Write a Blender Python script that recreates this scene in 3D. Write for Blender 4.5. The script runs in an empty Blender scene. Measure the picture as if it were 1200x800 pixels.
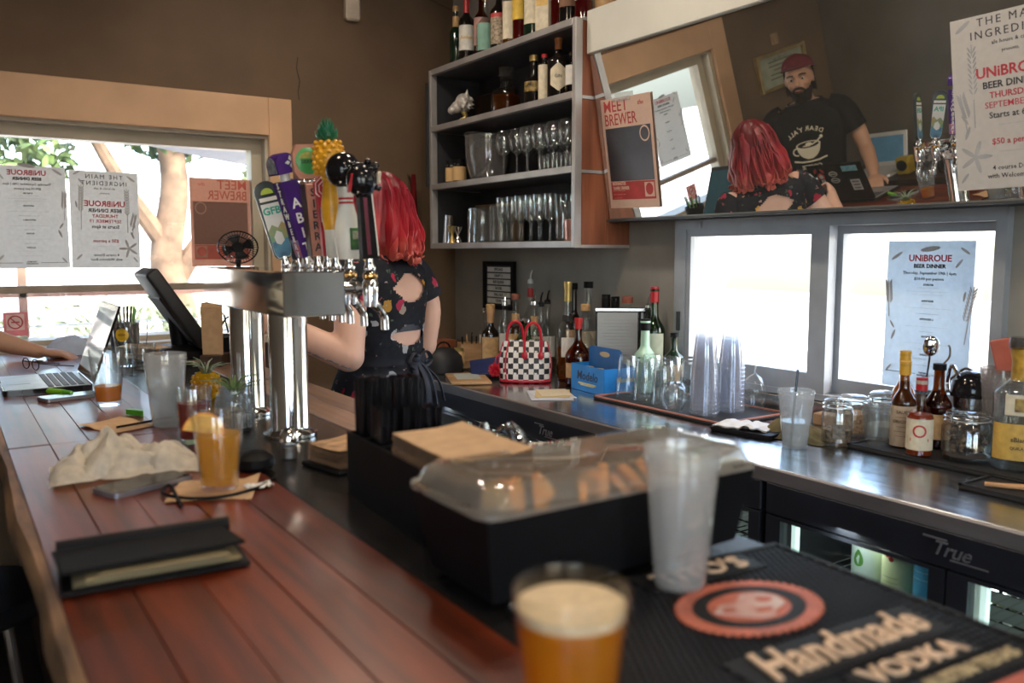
import bpy, bmesh, math, random
from mathutils import Vector, Matrix, Euler, noise

rnd = random.Random(7)
R = math.radians
PI = math.pi
scn = bpy.context.scene
COL = scn.collection

# ------------------------------------------------------------------ camera
cam_d = bpy.data.cameras.new('camera')
cam_d.sensor_width = 36.0
cam_d.lens = 30.0
cam_d.clip_start = 0.05
cam_d.clip_end = 200
cam_d.dof.use_dof = True
cam_d.dof.focus_distance = 2.75
cam_d.dof.aperture_fstop = 3.0
cam = bpy.data.objects.new('camera', cam_d)
COL.objects.link(cam)
cam.location = (0, 0, 1.45)
cam.rotation_euler = (R(84.0), 0, -R(33.7))
scn.camera = cam

# ------------------------------------------------------------------ world, sun, exposure
scn.view_settings.view_transform = 'Standard'
scn.view_settings.look = 'None'
scn.view_settings.gamma = 1.0
scn.view_settings.exposure = 0.55
scn.cycles.transparent_max_bounces = 40
world = bpy.data.worlds.new('sky')
scn.world = world
world.use_nodes = True
wn = world.node_tree
wn.nodes.clear()
sky = wn.nodes.new('ShaderNodeTexSky')
sky.sky_type = 'NISHITA'
sky.sun_disc = False
sky.sun_elevation = R(48)
sky.sun_rotation = R(150)
sky.dust_density = 2.5
sky.air_density = 1.0
bgn = wn.nodes.new('ShaderNodeBackground')
bgn.inputs[1].default_value = 1.25
wo = wn.nodes.new('ShaderNodeOutputWorld')
wn.links.new(sky.outputs[0], bgn.inputs[0])
wn.links.new(bgn.outputs[0], wo.inputs[0])

sun_d = bpy.data.lights.new('sun', 'SUN')
sun_d.energy = 6.0
sun_d.angle = R(0.6)
sun_d.color = (1.0, 0.94, 0.85)
sun = bpy.data.objects.new('sun', sun_d)
COL.objects.link(sun)
sun.rotation_euler = Vector((-0.25, 0.62, -0.80)).to_track_quat('-Z', 'Y').to_euler()


def area_light(name, loc, size, power, col, rot=(0, 0, 0), sy=None):
    d = bpy.data.lights.new(name, 'AREA')
    d.energy = power
    d.color = col
    d.size = size
    if sy:
        d.shape = 'RECTANGLE'
        d.size_y = sy
    o = bpy.data.objects.new(name, d)
    COL.objects.link(o)
    o.location = loc
    o.rotation_euler = rot
    return o


# unseen ceiling lamps; those over the aisle ahead are added to brighten the back counter (their housings are built further down)
LAMPS = [(0.35, 1.9, 5), (0.35, 0.3, 3), (0.35, -1.4, 7), (1.3, 0.9, 5), (1.35, -1.2, 6), (1.3, 2.0, 6.5), (1.3, 3.1, 6)]
for i, (lx, ly, lw_) in enumerate(LAMPS):
    area_light('ceiling_lamp_light', (lx, ly, 2.84), 0.16, lw_, (1.0, 0.78, 0.56) if i < 3 else (1.0, 0.86, 0.70))

# ------------------------------------------------------------------ materials
MATS = {}


def _new(name):
    m = bpy.data.materials.new(name)
    m.use_nodes = True
    nt = m.node_tree
    nt.nodes.clear()
    out = nt.nodes.new('ShaderNodeOutputMaterial')
    return m, nt, out


def N(nt, t, **k):
    n = nt.nodes.new(t)
    for a, b in k.items():
        if a.startswith('i_'):
            n.inputs[int(a[2:])].default_value = b
        else:
            setattr(n, a, b)
    return n


def tex(nt, scale, detail=3, stretch=(1, 1, 1), kind='ShaderNodeTexNoise'):
    tc = nt.nodes.new('ShaderNodeTexCoord')
    mp = nt.nodes.new('ShaderNodeMapping')
    mp.inputs['Scale'].default_value = stretch
    t = nt.nodes.new(kind)
    t.inputs['Scale'].default_value = scale
    if 'Detail' in t.inputs:
        t.inputs['Detail'].default_value = detail
    nt.links.new(tc.outputs['Object'], mp.inputs[0])
    nt.links.new(mp.outputs[0], t.inputs['Vector'])
    return t


def ramp(nt, src, stops):
    r = nt.nodes.new('ShaderNodeValToRGB')
    e = r.color_ramp.elements
    while len(e) < len(stops):
        e.new(0.5)
    for k, (p, c) in enumerate(stops):
        e[k].position = p
        e[k].color = (c[0], c[1], c[2], 1)
    nt.links.new(src, r.inputs[0])
    return r.outputs[0]


def pbr(name, col, rough=0.5, metal=0.0, var=0.12, scale=14, bump=0.0, stretch=(1, 1, 1), coat=0.0, col2=None,
        emit=0.0, spec=0.5, sheen=0.0, bscale=None, rvar=0.0):
    if name in MATS:
        return MATS[name]
    m, nt, out = _new(name)
    p = N(nt, 'ShaderNodeBsdfPrincipled')
    t = tex(nt, scale, 4, stretch)
    c2 = col2 or tuple(max(0, x * (1 - 2 * var)) for x in col)
    c1 = col if col2 else tuple(min(1, x * (1 + var)) for x in col)
    nt.links.new(ramp(nt, t.outputs[0], [(0.32, c2), (0.68, c1)]), p.inputs['Base Color'])
    p.inputs['Roughness'].default_value = rough
    p.inputs['Metallic'].default_value = metal
    p.inputs['Specular IOR Level'].default_value = spec
    p.inputs['Coat Weight'].default_value = coat
    p.inputs['Sheen Weight'].default_value = sheen
    if rvar:
        mr = N(nt, 'ShaderNodeMapRange')
        mr.inputs['To Min'].default_value = max(0.02, rough - rvar)
        mr.inputs['To Max'].default_value = rough + rvar
        nt.links.new(t.outputs[0], mr.inputs[0])
        nt.links.new(mr.outputs[0], p.inputs['Roughness'])
    if emit:
        p.inputs['Emission Color'].default_value = (*col, 1)
        p.inputs['Emission Strength'].default_value = emit
    if bump:
        t2 = tex(nt, bscale or scale * 3, 5, stretch)
        b = N(nt, 'ShaderNodeBump')
        b.inputs['Strength'].default_value = bump
        b.inputs['Distance'].default_value = 0.002
        nt.links.new(t2.outputs[0], b.inputs['Height'])
        nt.links.new(b.outputs[0], p.inputs['Normal'])
    nt.links.new(p.outputs[0], out.inputs[0])
    MATS[name] = m
    return m


def schlick(nt, f0, f1):
    lw = N(nt, 'ShaderNodeLayerWeight')
    lw.inputs[0].default_value = 0.5
    pw = N(nt, 'ShaderNodeMath', operation='POWER')
    pw.inputs[1].default_value = 4.0
    nt.links.new(lw.outputs['Facing'], pw.inputs[0])
    mr = N(nt, 'ShaderNodeMapRange')
    mr.inputs['To Min'].default_value = f0
    mr.inputs['To Max'].default_value = f1
    nt.links.new(pw.outputs[0], mr.inputs[0])
    return mr.outputs[0]


def thin_glass(name, tint=(0.96, 0.98, 0.97), edge=(0.55, 0.6, 0.6), refl=1.0, rough=0.02, haze=0.0, hazecol=(0.9, 0.9, 0.9), f0=0.05):
    """thin-walled glass: see-through face on, darker and shinier towards its rim"""
    if name in MATS:
        return MATS[name]
    m, nt, out = _new(name)
    lw = N(nt, 'ShaderNodeLayerWeight')
    lw.inputs[0].default_value = 0.35
    tr = N(nt, 'ShaderNodeBsdfTransparent')
    nt.links.new(ramp(nt, lw.outputs['Facing'], [(0.0, tint), (0.55, tint), (0.97, edge)]), tr.inputs[0])
    gl = N(nt, 'ShaderNodeBsdfGlossy')
    gl.inputs['Color'].default_value = (refl, refl, refl, 1)
    gl.inputs['Roughness'].default_value = rough
    fr = schlick(nt, f0, 0.9)
    mix = N(nt, 'ShaderNodeMixShader')
    nt.links.new(fr, mix.inputs[0])
    base = tr
    if haze:
        df = N(nt, 'ShaderNodeBsdfDiffuse')
        df.inputs[0].default_value = (*hazecol, 1)
        tl = N(nt, 'ShaderNodeBsdfTranslucent')
        tl.inputs[0].default_value = (*hazecol, 1)
        ad = N(nt, 'ShaderNodeMixShader')
        ad.inputs[0].default_value = 0.6
        nt.links.new(df.outputs[0], ad.inputs[1])
        nt.links.new(tl.outputs[0], ad.inputs[2])
        t = tex(nt, 25, 3)
        mr = N(nt, 'ShaderNodeMapRange')
        mr.inputs['To Min'].default_value = haze * 0.8
        mr.inputs['To Max'].default_value = min(1, haze * 1.2)
        nt.links.new(t.outputs[0], mr.inputs[0])
        m2 = N(nt, 'ShaderNodeMixShader')
        nt.links.new(mr.outputs[0], m2.inputs[0])
        nt.links.new(tr.outputs[0], m2.inputs[1])
        nt.links.new(ad.outputs[0], m2.inputs[2])
        base = m2
    nt.links.new(base.outputs[0], mix.inputs[1])
    nt.links.new(gl.outputs[0], mix.inputs[2])
    nt.links.new(mix.outputs[0], out.inputs[0])
    MATS[name] = m
    return m


def liquid(name, col, body=0.35, rough=0.05):
    """a tinted drink: part clear colour, part cloudy body that light passes through"""
    if name in MATS:
        return MATS[name]
    m, nt, out = _new(name)
    t = tex(nt, 30, 2)
    c = ramp(nt, t.outputs[0], [(0.3, tuple(x * 0.92 for x in col)), (0.7, col)])
    tr = N(nt, 'ShaderNodeBsdfTransparent')
    tl = N(nt, 'ShaderNodeBsdfTranslucent')
    df = N(nt, 'ShaderNodeBsdfDiffuse')
    for n in (tr, tl, df):
        nt.links.new(c, n.inputs[0])
    a = N(nt, 'ShaderNodeMixShader')
    a.inputs[0].default_value = 0.35
    nt.links.new(tl.outputs[0], a.inputs[1])
    nt.links.new(df.outputs[0], a.inputs[2])
    b = N(nt, 'ShaderNodeMixShader')
    b.inputs[0].default_value = body
    nt.links.new(tr.outputs[0], b.inputs[1])
    nt.links.new(a.outputs[0], b.inputs[2])
    gl = N(nt, 'ShaderNodeBsdfGlossy')
    gl.inputs['Roughness'].default_value = rough
    fr = schlick(nt, 0.02, 0.5)
    d = N(nt, 'ShaderNodeMixShader')
    nt.links.new(fr, d.inputs[0])
    nt.links.new(b.outputs[0], d.inputs[1])
    nt.links.new(gl.outputs[0], d.inputs[2])
    nt.links.new(d.outputs[0], out.inputs[0])
    MATS[name] = m
    return m


def paper(name, col, trans=0.5):
    if name in MATS:
        return MATS[name]
    m, nt, out = _new(name)
    t = tex(nt, 60, 3)
    c = ramp(nt, t.outputs[0], [(0.3, tuple(x * 0.93 for x in col)), (0.7, col)])
    df = N(nt, 'ShaderNodeBsdfDiffuse')
    tl = N(nt, 'ShaderNodeBsdfTranslucent')
    nt.links.new(c, df.inputs[0])
    nt.links.new(c, tl.inputs[0])
    mx = N(nt, 'ShaderNodeMixShader')
    mx.inputs[0].default_value = trans
    nt.links.new(df.outputs[0], mx.inputs[1])
    nt.links.new(tl.outputs[0], mx.inputs[2])
    nt.links.new(mx.outputs[0], out.inputs[0])
    MATS[name] = m
    return m


# ------------------------------------------------------------------ mesh builder
class B:
    def __init__(s):
        s.bm = bmesh.new()
        s.mi = 0

    def _tag(s, fs):
        for f in fs:
            f.material_index = s.mi

    def raw(s, vs, fs):
        bv = [s.bm.verts.new(v) for v in vs]
        nf = []
        for f in fs:
            try:
                nf.append(s.bm.faces.new([bv[i] for i in f]))
            except ValueError:
                pass
        s._tag(nf)
        return bv, nf

    def box(s, c, size, rot=None, bev=0.0, seg=1):
        x, y, z = (q / 2 for q in size)
        M = Matrix.Translation(Vector(c))
        if rot is not None:
            M = M @ Euler(rot).to_matrix().to_4x4()
        vs = [M @ Vector(p) for p in ((-x, -y, -z), (x, -y, -z), (x, y, -z), (-x, y, -z), (-x, -y, z), (x, -y, z), (x, y, z), (-x, y, z))]
        bv, nf = s.raw(vs, [(0, 3, 2, 1), (4, 5, 6, 7), (0, 1, 5, 4), (1, 2, 6, 5), (2, 3, 7, 6), (3, 0, 4, 7)])
        if bev:
            es = list({e for f in nf for e in f.edges})
            r = bmesh.ops.bevel(s.bm, geom=es, offset=bev, segments=seg, affect='EDGES', profile=0.5)
            s._tag(r['faces'])
        return s

    def span(s, a, b, bev=0.0):
        return s.box([(p + q) / 2 for p, q in zip(a, b)], [abs(q - p) for p, q in zip(a, b)], None, bev)

    def lathe(s, prof, c=(0, 0, 0), n=20, M=None, sq=0.0, sx=1.0, sy=1.0, a0=0.0, a1=None):
        """revolve (r, z) pairs; sq > 0 squares the section"""
        full = a1 is None
        span = 2 * PI if full else a1 - a0
        cnt = n if full else n + 1
        rings = []
        c = Vector(c)
        for (r, z) in prof:
            if r < 1e-6 and full:
                v = Vector((0, 0, z))
                rings.append([s.bm.verts.new(((M @ v) if M else v) + c)])
                continue
            row = []
            for k in range(cnt):
                a = a0 + span * k / n
                ca, sa = math.cos(a), math.sin(a)
                q = 1.0
                if sq:
                    e = 2 + sq * 8
                    q = (abs(ca) ** e + abs(sa) ** e) ** (-1 / e)
                v = Vector((r * q * ca * sx, r * q * sa * sy, z))
                row.append(s.bm.verts.new(((M @ v) if M else v) + c))
            rings.append(row)
        nf = []
        for i in range(len(rings) - 1):
            A, Bq = rings[i], rings[i + 1]
            for k in range(n):
                k2 = (k + 1) % n if full else k + 1
                if len(A) == 1 and len(Bq) == 1:
                    continue
                if len(A) == 1:
                    f = (A[0], Bq[k2], Bq[k])
                elif len(Bq) == 1:
                    f = (A[k], A[k2], Bq[0])
                else:
                    f = (A[k], A[k2], Bq[k2], Bq[k])
                nf.append(s.bm.faces.new(f))
        s._tag(nf)
        return s

    def cyl(s, p0, p1, r0, r1=None, n=14, caps=True):
        r1 = r0 if r1 is None else r1
        p0, p1 = Vector(p0), Vector(p1)
        d = p1 - p0
        M = d.to_track_quat('Z', 'Y').to_matrix().to_4x4()
        L = d.length
        prof = [(r0, 0), (r1, L)]
        if caps:
            prof = [(0, 0)] + prof + [(0, L)]
        return s.lathe(prof, p0, n, M)

    def tube(s, pts, rad, n=8, closed=False, caps=True, flat=1.0):
        pts = [Vector(p) for p in pts]
        m = len(pts)
        rad = [rad] * m if isinstance(rad, (int, float)) else rad
        rings = []
        up = None
        for i, p in enumerate(pts):
            if closed:
                t = pts[(i + 1) % m] - pts[i - 1]
            else:
                t = pts[min(i + 1, m - 1)] - pts[max(i - 1, 0)]
            t = t.normalized() if t.length > 1e-9 else Vector((0, 0, 1))
            if up is None:
                up = Vector((0, 0, 1)) if abs(t.z) < 0.9 else Vector((1, 0, 0))
            u = (up - t * up.dot(t))
            u = u.normalized() if u.length > 1e-6 else t.orthogonal().normalized()
            w = t.cross(u)
            up = u
            rings.append([s.bm.verts.new(p + u * (math.cos(2 * PI * k / n) * rad[i] * flat) + w * (math.sin(2 * PI * k / n) * rad[i])) for k in range(n)])
        nf = []
        for i in range(m if closed else m - 1):
            A, Q = rings[i], rings[(i + 1) % m]
            for k in range(n):
                nf.append(s.bm.faces.new((A[k], A[(k + 1) % n], Q[(k + 1) % n], Q[k])))
        if caps and not closed:
            nf.append(s.bm.faces.new(rings[0][::-1]))
            nf.append(s.bm.faces.new(rings[-1]))
        s._tag(nf)
        return s

    def sph(s, c, r, nu=16, nv=10, M=None):
        if isinstance(r, (int, float)):
            r = (r, r, r)
        prof = [(math.sin(PI * k / nv), -math.cos(PI * k / nv)) for k in range(nv + 1)]
        prof[0], prof[-1] = (0, -1), (0, 1)
        S = Matrix.Diagonal((r[0], r[1], r[2], 1))
        return s.lathe(prof, c, nu, (M @ S) if M else S)

    def grid(s, fn, nu, nv, keep=None, closed=False):
        vs = [[s.bm.verts.new(fn(i / nu, j / nv)) for j in range(nv + 1)] for i in range(nu if closed else nu + 1)]
        nf = []
        for i in range(nu):
            i2 = (i + 1) % nu if closed else i + 1
            for j in range(nv):
                if keep and not keep((i + .5) / nu, (j + .5) / nv):
                    continue
                nf.append(s.bm.faces.new((vs[i][j], vs[i2][j], vs[i2][j + 1], vs[i][j + 1])))
        s._tag(nf)
        loose = [v for r in vs for v in r if not v.link_faces]
        for v in loose:
            s.bm.verts.remove(v)
        return s

    def prism(s, poly, t, M=None):
        """extrude a polygon given in local XY from z=0 to z=t"""
        n = len(poly)
        vs = [Vector((x, y, 0)) for x, y in poly] + [Vector((x, y, t)) for x, y in poly]
        if M:
            vs = [M @ v for v in vs]
        return s.raw(vs, [tuple(range(n))[::-1], tuple(range(n, 2 * n))] + [(k, (k + 1) % n, n + (k + 1) % n, n + k) for k in range(n)]) and s

    def text(s, txt, size, M, bold=0.0, shear=0.0, space=1.0, align='CENTER', t=0.0006, sx=1.0, fn=None, res=2):
        v, f = text_mesh(txt, size, bold, shear, space, align, t, sx, res)
        M = M or Matrix()
        s.raw([M @ (fn(p) if fn else p) for p in v], f)
        return s

    def solid(s, t):
        r = bmesh.ops.solidify(s.bm, geom=s.bm.faces[:], thickness=t)
        return s

    def out(s, name, mats, parent=None, smooth=40, loc=None, rot=None):
        me = bpy.data.meshes.new(name)
        bmesh.ops.recalc_face_normals(s.bm, faces=s.bm.faces[:])
        s.bm.to_mesh(me)
        s.bm.free()
        for m in (mats if isinstance(mats, (list, tuple)) else [mats]):
            me.materials.append(m)
        if smooth:
            for p in me.polygons:
                p.use_smooth = True
            me.set_sharp_from_angle(angle=R(smooth))
        o = bpy.data.objects.new(name, me)
        COL.objects.link(o)
        if parent:
            o.parent = parent
        if name in ('lettering', 'ornament', 'print', 'logo', 'symbol'):
            o['kind'] = 'stuff'
        if loc:
            o.location = loc
        if rot:
            o.rotation_euler = rot
        return o


_TX = {}


def text_mesh(txt, size, bold, shear, space, align, t, sx, res):
    k = (txt, size, bold, shear, space, align, t, sx, res)
    if k not in _TX:
        cu = bpy.data.curves.new('lettering', 'FONT')
        cu.body = txt
        cu.size = size
        cu.offset = bold * size
        cu.shear = shear
        cu.space_character = space
        cu.align_x = align
        cu.align_y = 'CENTER'
        cu.extrude = t
        cu.resolution_u = res
        ob = bpy.data.objects.new('lettering', cu)
        COL.objects.link(ob)
        dg = bpy.context.evaluated_depsgraph_get()
        me = bpy.data.meshes.new_from_object(ob.evaluated_get(dg))
        _TX[k] = ([Vector((v.co.x * sx, v.co.y, v.co.z)) for v in me.vertices], [tuple(p.vertices) for p in me.polygons])
        bpy.data.objects.remove(ob)
        bpy.data.curves.remove(cu)
        bpy.data.meshes.remove(me)
    return _TX[k]


# ------------------------------------------------------------------ things, parts, structure
def tag(o, label=None, cat=None, group=None, kind=None):
    if label:
        o['label'] = label
    if cat:
        o['category'] = cat
    if group:
        o['group'] = group
    if kind:
        o['kind'] = kind
    return o


def thing(name, label, cat, loc=(0, 0, 0), rz=0.0, group=None, rot=None):
    o = bpy.data.objects.new(name, None)
    COL.objects.link(o)
    o.empty_display_size = 0.05
    o.location = loc
    o.rotation_euler = rot or (0, 0, rz)
    return tag(o, label, cat, group)


def dup(root, loc, rz=None, label=None, group=None):
    r = root.copy()
    COL.objects.link(r)
    r.location = loc
    if rz is not None:
        r.rotation_euler = (0, 0, rz)
    tag(r, label, None, group)
    for ch in list(root.children):
        c = ch.copy()
        COL.objects.link(c)
        c.parent = r
        for g in list(ch.children):
            d = g.copy()
            COL.objects.link(d)
            d.parent = c
    return r


def struct(name, b, m, parent=None, smooth=0):
    o = b.out(name, m, parent, smooth)
    if not parent:
        o['kind'] = 'structure'
    return o


def TR(loc, rx=0, ry=0, rz=0):
    return Matrix.Translation(Vector(loc)) @ Euler((R(rx), R(ry), R(rz))).to_matrix().to_4x4()


def lerp(a, b, t):
    return a + (b - a) * t


def crv(pts, n):
    """Catmull-Rom through points"""
    P = [Vector(p) for p in pts]
    P = [P[0] * 2 - P[1]] + P + [P[-1] * 2 - P[-2]]
    o = []
    for i in range(1, len(P) - 2):
        for k in range(n):
            t = k / n
            a, b, c, d = P[i - 1], P[i], P[i + 1], P[i + 2]
            o.append(0.5 * ((2 * b) + (c - a) * t + (2 * a - 5 * b + 4 * c - d) * t * t + (3 * b - a - 3 * c + d) * t ** 3))
    o.append(P[-2])
    return o
# ------------------------------------------------------------------ materials used by the room
M = {}
M['wall_brown'] = pbr('wall_brown', (0.135, 0.083, 0.046), 0.75, var=0.1, scale=3, bump=0.15, bscale=90)
M['wall_grey'] = pbr('wall_grey', (0.30, 0.28, 0.245), 0.7, var=0.07, scale=5, bump=0.12, bscale=80)
M['casing'] = pbr('casing', (0.62, 0.38, 0.22), 0.5, var=0.06, scale=4)
M['sash_cream'] = pbr('sash_cream', (0.46, 0.40, 0.30), 0.45, var=0.06, scale=6)
M['floor'] = pbr('floor', (0.035, 0.03, 0.028), 0.5, var=0.2, scale=6)
M['ceiling'] = pbr('ceiling', (0.16, 0.12, 0.085), 0.8, var=0.08, scale=3)
M['alu'] = pbr('alu', (0.30, 0.325, 0.355), 0.42, 0.0, var=0.05, scale=12, spec=0.6)
M['alu_dark'] = pbr('alu_dark', (0.05, 0.055, 0.06), 0.5)
M['pane'] = thin_glass('pane', (0.97, 0.98, 0.98), (0.8, 0.85, 0.85))
M['steel'] = pbr('steel', (0.50, 0.49, 0.48), 0.24, 1.0, var=0.08, scale=3, stretch=(8, 0.6, 1), rvar=0.08)
M['steel_top'] = pbr('steel_top', (0.56, 0.56, 0.57), 0.20, 1.0, var=0.1, scale=5, stretch=(12, 1.2, 1), rvar=0.09)
M['chrome'] = pbr('chrome', (0.86, 0.85, 0.84), 0.06, 1.0, var=0.02)
M['shelf_steel'] = pbr('shelf_steel', (0.44, 0.42, 0.41), 0.42, 0.55, var=0.1, scale=6)
M['shelf_dark'] = pbr('shelf_dark', (0.020, 0.021, 0.025), 0.6)
M['black'] = pbr('black', (0.008, 0.008, 0.009), 0.5, spec=0.12)
M['black_gloss'] = pbr('black_gloss', (0.010, 0.010, 0.012), 0.12)
M['black_matte'] = pbr('black_matte', (0.009, 0.009, 0.010), 0.7, spec=0.1)
M['white'] = pbr('white', (0.78, 0.77, 0.74), 0.6, var=0.03)
M['white_gloss'] = pbr('white_gloss', (0.78, 0.76, 0.68), 0.2, var=0.03)
M['beam'] = pbr('beam', (0.63, 0.62, 0.55), 0.55, var=0.05, scale=3, bump=0.1)
M['redwood'] = pbr('redwood', (0.25, 0.080, 0.036), 0.45, var=0.25, scale=6, stretch=(3, 3, 0.35), bump=0.1)
M['tan_wood'] = pbr('tan_wood', (0.34, 0.21, 0.11), 0.55, var=0.2, scale=8, stretch=(3, 3, 0.4))
M['box_wood'] = pbr('box_wood', (0.42, 0.24, 0.11), 0.55, var=0.2, scale=10, stretch=(0.4, 3, 3))
M['dark_wood'] = pbr('dark_wood', (0.055, 0.028, 0.016), 0.5, var=0.3, scale=6, stretch=(3, 3, 0.4))
M['red'] = pbr('red', (0.50, 0.02, 0.03), 0.35)
M['kraft'] = pbr('kraft', (0.56, 0.36, 0.20), 0.85, var=0.06, scale=40)
M['rubber'] = pbr('rubber', (0.010, 0.010, 0.011), 0.5, spec=0.2)
M['cork'] = pbr('cork', (0.5, 0.30, 0.13), 0.8, var=0.2, scale=60)

# ------------------------------------------------------------------ the room
struct('floor', B().span((-1.45, -3.4, -0.12), (2.5, 4.2, 0.0)), M['floor'])
struct('ceiling', B().span((-1.45, -3.4, 2.9), (2.5, 4.2, 3.05)), M['ceiling'])
b = B()
b.span((-1.45, -0.6, 0), (-1.25, 4.2, 2.9)).span((-1.45, -3.4, 0), (-1.25, -2.9, 2.9)).span((-1.45, -2.9, 0), (-1.25, -0.6, 0.35)).span((-1.45, -2.9, 2.55), (-1.25, -0.6, 2.9))
struct('wall_left', b, pbr('wall_side', (0.15, 0.135, 0.115), 0.38, var=0.1, scale=3, bump=0.2, bscale=60))
WX0, WX1, WZ0, WZ1 = -0.10, 1.30, 1.065, 1.985
b = B()
b.span((-1.25, 4.0, 0), (WX0, 4.2, 2.9)).span((WX1, 4.0, 0), (2.3, 4.2, 2.9))
b.span((WX0, 4.0, 0), (WX1, 4.2, WZ0)).span((WX0, 4.0, WZ1), (WX1, 4.2, 2.9))
wall_end = struct('wall_end', b, M['wall_brown'])
# a hairline crack in the plaster
B().tube([(1.455, 3.999, 2.36), (1.447, 3.999, 2.31), (1.462, 3.999, 2.25), (1.452, 3.999, 2.20), (1.457, 3.999, 2.165)], 0.0022, 5).out('crack', pbr('crack', (0.05, 0.035, 0.025), 0.9), wall_end)
BY0, BY1, BZ0, BZ1 = 1.125, 2.315, 0.985, 1.565
b = B()
b.span((2.3, -3.4, 0), (2.5, BY0, 2.9)).span((2.3, BY1, 0), (2.5, 4.2, 2.9))
b.span((2.3, BY0, 0), (2.5, BY1, BZ0)).span((2.3, BY0, BZ1), (2.5, BY1, 2.9))
wall_back = struct('wall_back', b, M['wall_grey'])
# unseen wall behind the camera; its wide glazed opening is added for daylight
b = B()
b.span((-1.25, -3.4, 0), (-0.9, -3.2, 2.9)).span((1.0, -3.4, 0), (2.3, -3.2, 2.9))
b.span((-0.9, -3.4, 0), (1.0, -3.2, 0.4)).span((-0.9, -3.4, 2.5), (1.0, -3.2, 2.9))
struct('wall_front', b, M['wall_grey'])
w3 = struct('fill_window_3', B().span((-0.9, -3.33, 0.4), (-0.84, -3.25, 2.5)).span((0.94, -3.33, 0.4), (1.0, -3.25, 2.5)).span((0.06, -3.33, 0.4), (0.14, -3.25, 2.5)).span((-0.84, -3.33, 0.4), (0.94, -3.25, 0.46)).span((-0.84, -3.33, 2.44), (0.94, -3.25, 2.5)), M['alu_dark'])
B().span((-0.84, -3.294, 0.46), (0.06, -3.288, 2.44)).out('pane', M['pane'], w3, 0)
B().span((0.14, -3.294, 0.46), (0.94, -3.288, 2.44)).out('pane', M['pane'], w3, 0)

b = B()  # side window added out of view so daylight fills the back counter
for y in (-2.9, -1.775, -0.65):
    b.span((-1.38, y, 0.35), (-1.32, y + .05, 2.55))
b.span((-1.38, -2.85, 0.35), (-1.32, -0.65, 0.41)).span((-1.38, -2.85, 2.49), (-1.32, -0.65, 2.55))
w4 = struct('fill_window_4', b, M['alu_dark'])
for y in (-2.85, -1.725):
    B().span((-1.352, y, 0.41), (-1.348, y + 1.075, 2.49)).out('pane', M['pane'], w4, 0)

# window in the end wall: casing, deep frame, low rail, two panes
cs = [((WX1, 3.975, WZ0 - 0.02), (WX1 + 0.11, 4.0, WZ1 + 0.172)), ((WX0 - 0.14, 3.975, WZ0 - 0.02), (WX0, 4.0, WZ1 + 0.172)), ((WX0, 3.975, WZ1), (WX1, 4.0, WZ1 + 0.172))]
b = B()
for a, c in cs:
    b.span(a, c, 0.003)
struct('trim_1', b, M['casing'])
b = B()
b.span((WX0, 4.0, WZ0), (WX0 + 0.03, 4.16, WZ1)).span((WX1 - 0.013, 4.0, WZ0), (WX1, 4.16, WZ1)).span((WX0, 4.0, WZ1 - 0.013), (WX1 - 0.013, 4.16, WZ1)).span((WX0, 4.0, WZ0), (WX1, 4.16, WZ0 + 0.02))
b.span((WX0 + 0.03, 4.06, WZ0 + 0.02), (WX0 + 0.08, 4.14, WZ1)).span((WX1 - 0.062, 4.06, WZ0 + 0.02), (WX1 - 0.013, 4.14, WZ1 - 0.013)).span((WX0 + 0.08, 4.06, WZ1 - 0.065), (WX1 - 0.062, 4.14, WZ1 - 0.013))
w1 = struct('window_1', b, M['sash_cream'])
B().span((WX0 + 0.08, 4.075, 1.278), (WX1 - 0.062, 4.125, 1.308), 0.003).out('rail', pbr('rail', (0.30, 0.24, 0.19), 0.5), w1, 0)
B().span((WX0 + 0.08, 4.098, 1.308), (WX1 - 0.062, 4.102, WZ1 - 0.065)).out('pane', M['pane'], w1, 0)
B().span((WX0 + 0.08, 4.098, WZ0 + 0.02), (WX1 - 0.062, 4.102, 1.278)).out('pane', M['pane'], w1, 0)
B().span((WX0 - 0.03, 3.88, WZ0 - 0.03), (WX1 + 0.03, 4.06, WZ0)).out('sill', M['sash_cream'], w1, 0)

# sliding window in the back wall
b = B()
FX0, FX1 = 2.27, 2.38
b.span((FX0, BY1 - 0.055, BZ0), (FX1, BY1, BZ1)).span((FX0, BY0, BZ0), (FX1, BY0 + 0.03, BZ1))
b.span((FX0, BY0 + 0.03, BZ1 - 0.035), (FX1, BY1 - 0.055, BZ1)).span((FX0, BY0 + 0.03, BZ0), (FX1, BY1 - 0.055, BZ0 + 0.02))
w2 = struct('window_2', b, M['alu'])


def sash(y0, y1, x0, x1, z0, z1, wl, wr, wt, wb):
    q = B()
    q.span((x0, y1 - wl, z0), (x1, y1, z1)).span((x0, y0, z0), (x1, y0 + wr, z1))
    q.span((x0, y0 + wr, z1 - wt), (x1, y1 - wl, z1)).span((x0, y0 + wr, z0), (x1, y1 - wl, z0 + wb))
    q.out('sash', M['alu'], w2, 0)
    g = B().span(((x0 + x1) / 2 - 0.002, y0 + wr, z0 + wb), ((x0 + x1) / 2 + 0.002, y1 - wl, z1 - wt))
    g.out('pane', M['pane'], w2, 0)


sash(1.655, BY1 - 0.055, 2.275, 2.315, BZ0 + 0.02, BZ1 - 0.035, 0.022, 0.065, 0.025, 0.062)
sash(BY0 + 0.03, 1.685, 2.325, 2.365, BZ0 + 0.02, BZ1 - 0.035, 0.045, 0.012, 0.025, 0.048)
B().span((2.262, BY1 - 0.035, 1.16), (2.272, BY1 - 0.022, 1.23)).out('latch', M['alu_dark'], w2, 0)
B().span((2.262, BY1 - 0.13, BZ1 - 0.03), (2.272, BY1 - 0.06, BZ1 - 0.012)).out('corner_clip', M['alu'], w2, 0)

# pale beam above the leaning mirror
struct('trim_2', B().span((2.065, -1.0, 2.188), (2.3, 2.592, 2.345), 0.003), M['beam'])

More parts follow.
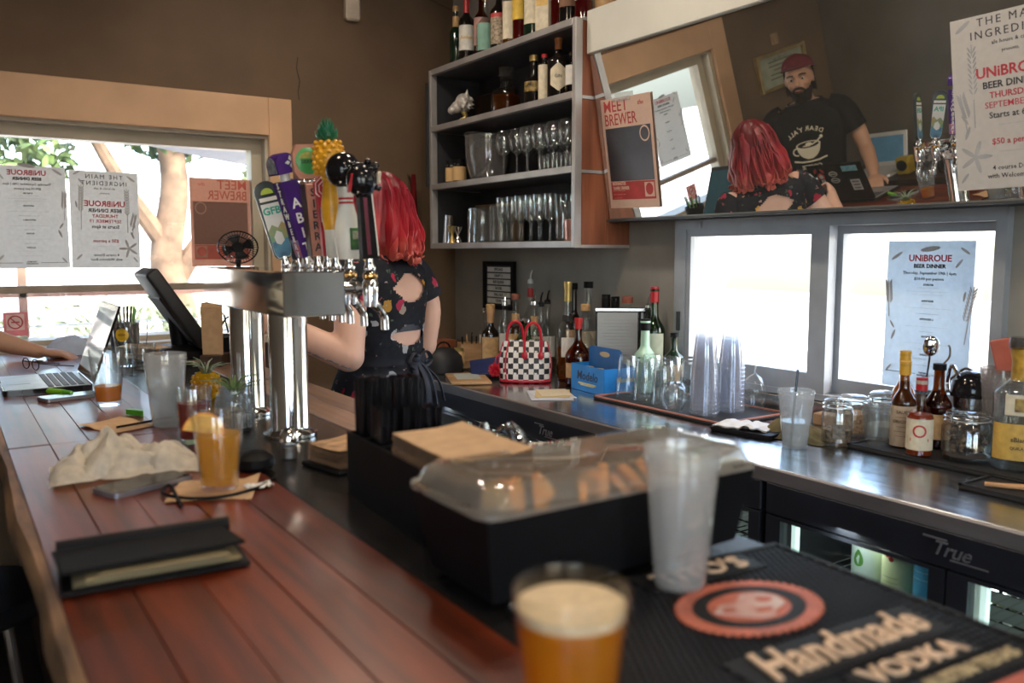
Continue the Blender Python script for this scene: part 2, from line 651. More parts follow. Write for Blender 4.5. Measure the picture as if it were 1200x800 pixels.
# ------------------------------------------------------------------ what lies outside
gm = pbr('pavement', (0.62, 0.58, 0.52), 0.9, var=0.08, scale=2)
g = B().span((-14, 4.2, -0.3), (26, 34, -0.12)).span((2.5, -14, -0.3), (26, 4.2, -0.12)).span((-14, -16, -0.3), (2.5, -3.4, -0.12)).span((-14, -3.4, -0.3), (-1.45, 4.2, -0.12))
struct('ground', g, gm)
struct('house_wall', B().span((-8, 19, -0.12), (9, 19.4, 2.6)), pbr('house_wall', (0.72, 0.66, 0.60), 0.9, var=0.05))

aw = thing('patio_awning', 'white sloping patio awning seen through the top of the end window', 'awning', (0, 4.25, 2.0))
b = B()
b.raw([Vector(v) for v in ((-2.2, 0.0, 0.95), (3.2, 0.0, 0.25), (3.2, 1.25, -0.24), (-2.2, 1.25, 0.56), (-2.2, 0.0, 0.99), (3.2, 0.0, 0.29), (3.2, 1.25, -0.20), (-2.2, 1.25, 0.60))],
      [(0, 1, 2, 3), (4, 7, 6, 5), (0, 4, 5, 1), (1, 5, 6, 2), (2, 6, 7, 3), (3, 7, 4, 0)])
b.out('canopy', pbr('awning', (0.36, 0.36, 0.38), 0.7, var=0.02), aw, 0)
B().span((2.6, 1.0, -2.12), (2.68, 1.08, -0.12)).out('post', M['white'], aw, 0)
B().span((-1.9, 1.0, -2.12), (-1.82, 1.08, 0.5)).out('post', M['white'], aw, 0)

bark = pbr('bark', (0.17, 0.105, 0.06), 0.9, var=0.25, scale=5, bump=0.5)
leaf_m = pbr('leaf', (0.10, 0.15, 0.04), 0.7, var=0.35, scale=2)
leaf_dark = pbr('leaf_dark', (0.07, 0.11, 0.035), 0.7, var=0.35, scale=2)


def leaf_cloud(name, centers, n, size, mat, parent=None, seed=1):
    rr = random.Random(seed)
    q = B()
    vs, fs = [], []
    for _ in range(n):
        c, r = rr.choice(centers)
        while True:
            p = Vector((rr.uniform(-1, 1), rr.uniform(-1, 1), rr.uniform(-1, 1)))
            if p.length < 1:
                break
        p = Vector(c) + Vector((p.x * r[0], p.y * r[1], p.z * r[2]))
        u = Vector((rr.uniform(-1, 1), rr.uniform(-1, 1), rr.uniform(-1, 1))).normalized() * size * rr.uniform(.6, 1.3)
        w = u.orthogonal().normalized() * size * 0.4
        k = len(vs)
        vs += [p - u, p + w, p + u, p - w]
        fs.append((k, k + 1, k + 2, k + 3))
    q.raw(vs, fs)
    o = q.out(name, mat, parent, 0)
    o['kind'] = 'stuff'
    return o


t = thing('street_tree', 'leaning brown tree with a forked trunk seen through the end window', 'tree', (1.95, 9.0, -0.12))
q = B()
q.tube(crv([(0, 0, 0), (0.03, 0, 0.9), (-0.08, 0, 1.5), (0.05, 0.1, 2.3), (-0.1, 0.1, 3.3)], 5), [lerp(0.2, 0.11, k / 20) for k in range(21)], 10)
q.tube(crv([(-0.02, 0, 1.25), (0.28, 0, 1.7), (0.62, 0.1, 2.0), (1.0, 0.1, 2.7)], 5), [lerp(0.11, 0.05, k / 15) for k in range(16)], 8)
q.tube(crv([(-0.06, 0, 1.6), (-0.5, 0, 2.3), (-0.9, 0.2, 3.2)], 5), [lerp(0.10, 0.04, k / 10) for k in range(11)], 8)
q.out('trunk', bark, t)
leaf_cloud('foliage', [((-0.6, 0, 3.2), (0.9, 0.7, 0.6)), ((0.9, 0.1, 2.9), (0.9, 0.7, 0.4)), ((-1.3, 0.2, 2.5), (0.5, 0.5, 0.35)), ((0.1, 0.3, 2.75), (0.5, 0.4, 0.3)), ((1.1, 0, 2.3), (0.4, 0.4, 0.3))], 1500, 0.10, leaf_m, t, 3)
t = thing('leafy_shrub', 'loose green shrub beside the house at the left of the end window', 'shrub', (-0.9, 11.0, -0.12))
B().tube([(0, 0, 0), (0.1, 0, 1.2), (0, 0, 2.2)], [0.07, 0.05, 0.03], 7).out('stem', bark, t)
leaf_cloud('foliage', [((0, 0, 2.6), (1.1, 0.6, 0.9)), ((0.9, 0, 2.0), (0.6, 0.5, 0.7))], 1300, 0.11, leaf_dark, t, 5)
t = thing('low_hedge', 'low pale hedge behind the patio railing', 'hedge', (0.9, 8.0, -0.12))
leaf_cloud('foliage', [((-1.2, 0, 0.75), (1.0, 0.35, 0.55)), ((0.4, 0.1, 0.7), (1.0, 0.35, 0.5)), ((1.6, 0, 0.6), (0.8, 0.3, 0.45))], 2600, 0.055, pbr('leaf_pale', (0.20, 0.23, 0.12), 0.7, var=0.3, scale=2), t, 9)

rl = thing('patio_railing', 'pale patio railing with brown posts and thin cables outside the end window', 'railing', (0, 6.2, -0.12))
pm = pbr('post_brown', (0.20, 0.11, 0.08), 0.7, var=0.1)
for x in (-0.95, 0.42, 1.72, 3.0):
    B().box((x, 0, 0.86), (0.05, 0.05, 1.72) if x in (0.42, 1.72) else (0.05, 0.05, 1.2), None, 0.004).out('post', pm, rl, 0)
B().box((1.0, 0, 1.30), (4.2, 0.05, 0.035)).out('top_rail', pm, rl, 0)
for k in range(6):
    B().cyl((-1.1, 0, 0.25 + 0.17 * k), (3.1, 0, 0.25 + 0.17 * k), 0.007, n=6).out('cable', M['alu'], rl)

# outside the back window: brick pier, pale deck rail and bench
bp = thing('brick_pier', 'weathered brick pier outside the left edge of the sliding window', 'pier', (2.78, 2.735, -0.12))
bm_ = pbr('pier_brick', (0.42, 0.30, 0.26), 0.9, var=0.3, scale=8)
B().span((-0.045, -0.10, 0), (0.045, 0.10, 2.6)).out('mortar', pbr('mortar', (0.5, 0.48, 0.46), 0.9), bp, 0)
first = None
for k in range(36):
    for s in (0, 1):
        y = (-0.052 if s == 0 else 0.052) if k % 2 == 0 else (-0.075 + 0.10 * s)
        if first is None:
            first = B().box((0, 0, 0), (0.11, 0.10, 0.062), None, 0.003).out('brick', bm_, bp, 0)
            o = first
        else:
            o = first.copy()
            COL.objects.link(o)
        o.location = (0, y, 0.035 + k * 0.072)
dr = thing('deck_railing', 'pale timber deck railing outside the sliding window', 'railing', (5.0, 2.5, -0.12))
pale = pbr('pale_timber', (0.70, 0.66, 0.62), 0.8, var=0.06)
for y in (-2.6, -1.3, 0.0, 1.3, 2.6):
    B().box((0, y, 0.62), (0.09, 0.09, 1.24)).out('post', pale, dr, 0)
for z in (0.45, 0.85, 1.24):
    B().box((0, 0, z), (0.05, 5.4, 0.09)).out('rail', pale, dr, 0)
bn = thing('timber_bench', 'low pale timber bench on the deck outside the sliding window', 'bench', (4.1, 3.5, -0.12))
for k in range(3):
    B().box((-0.12 + 0.13 * k, 0, 0.86), (0.115, 1.7, 0.035)).out('slat', pale, bn, 0)
for y in (-0.7, 0.7):
    for x in (-0.13, 0.13):
        B().box((x, y, 0.42), (0.06, 0.06, 0.84)).out('leg', pale, bn, 0)

# ------------------------------------------------------------------ ceiling lamps, some added as fill
lampmat = pbr('lamp_glow', (1.0, 0.8, 0.55), 0.5, emit=6.0, var=0.0)
for i, (lx, ly, _w) in enumerate(LAMPS):
    t = thing('ceiling_lamp', 'black can lamp on the ceiling ' + ('above the draft tower', 'above the nearest beer cup', 'behind the camera over the bar', 'added as fill over the aisle beside the rubber mat', 'behind the camera over the aisle', 'added as fill over the aisle behind the tap handles', 'added as fill over the aisle beside the shelf unit')[i], 'lamp', (lx, ly, 2.9), group='can lamps on the ceiling')
    B().lathe([(0.0, 0), (0.1, 0), (0.1, -0.05), (0.095, -0.05), (0.095, -0.03), (0, -0.03)], n=20).out('housing', M['black'], t)
    B().lathe([(0.0, -0.032), (0.09, -0.032)], n=20).out('bulb', lampmat, t)
# ------------------------------------------------------------------ the bar
BAR = 1.05


def wood_mat(name, c1, c2, rough, coat):
    m, nt, out = _new(name)
    p = N(nt, 'ShaderNodeBsdfPrincipled')
    oi = N(nt, 'ShaderNodeObjectInfo')
    tc = N(nt, 'ShaderNodeTexCoord')
    ad = N(nt, 'ShaderNodeVectorMath', operation='ADD')
    sc = N(nt, 'ShaderNodeVectorMath', operation='SCALE')
    nt.links.new(oi.outputs['Random'], sc.inputs[0])
    cb = N(nt, 'ShaderNodeCombineXYZ')
    nt.links.new(oi.outputs['Random'], cb.inputs[0])
    nt.links.new(oi.outputs['Random'], cb.inputs[1])
    nt.links.new(cb.outputs[0], sc.inputs[0])
    sc.inputs['Scale'].default_value = 40
    nt.links.new(tc.outputs['Object'], ad.inputs[0])
    nt.links.new(sc.outputs[0], ad.inputs[1])
    mp = N(nt, 'ShaderNodeMapping')
    mp.inputs['Scale'].default_value = (22, 1.6, 22)
    nt.links.new(ad.outputs[0], mp.inputs[0])
    g = N(nt, 'ShaderNodeTexNoise')
    g.inputs['Scale'].default_value = 2.2
    g.inputs['Detail'].default_value = 6
    nt.links.new(mp.outputs[0], g.inputs[0])
    col = ramp(nt, g.outputs[0], [(0.28, c2), (0.5, tuple((a + b) / 2 for a, b in zip(c1, c2))), (0.74, c1)])
    hs = N(nt, 'ShaderNodeHueSaturation')
    mr = N(nt, 'ShaderNodeMapRange')
    mr.inputs['To Min'].default_value = 0.65
    mr.inputs['To Max'].default_value = 1.3
    nt.links.new(oi.outputs['Random'], mr.inputs[0])
    nt.links.new(mr.outputs[0], hs.inputs['Value'])
    nt.links.new(col, hs.inputs['Color'])
    nt.links.new(hs.outputs[0], p.inputs['Base Color'])
    p.inputs['Roughness'].default_value = rough
    p.inputs['Coat Weight'].default_value = coat
    p.inputs['Coat Roughness'].default_value = 0.16
    n2 = tex(nt, 9, 5)
    bp = N(nt, 'ShaderNodeBump')
    bp.inputs['Strength'].default_value = 0.22
    bp.inputs['Distance'].default_value = 0.003
    nt.links.new(n2.outputs[0], bp.inputs['Height'])
    nt.links.new(bp.outputs[0], p.inputs['Normal'])
    nt.links.new(bp.outputs[0], p.inputs['Coat Normal'])
    nt.links.new(p.outputs[0], out.inputs[0])
    return m


M['bar_wood'] = wood_mat('bar_wood', (0.225, 0.034, 0.006), (0.055, 0.008, 0.0025), 0.36, 0.40)
M['bar_edge'] = pbr('bar_edge', (0.24, 0.13, 0.06), 0.6, var=0.35, scale=10, stretch=(3, 0.6, 3), bump=0.5)

bar = thing('bar_counter', 'long wooden bar with reddish plank top and dark service strip', 'bar', (0, 0, 0))
px = [0.092, 0.168, 0.242, 0.318, 0.392, 0.466]
jig = [0.012, -0.018, 0.02, -0.01, 0.015]
for (ya, yb) in ((-1.6, -0.35), (-0.347, 1.988), (1.992, 3.955)):
    for k in range(5):
        x0, x1 = px[k] + 0.0004, px[k + 1] - 0.0004
        dz = 0.0006 * math.sin(k * 2.3 + ya)
        b = B().span((x0, ya + 0.0006, 1.008), (x1, yb - 0.0006, BAR + dz), 0.0009)
        b.out('plank', M['bar_wood'], bar, 0)
# the rough front edge
n = 60
b = B()
vs, fs = [], []
for i in range(n + 1):
    y = lerp(-1.6, 3.955, i / n)
    w = 0.008 * noise.noise(Vector((y * 3, 0, 0))) + 0.004 * noise.noise(Vector((y * 14, 2, 0)))
    vs += [(0.0918, y, 1.049), (0.078 + w, y, 1.047), (0.068 + w * 1.5, y, 1.03), (0.074 + w, y, 1.0), (0.0918, y, 1.0)]
for i in range(n):
    for k in range(4):
        a = i * 5 + k
        fs.append((a, a + 1, a + 6, a + 5))
b.raw(vs, fs).__class__
b.out('front_edge', M['bar_edge'], bar)
B().span((0.467, -1.6, 1.008), (0.745, 3.955, 1.0485), 0.002).out('service_strip', pbr('service_strip', (0.03, 0.028, 0.027), 0.24, 0.4, var=0.2, scale=8, rvar=0.06), bar, 0)
B().span((0.747, -1.6, 1.008), (0.925, 1.72, 1.0485), 0.002).out('service_strip', pbr('service_strip', (0.03, 0.028, 0.027), 0.24, 0.4), bar, 0)
M['ledge_wood'] = wood_mat('ledge_wood', (0.33, 0.20, 0.14), (0.15, 0.085, 0.055), 0.4, 0.3)
for k in range(2):
    B().span((0.747 + 0.089 * k, 1.722, 1.008), (0.835 + 0.089 * k, 3.955, 1.05), 0.002).out('plank', M['ledge_wood'], bar, 0)
B().span((0.21, -1.6, 0.0), (0.90, 3.955, 1.006)).out('body', M['dark_wood'], bar, 0)
for k in range(12):
    y = -1.55 + 0.458 * k
    B().span((0.196, y, 0.12), (0.212, y + 0.44, 0.98), 0.006).out('panel', M['dark_wood'], bar, 0)
B().cyl((0.05, -1.6, 0.18), (0.05, 3.95, 0.18), 0.02, n=10).out('foot_rail', pbr('foot_brass', (0.35, 0.25, 0.12), 0.3, 0.9), bar)

# ------------------------------------------------------------------ back counter on refrigerators
CT = 0.93
bc = thing('back_counter', 'brushed steel worktop running along the back wall', 'counter', (0, 0, 0))
B().span((1.652, -0.6, 0.897), (2.3, 3.98, CT), 0.002).out('worktop', M['steel_top'], bc, 0)
B().span((1.64, -0.6, 0.893), (1.6518, 3.98, CT), 0.003).out('front_lip', pbr('lip_steel', (0.21, 0.19, 0.185), 0.42, 0.45, var=0.1, scale=6, stretch=(4, .6, 4)), bc, 0)
B().span((2.262, -0.6, CT), (2.3, 3.98, CT + 0.052), 0.003).out('backsplash', M['steel'], bc, 0)
M['fridge_black'] = pbr('fridge_black', (0.017, 0.019, 0.026), 0.42, var=0.15, scale=9)
M['fridge_in'] = pbr('fridge_in', (0.62, 0.68, 0.66), 0.35, var=0.03)
M['led'] = pbr('led', (0.80, 1.0, 0.93), 0.5, emit=0.6, var=0.0)
fglass = thin_glass('fridge_glass', (0.92, 0.96, 0.95), (0.35, 0.4, 0.4))


def fridge(label, y0, y1, doors, logo_y):
    t = thing('bar_refrigerator', label, 'refrigerator', (1.64, y0, 0.05))
    B().span((0.06, 0, -0.05), (0.62, y1 - y0, -0.0005)).out('plinth', M['black'], t, 0)
    W = y1 - y0
    b = B()
    b.span((0.03, 0, 0), (0.62, 0.02, 0.845)).span((0.03, W - 0.02, 0), (0.62, W, 0.845)).span((0.60, 0.02, 0), (0.62, W - 0.02, 0.845))
    b.span((0.03, 0.02, 0), (0.60, W - 0.02, 0.06)).span((0.03, 0.02, 0.80), (0.60, W - 0.02, 0.845))
    b.out('cabinet', M['fridge_black'], t, 0)
    B().span((0.58, 0.021, 0.061), (0.598, W - 0.021, 0.799)).out('inner_back', M['fridge_in'], t, 0)
    B().span((0.0, 0.0, 0.768), (0.03, W, 0.845), 0.003).out('header', M['fridge_black'], t, 0)
    lg = B()
    lg.text('True', 0.042, TR((-0.0012, logo_y - y0, 0.806), 90, 0, -90), bold=0.004, shear=0.35, space=0.95, t=0.0012)
    lg.box((-0.0012, logo_y - y0 + 0.033, 0.826), (0.002, 0.05, 0.0035))
    lg.box((-0.0012, logo_y - y0 - 0.038, 0.789), (0.002, 0.075, 0.003))
    lg.out('logo', pbr('logo_silver', (0.34, 0.34, 0.36), 0.3, 0.6), t, 0)
    dw = W / doors
    for k in range(doors):
        a, c = k * dw + 0.003, (k + 1) * dw - 0.003
        f = B()
        f.span((0.0, a, 0.03), (0.028, a + 0.033, 0.765)).span((0.0, c - 0.042, 0.03), (0.028, c, 0.765))
        f.span((0.0, a + 0.033, 0.03), (0.028, c - 0.042, 0.09)).span((0.0, a + 0.033, 0.757), (0.028, c - 0.042, 0.765))
        d = f.out('door', M['fridge_black'], t, 0)
        B().span((0.008, a + 0.033, 0.09), (0.014, c - 0.042, 0.757)).out('glass', fglass, d, 0)
        B().span((0.034, c - 0.062, 0.1), (0.05, c - 0.05, 0.75)).out('light_strip', M['led'], t, 0)
    for z in (0.30, 0.60):
        for k in range(7):
            B().cyl((0.06 + 0.085 * k, 0.022, z), (0.06 + 0.085 * k, W - 0.022, z), 0.0035, n=6).out('shelf_wire', M['chrome'], t)
        b = B()
        for k in range(int(W / 0.028)):
            b.box((0.32, 0.03 + 0.028 * k, z + 0.003), (0.52, 0.0035, 0.0035))
        tag(b.out('shelf_grate', M['chrome'], t, 0), kind='stuff')
    for k in range(doors):
        area_light('fridge_light', (1.70, y0 + (k + 0.5) * dw, 0.835), 0.25, 0.7, (0.9, 1.0, 0.96), sy=0.05)
    return t


fridge('black back bar refrigerator nearest the camera with lit glass doors and silver logo', 0.44, 1.345, 2, 0.885)
fridge('black back bar refrigerator under the checkered bag end of the counter', 1.36, 3.14, 4, 2.262)
fridge('black back bar refrigerator in the far corner beside the red-haired woman', 3.155, 3.95, 2, 3.55)

# cans and bottles in the lit refrigerators (shelf top at z 0.655)


def can(name, label, y, x, r, h, body, band, extra=None, z=0.655):
    t = thing(name, label, 'can', (x, y, z))
    B().lathe([(0, 0), (r * 0.86, 0), (r, h * 0.06), (r, h * 0.93), (r * 0.88, h), (0, h)], n=24).out('body', body, t)
    B().lathe([(r + 0.0004, h * 0.08), (r + 0.0004, h * 0.2)], n=24).out('band', band, t)
    if extra:
        extra(t, r, h)
    return t


cream = pbr('can_cream', (0.72, 0.74, 0.42), 0.45, var=0.04)
cangreen = pbr('can_green', (0.12, 0.34, 0.06), 0.4)
canwhite = pbr('can_white', (0.74, 0.82, 0.76), 0.4, var=0.04)
canblue = pbr('can_blue', (0.10, 0.42, 0.70), 0.35)
canyel = pbr('can_yellow', (0.80, 0.66, 0.06), 0.4)
canred = pbr('can_red', (0.55, 0.05, 0.05), 0.4)


def on_cyl(r, phi0, z0):
    def f(p):
        a = phi0 + p.x / r
        return Vector(((r + 0.0006 + p.z) * math.cos(a), (r + 0.0006 + p.z) * math.sin(a), z0 + p.y))
    return f


def leafmark(t, r, h):
    f = on_cyl(r, PI, h * 0.62)
    b = B()
    pts = [(0.011 * math.cos(a) * (1 - 0.45 * math.sin(a)), 0.016 * math.sin(a) + 0.004 * math.sin(a)) for a in [2 * PI * k / 16 for k in range(16)]]
    b.raw([f(Vector((x, y, 0.0004))) for x, y in pts], [tuple(range(16))])
    b.out('print', cangreen, t, 0)


def fruitmark(t, r, h):
    f = on_cyl(r, PI, h * 0.78)
    b = B()
    for (x, y, s) in ((-0.008, 0.004, 0.007), (0.004, 0.008, 0.006), (0.002, -0.005, 0.006)):
        b.raw([f(Vector((x + s * math.cos(2 * PI * k / 10), y + s * math.sin(2 * PI * k / 10), 0.0004))) for k in range(10)], [tuple(range(10))])
    b.out('print', canred, t, 0)
    b = B()
    for k in range(4):
        b.text('———', 0.012, None, t=0.0003, fn=on_cyl(r, PI, h * (0.5 - 0.07 * k)))
    b.out('lettering', pbr('print_brown', (0.3, 0.2, 0.08), 0.6), t, 0)


def dolemark(t, r, h):
    B().text('Dole', 0.02, None, bold=0.02, t=0.0003, fn=on_cyl(r, PI, h * 0.84)).out('lettering', canred, t, 0)
    B().text('———\n———', 0.016, None, t=0.0003, fn=on_cyl(r, PI, h * 0.66)).out('lettering', M['white'], t, 0)


can('drink_can', 'white can with a green leaf on the lit refrigerator shelf', 1.128, 1.735, 0.034, 0.165, canwhite, cangreen, leafmark)
can('drink_can', 'pale yellow can with dark red fruit in the refrigerator', 1.048, 1.735, 0.037, 0.165, cream, cream, fruitmark)
can('drink_can', 'blue juice can with a yellow base in the refrigerator', 0.975, 1.73, 0.033, 0.165, canblue, canyel, dolemark)
can('drink_can', 'plain pale green can last in the row behind the glass door', 0.932, 1.80, 0.032, 0.165, canwhite, canwhite)
can('drink_can', 'green can at the back of the empty refrigerator shelf', 1.17, 1.98, 0.034, 0.155, cangreen, canwhite)
t = thing('white_bottle', 'white bottle top behind the right refrigerator door', 'bottle', (1.72, 0.70, 0.655))
B().lathe([(0, 0), (0.033, 0), (0.035, 0.01), (0.035, 0.07), (0.018, 0.10)], n=20).out('body', M['red'], t)
B().lathe([(0.018, 0.10), (0.021, 0.10), (0.021, 0.128), (0.018, 0.132), (0, 0.132)], n=20).out('cap', M['white'], t)
can('drink_can', 'dull green can at the edge of the right refrigerator door', 0.60, 1.80, 0.034, 0.15, pbr('can_olive', (0.2, 0.26, 0.1), 0.4), canwhite)
for k, (c, l) in enumerate(((cangreen, 'green'), (canwhite, 'white'), (canyel, 'yellow'), (canred, 'red'))):
    can('drink_can', '%s can behind the left glass door beyond the garnish tray' % l, 2.28 - 0.075 * k, 1.735, 0.033, 0.155, c, canwhite)
can('drink_can', 'pale green can behind the glass door by the woman in the dress', 2.86, 1.735, 0.033, 0.155, canwhite, cangreen)

# ------------------------------------------------------------------ steel shelf unit on the back wall
sh = thing('shelf_unit', 'grey metal four-shelf wall unit with reddish wooden end panels', 'shelf', (2.02, 2.60, 1.465))
SL = 1.159
D = 0.287
for z in (0.0, 0.285, 0.562, 0.83):
    B().span((0.022, 0.022, z), (D, SL - 0.022, z + 0.026)).out('shelf', pbr('shelf_board_shade', (0.06, 0.06, 0.065), 0.45, var=.2), sh, 0)  # boards coloured dark to stand in for shade between the shelves
    B().span((0, 0.022, z), (0.0218, SL - 0.022, z + 0.027), 0.002).out('front_edge', M['shelf_steel'], sh, 0)
B().span((0, 0, 0), (0.034, 0.022, 0.856), 0.002).out('upright', M['shelf_steel'], sh, 0)
B().span((0, SL - 0.022, 0), (0.034, SL, 0.856), 0.002).out('upright', M['shelf_steel'], sh, 0)
B().span((D - 0.01, 0.022, 0.026), (D - 0.004, SL - 0.022, 0.83)).out('back_panel', M['shelf_dark'], sh, 0)
for (za, zb) in ((0.012, 0.285), (0.297, 0.562), (0.574, 0.85)):
    B().span((0.035, 0.003, za), (0.16, 0.019, zb - 0.002), 0.001).out('end_board', M['redwood'], sh, 0)
    B().span((0.162, 0.003, za), (D - 0.006, 0.019, zb - 0.002), 0.001).out('end_board', M['redwood'], sh, 0)
    B().span((0.035, SL - 0.019, za), (D - 0.006, SL - 0.003, zb - 0.002), 0.001).out('end_board', M['shelf_dark'], sh, 0)
for z in (0.0, 0.285, 0.562, 0.85):
    B().span((0.034, 0.0005, z), (D, 0.005, z + 0.012)).out('strap', M['shelf_steel'], sh, 0)
B().span((-0.012, SL + 0.0005, 0.30), (0.06, SL + 0.012, 0.80)).out('side_strip', M['shelf_dark'], sh, 0)
# loose boards leaning at the back of the left end of each shelf
for (z, h, w, m, lab) in ((2.056, 0.16, 0.34, M['dark_wood'], 'dark board leaning behind the sculpture on the second shelf'),
                          (1.777, 0.19, 0.26, M['redwood'], 'red-brown board leaning behind the two tan jars'),
                          (1.4925, 0.19, 0.42, M['tan_wood'], 'tan board leaning behind the cocktail shakers')):
    o = B().span((2.268, 3.735 - w, z), (2.280, 3.735, z + h), 0.002).out('board', m, None, 0)
    tag(o, lab, 'board')

# ------------------------------------------------------------------ leaning mirror
mm, nt, out_ = _new('mirror_glass')
gl = N(nt, 'ShaderNodeBsdfGlossy')
gl.inputs['Roughness'].default_value = 0.0
tt = tex(nt, 1.5, 3)
nt.links.new(ramp(nt, tt.outputs[0], [(0.3, (0.78, 0.79, 0.77)), (0.7, (0.82, 0.83, 0.81))]), gl.inputs[0])
df = N(nt, 'ShaderNodeBsdfDiffuse')
df.inputs[0].default_value = (0.42, 0.41, 0.37, 1)
mx = N(nt, 'ShaderNodeMixShader')
mx.inputs[0].default_value = 0.05
nt.links.new(gl.outputs[0], mx.inputs[1])
nt.links.new(df.outputs[0], mx.inputs[2])
nt.links.new(mx.outputs[0], out_.inputs[0])
TILT = R(10)
LEN = (2.186 - 1.575) / math.cos(TILT)
mr_ = thing('leaning_mirror', 'long bar mirror leaning forward above the sliding window', 'mirror', (2.19, 0, 1.575), rot=(0, -TILT, 0))
# local: x = out of the wall side, z = up the glass
B().span((0.0, -1.0, 0.0), (0.003, 2.592, LEN)).out('glass', mm, mr_, 0)
B().span((0.0034, -1.0, 0.0), (0.016, 2.592, LEN - 0.02)).out('backing_board', M['tan_wood'], mr_, 0)
B().span((-0.004, -1.0, -0.012), (0.018, 2.592, -0.0005)).out('bottom_rail', M['alu_dark'], mr_, 0)
struct('trim_3', B().span((2.172, -1.0, 1.5665), (2.3, 2.592, 1.574)), M['alu_dark'])

# ------------------------------------------------------------------ posters
ink = pbr('ink', (0.05, 0.05, 0.06), 0.8)
ink_grey = pbr('ink_grey', (0.40, 0.40, 0.41), 0.8)
ink_red = pbr('ink_red', (0.50, 0.05, 0.07), 0.8)
p_white = paper('paper_white', (0.74, 0.73, 0.71), 0.45)
PW, PH = 0.255, 0.415


def leafshape(b, x, y, s, a, T):
    pts = []
    for k in range(10):
        q = 2 * PI * k / 10
        pts.append((s * math.cos(q), 0.24 * s * math.sin(q)))
    ca, sa = math.cos(a), math.sin(a)
    for sgn in (-1, 1):
        b.raw([T(Vector((x + px_ * ca - py_ * sa, y + px_ * sa + py_ * ca, 0.0006 * sgn))) for px_, py_ in pts], [tuple(range(10))])


def wheat(b, x, y, L, a, T):
    ca, sa = math.cos(a), math.sin(a)
    for k in range(9):
        u = L * k / 9
        for s in (-1, 1):
            leafshape(b, x - sa * u + ca * s * 0.006, y + ca * u + sa * s * 0.006, 0.009, a + PI / 2 + s * 0.5 * -1, T)
    for sgn in (-1, 1):
        b.raw([T(Vector(p)) for p in ((x - .0015, y - L * .8, 0.0006 * sgn), (x + .0015, y - L * .8, 0.0006 * sgn), (x + .0012 - sa * L, y + ca * L, 0.0006 * sgn), (x - .0012 - sa * L, y + ca * L, 0.0006 * sgn))], [(0, 1, 2, 3)])


def curl(amp=0.004, seed=0):
    def T(p):
        return Vector((p.x, p.y, p.z + amp * noise.noise(Vector((p.x * 7 + seed, p.y * 5, seed)))))
    return T


def sheet(b, w, h, T, thick=0.0003):
    for s in (-1, 1):
        b.grid(lambda u, v: T(Vector(((u - .5) * w, (v - .5) * h, s * thick))), 10, 14)


MENU = [('UNiBROUE', .026, .163, 'r', .022), ('BEER DINNER', .0155, .141, 'k', .03), ('Thursday, September 19th | 6pm', .0118, .1215, 'k', .005), ('$50.00 per person', .0118, .105, 'k', .005),
        ('STARTER', .0075, .088, 'k', .02), ('-------- ----- --------', .006, .080, 'g', .0), ('- ---- ------ --- ------- ---------- ----- --', .006, .069, 'g', 0), ('----- ----- ------ ---- --------', .006, .060, 'g', 0),
        ('APPETIZER', .0075, .042, 'k', .02), ('--- --------', .006, .034, 'g', 0), ('------ ------- ----- ---- ------- ----- ----- --', .006, .022, 'g', 0), ('--- -------- ---- ------', .006, .006, 'k', 0),
        ('APPETIZER 2', .0075, -.010, 'k', .02), ('--- -------', .006, -.018, 'g', 0), ('----- ---- ---- ------ --- ------- ----- -- --', .006, -.031, 'g', 0), ('------ -------', .006, -.045, 'k', 0),
        ('ENTREE', .0075, -.060, 'k', .02), ('--- -----', .006, -.068, 'g', 0), ('-- ------ ----- ------ ------- --- ------ ----', .006, -.080, 'g', 0), ('--- ----- ----', .006, -.096, 'k', 0),
        ('DESSERT', .0075, -.112, 'k', .02), ('----- ---- ----- --- ------- ---- --', .006, -.124, 'g', 0), ('--- ----- ----- ----- -----', .006, -.142, 'g', 0), ('THE MAIN\nINGREDIENT', .007, -.168, 'k', .02)]
INGR = [('THE MAIN', .024, .172, 'k', 0, 1.35), ('INGREDIENT', .024, .146, 'k', 0, 1.3), ('ale house & cafe', .012, .126, 'k', .0), ('presents,', .010, .107, 'k', 0),
        ('UNiBROUE', .031, .064, 'r', .022), ('BEER DINNER', .0205, .037, 'k', .02), ('THURSDAY', .019, .015, 'r', .015), ('SEPTEMBER 19', .019, -.006, 'r', .002), ('Starts at 6pm', .019, -.028, 'k', .01),
        ('_____________', .010, -.045, 'g', 0), ('$50 a person', .018, -.085, 'r', .01), ('_____________', .010, -.103, 'g', 0), ('4 course Dinner', .0145, -.142, 'k', .005), ('with Welcome Beer', .0145, -.160, 'k', .005)]


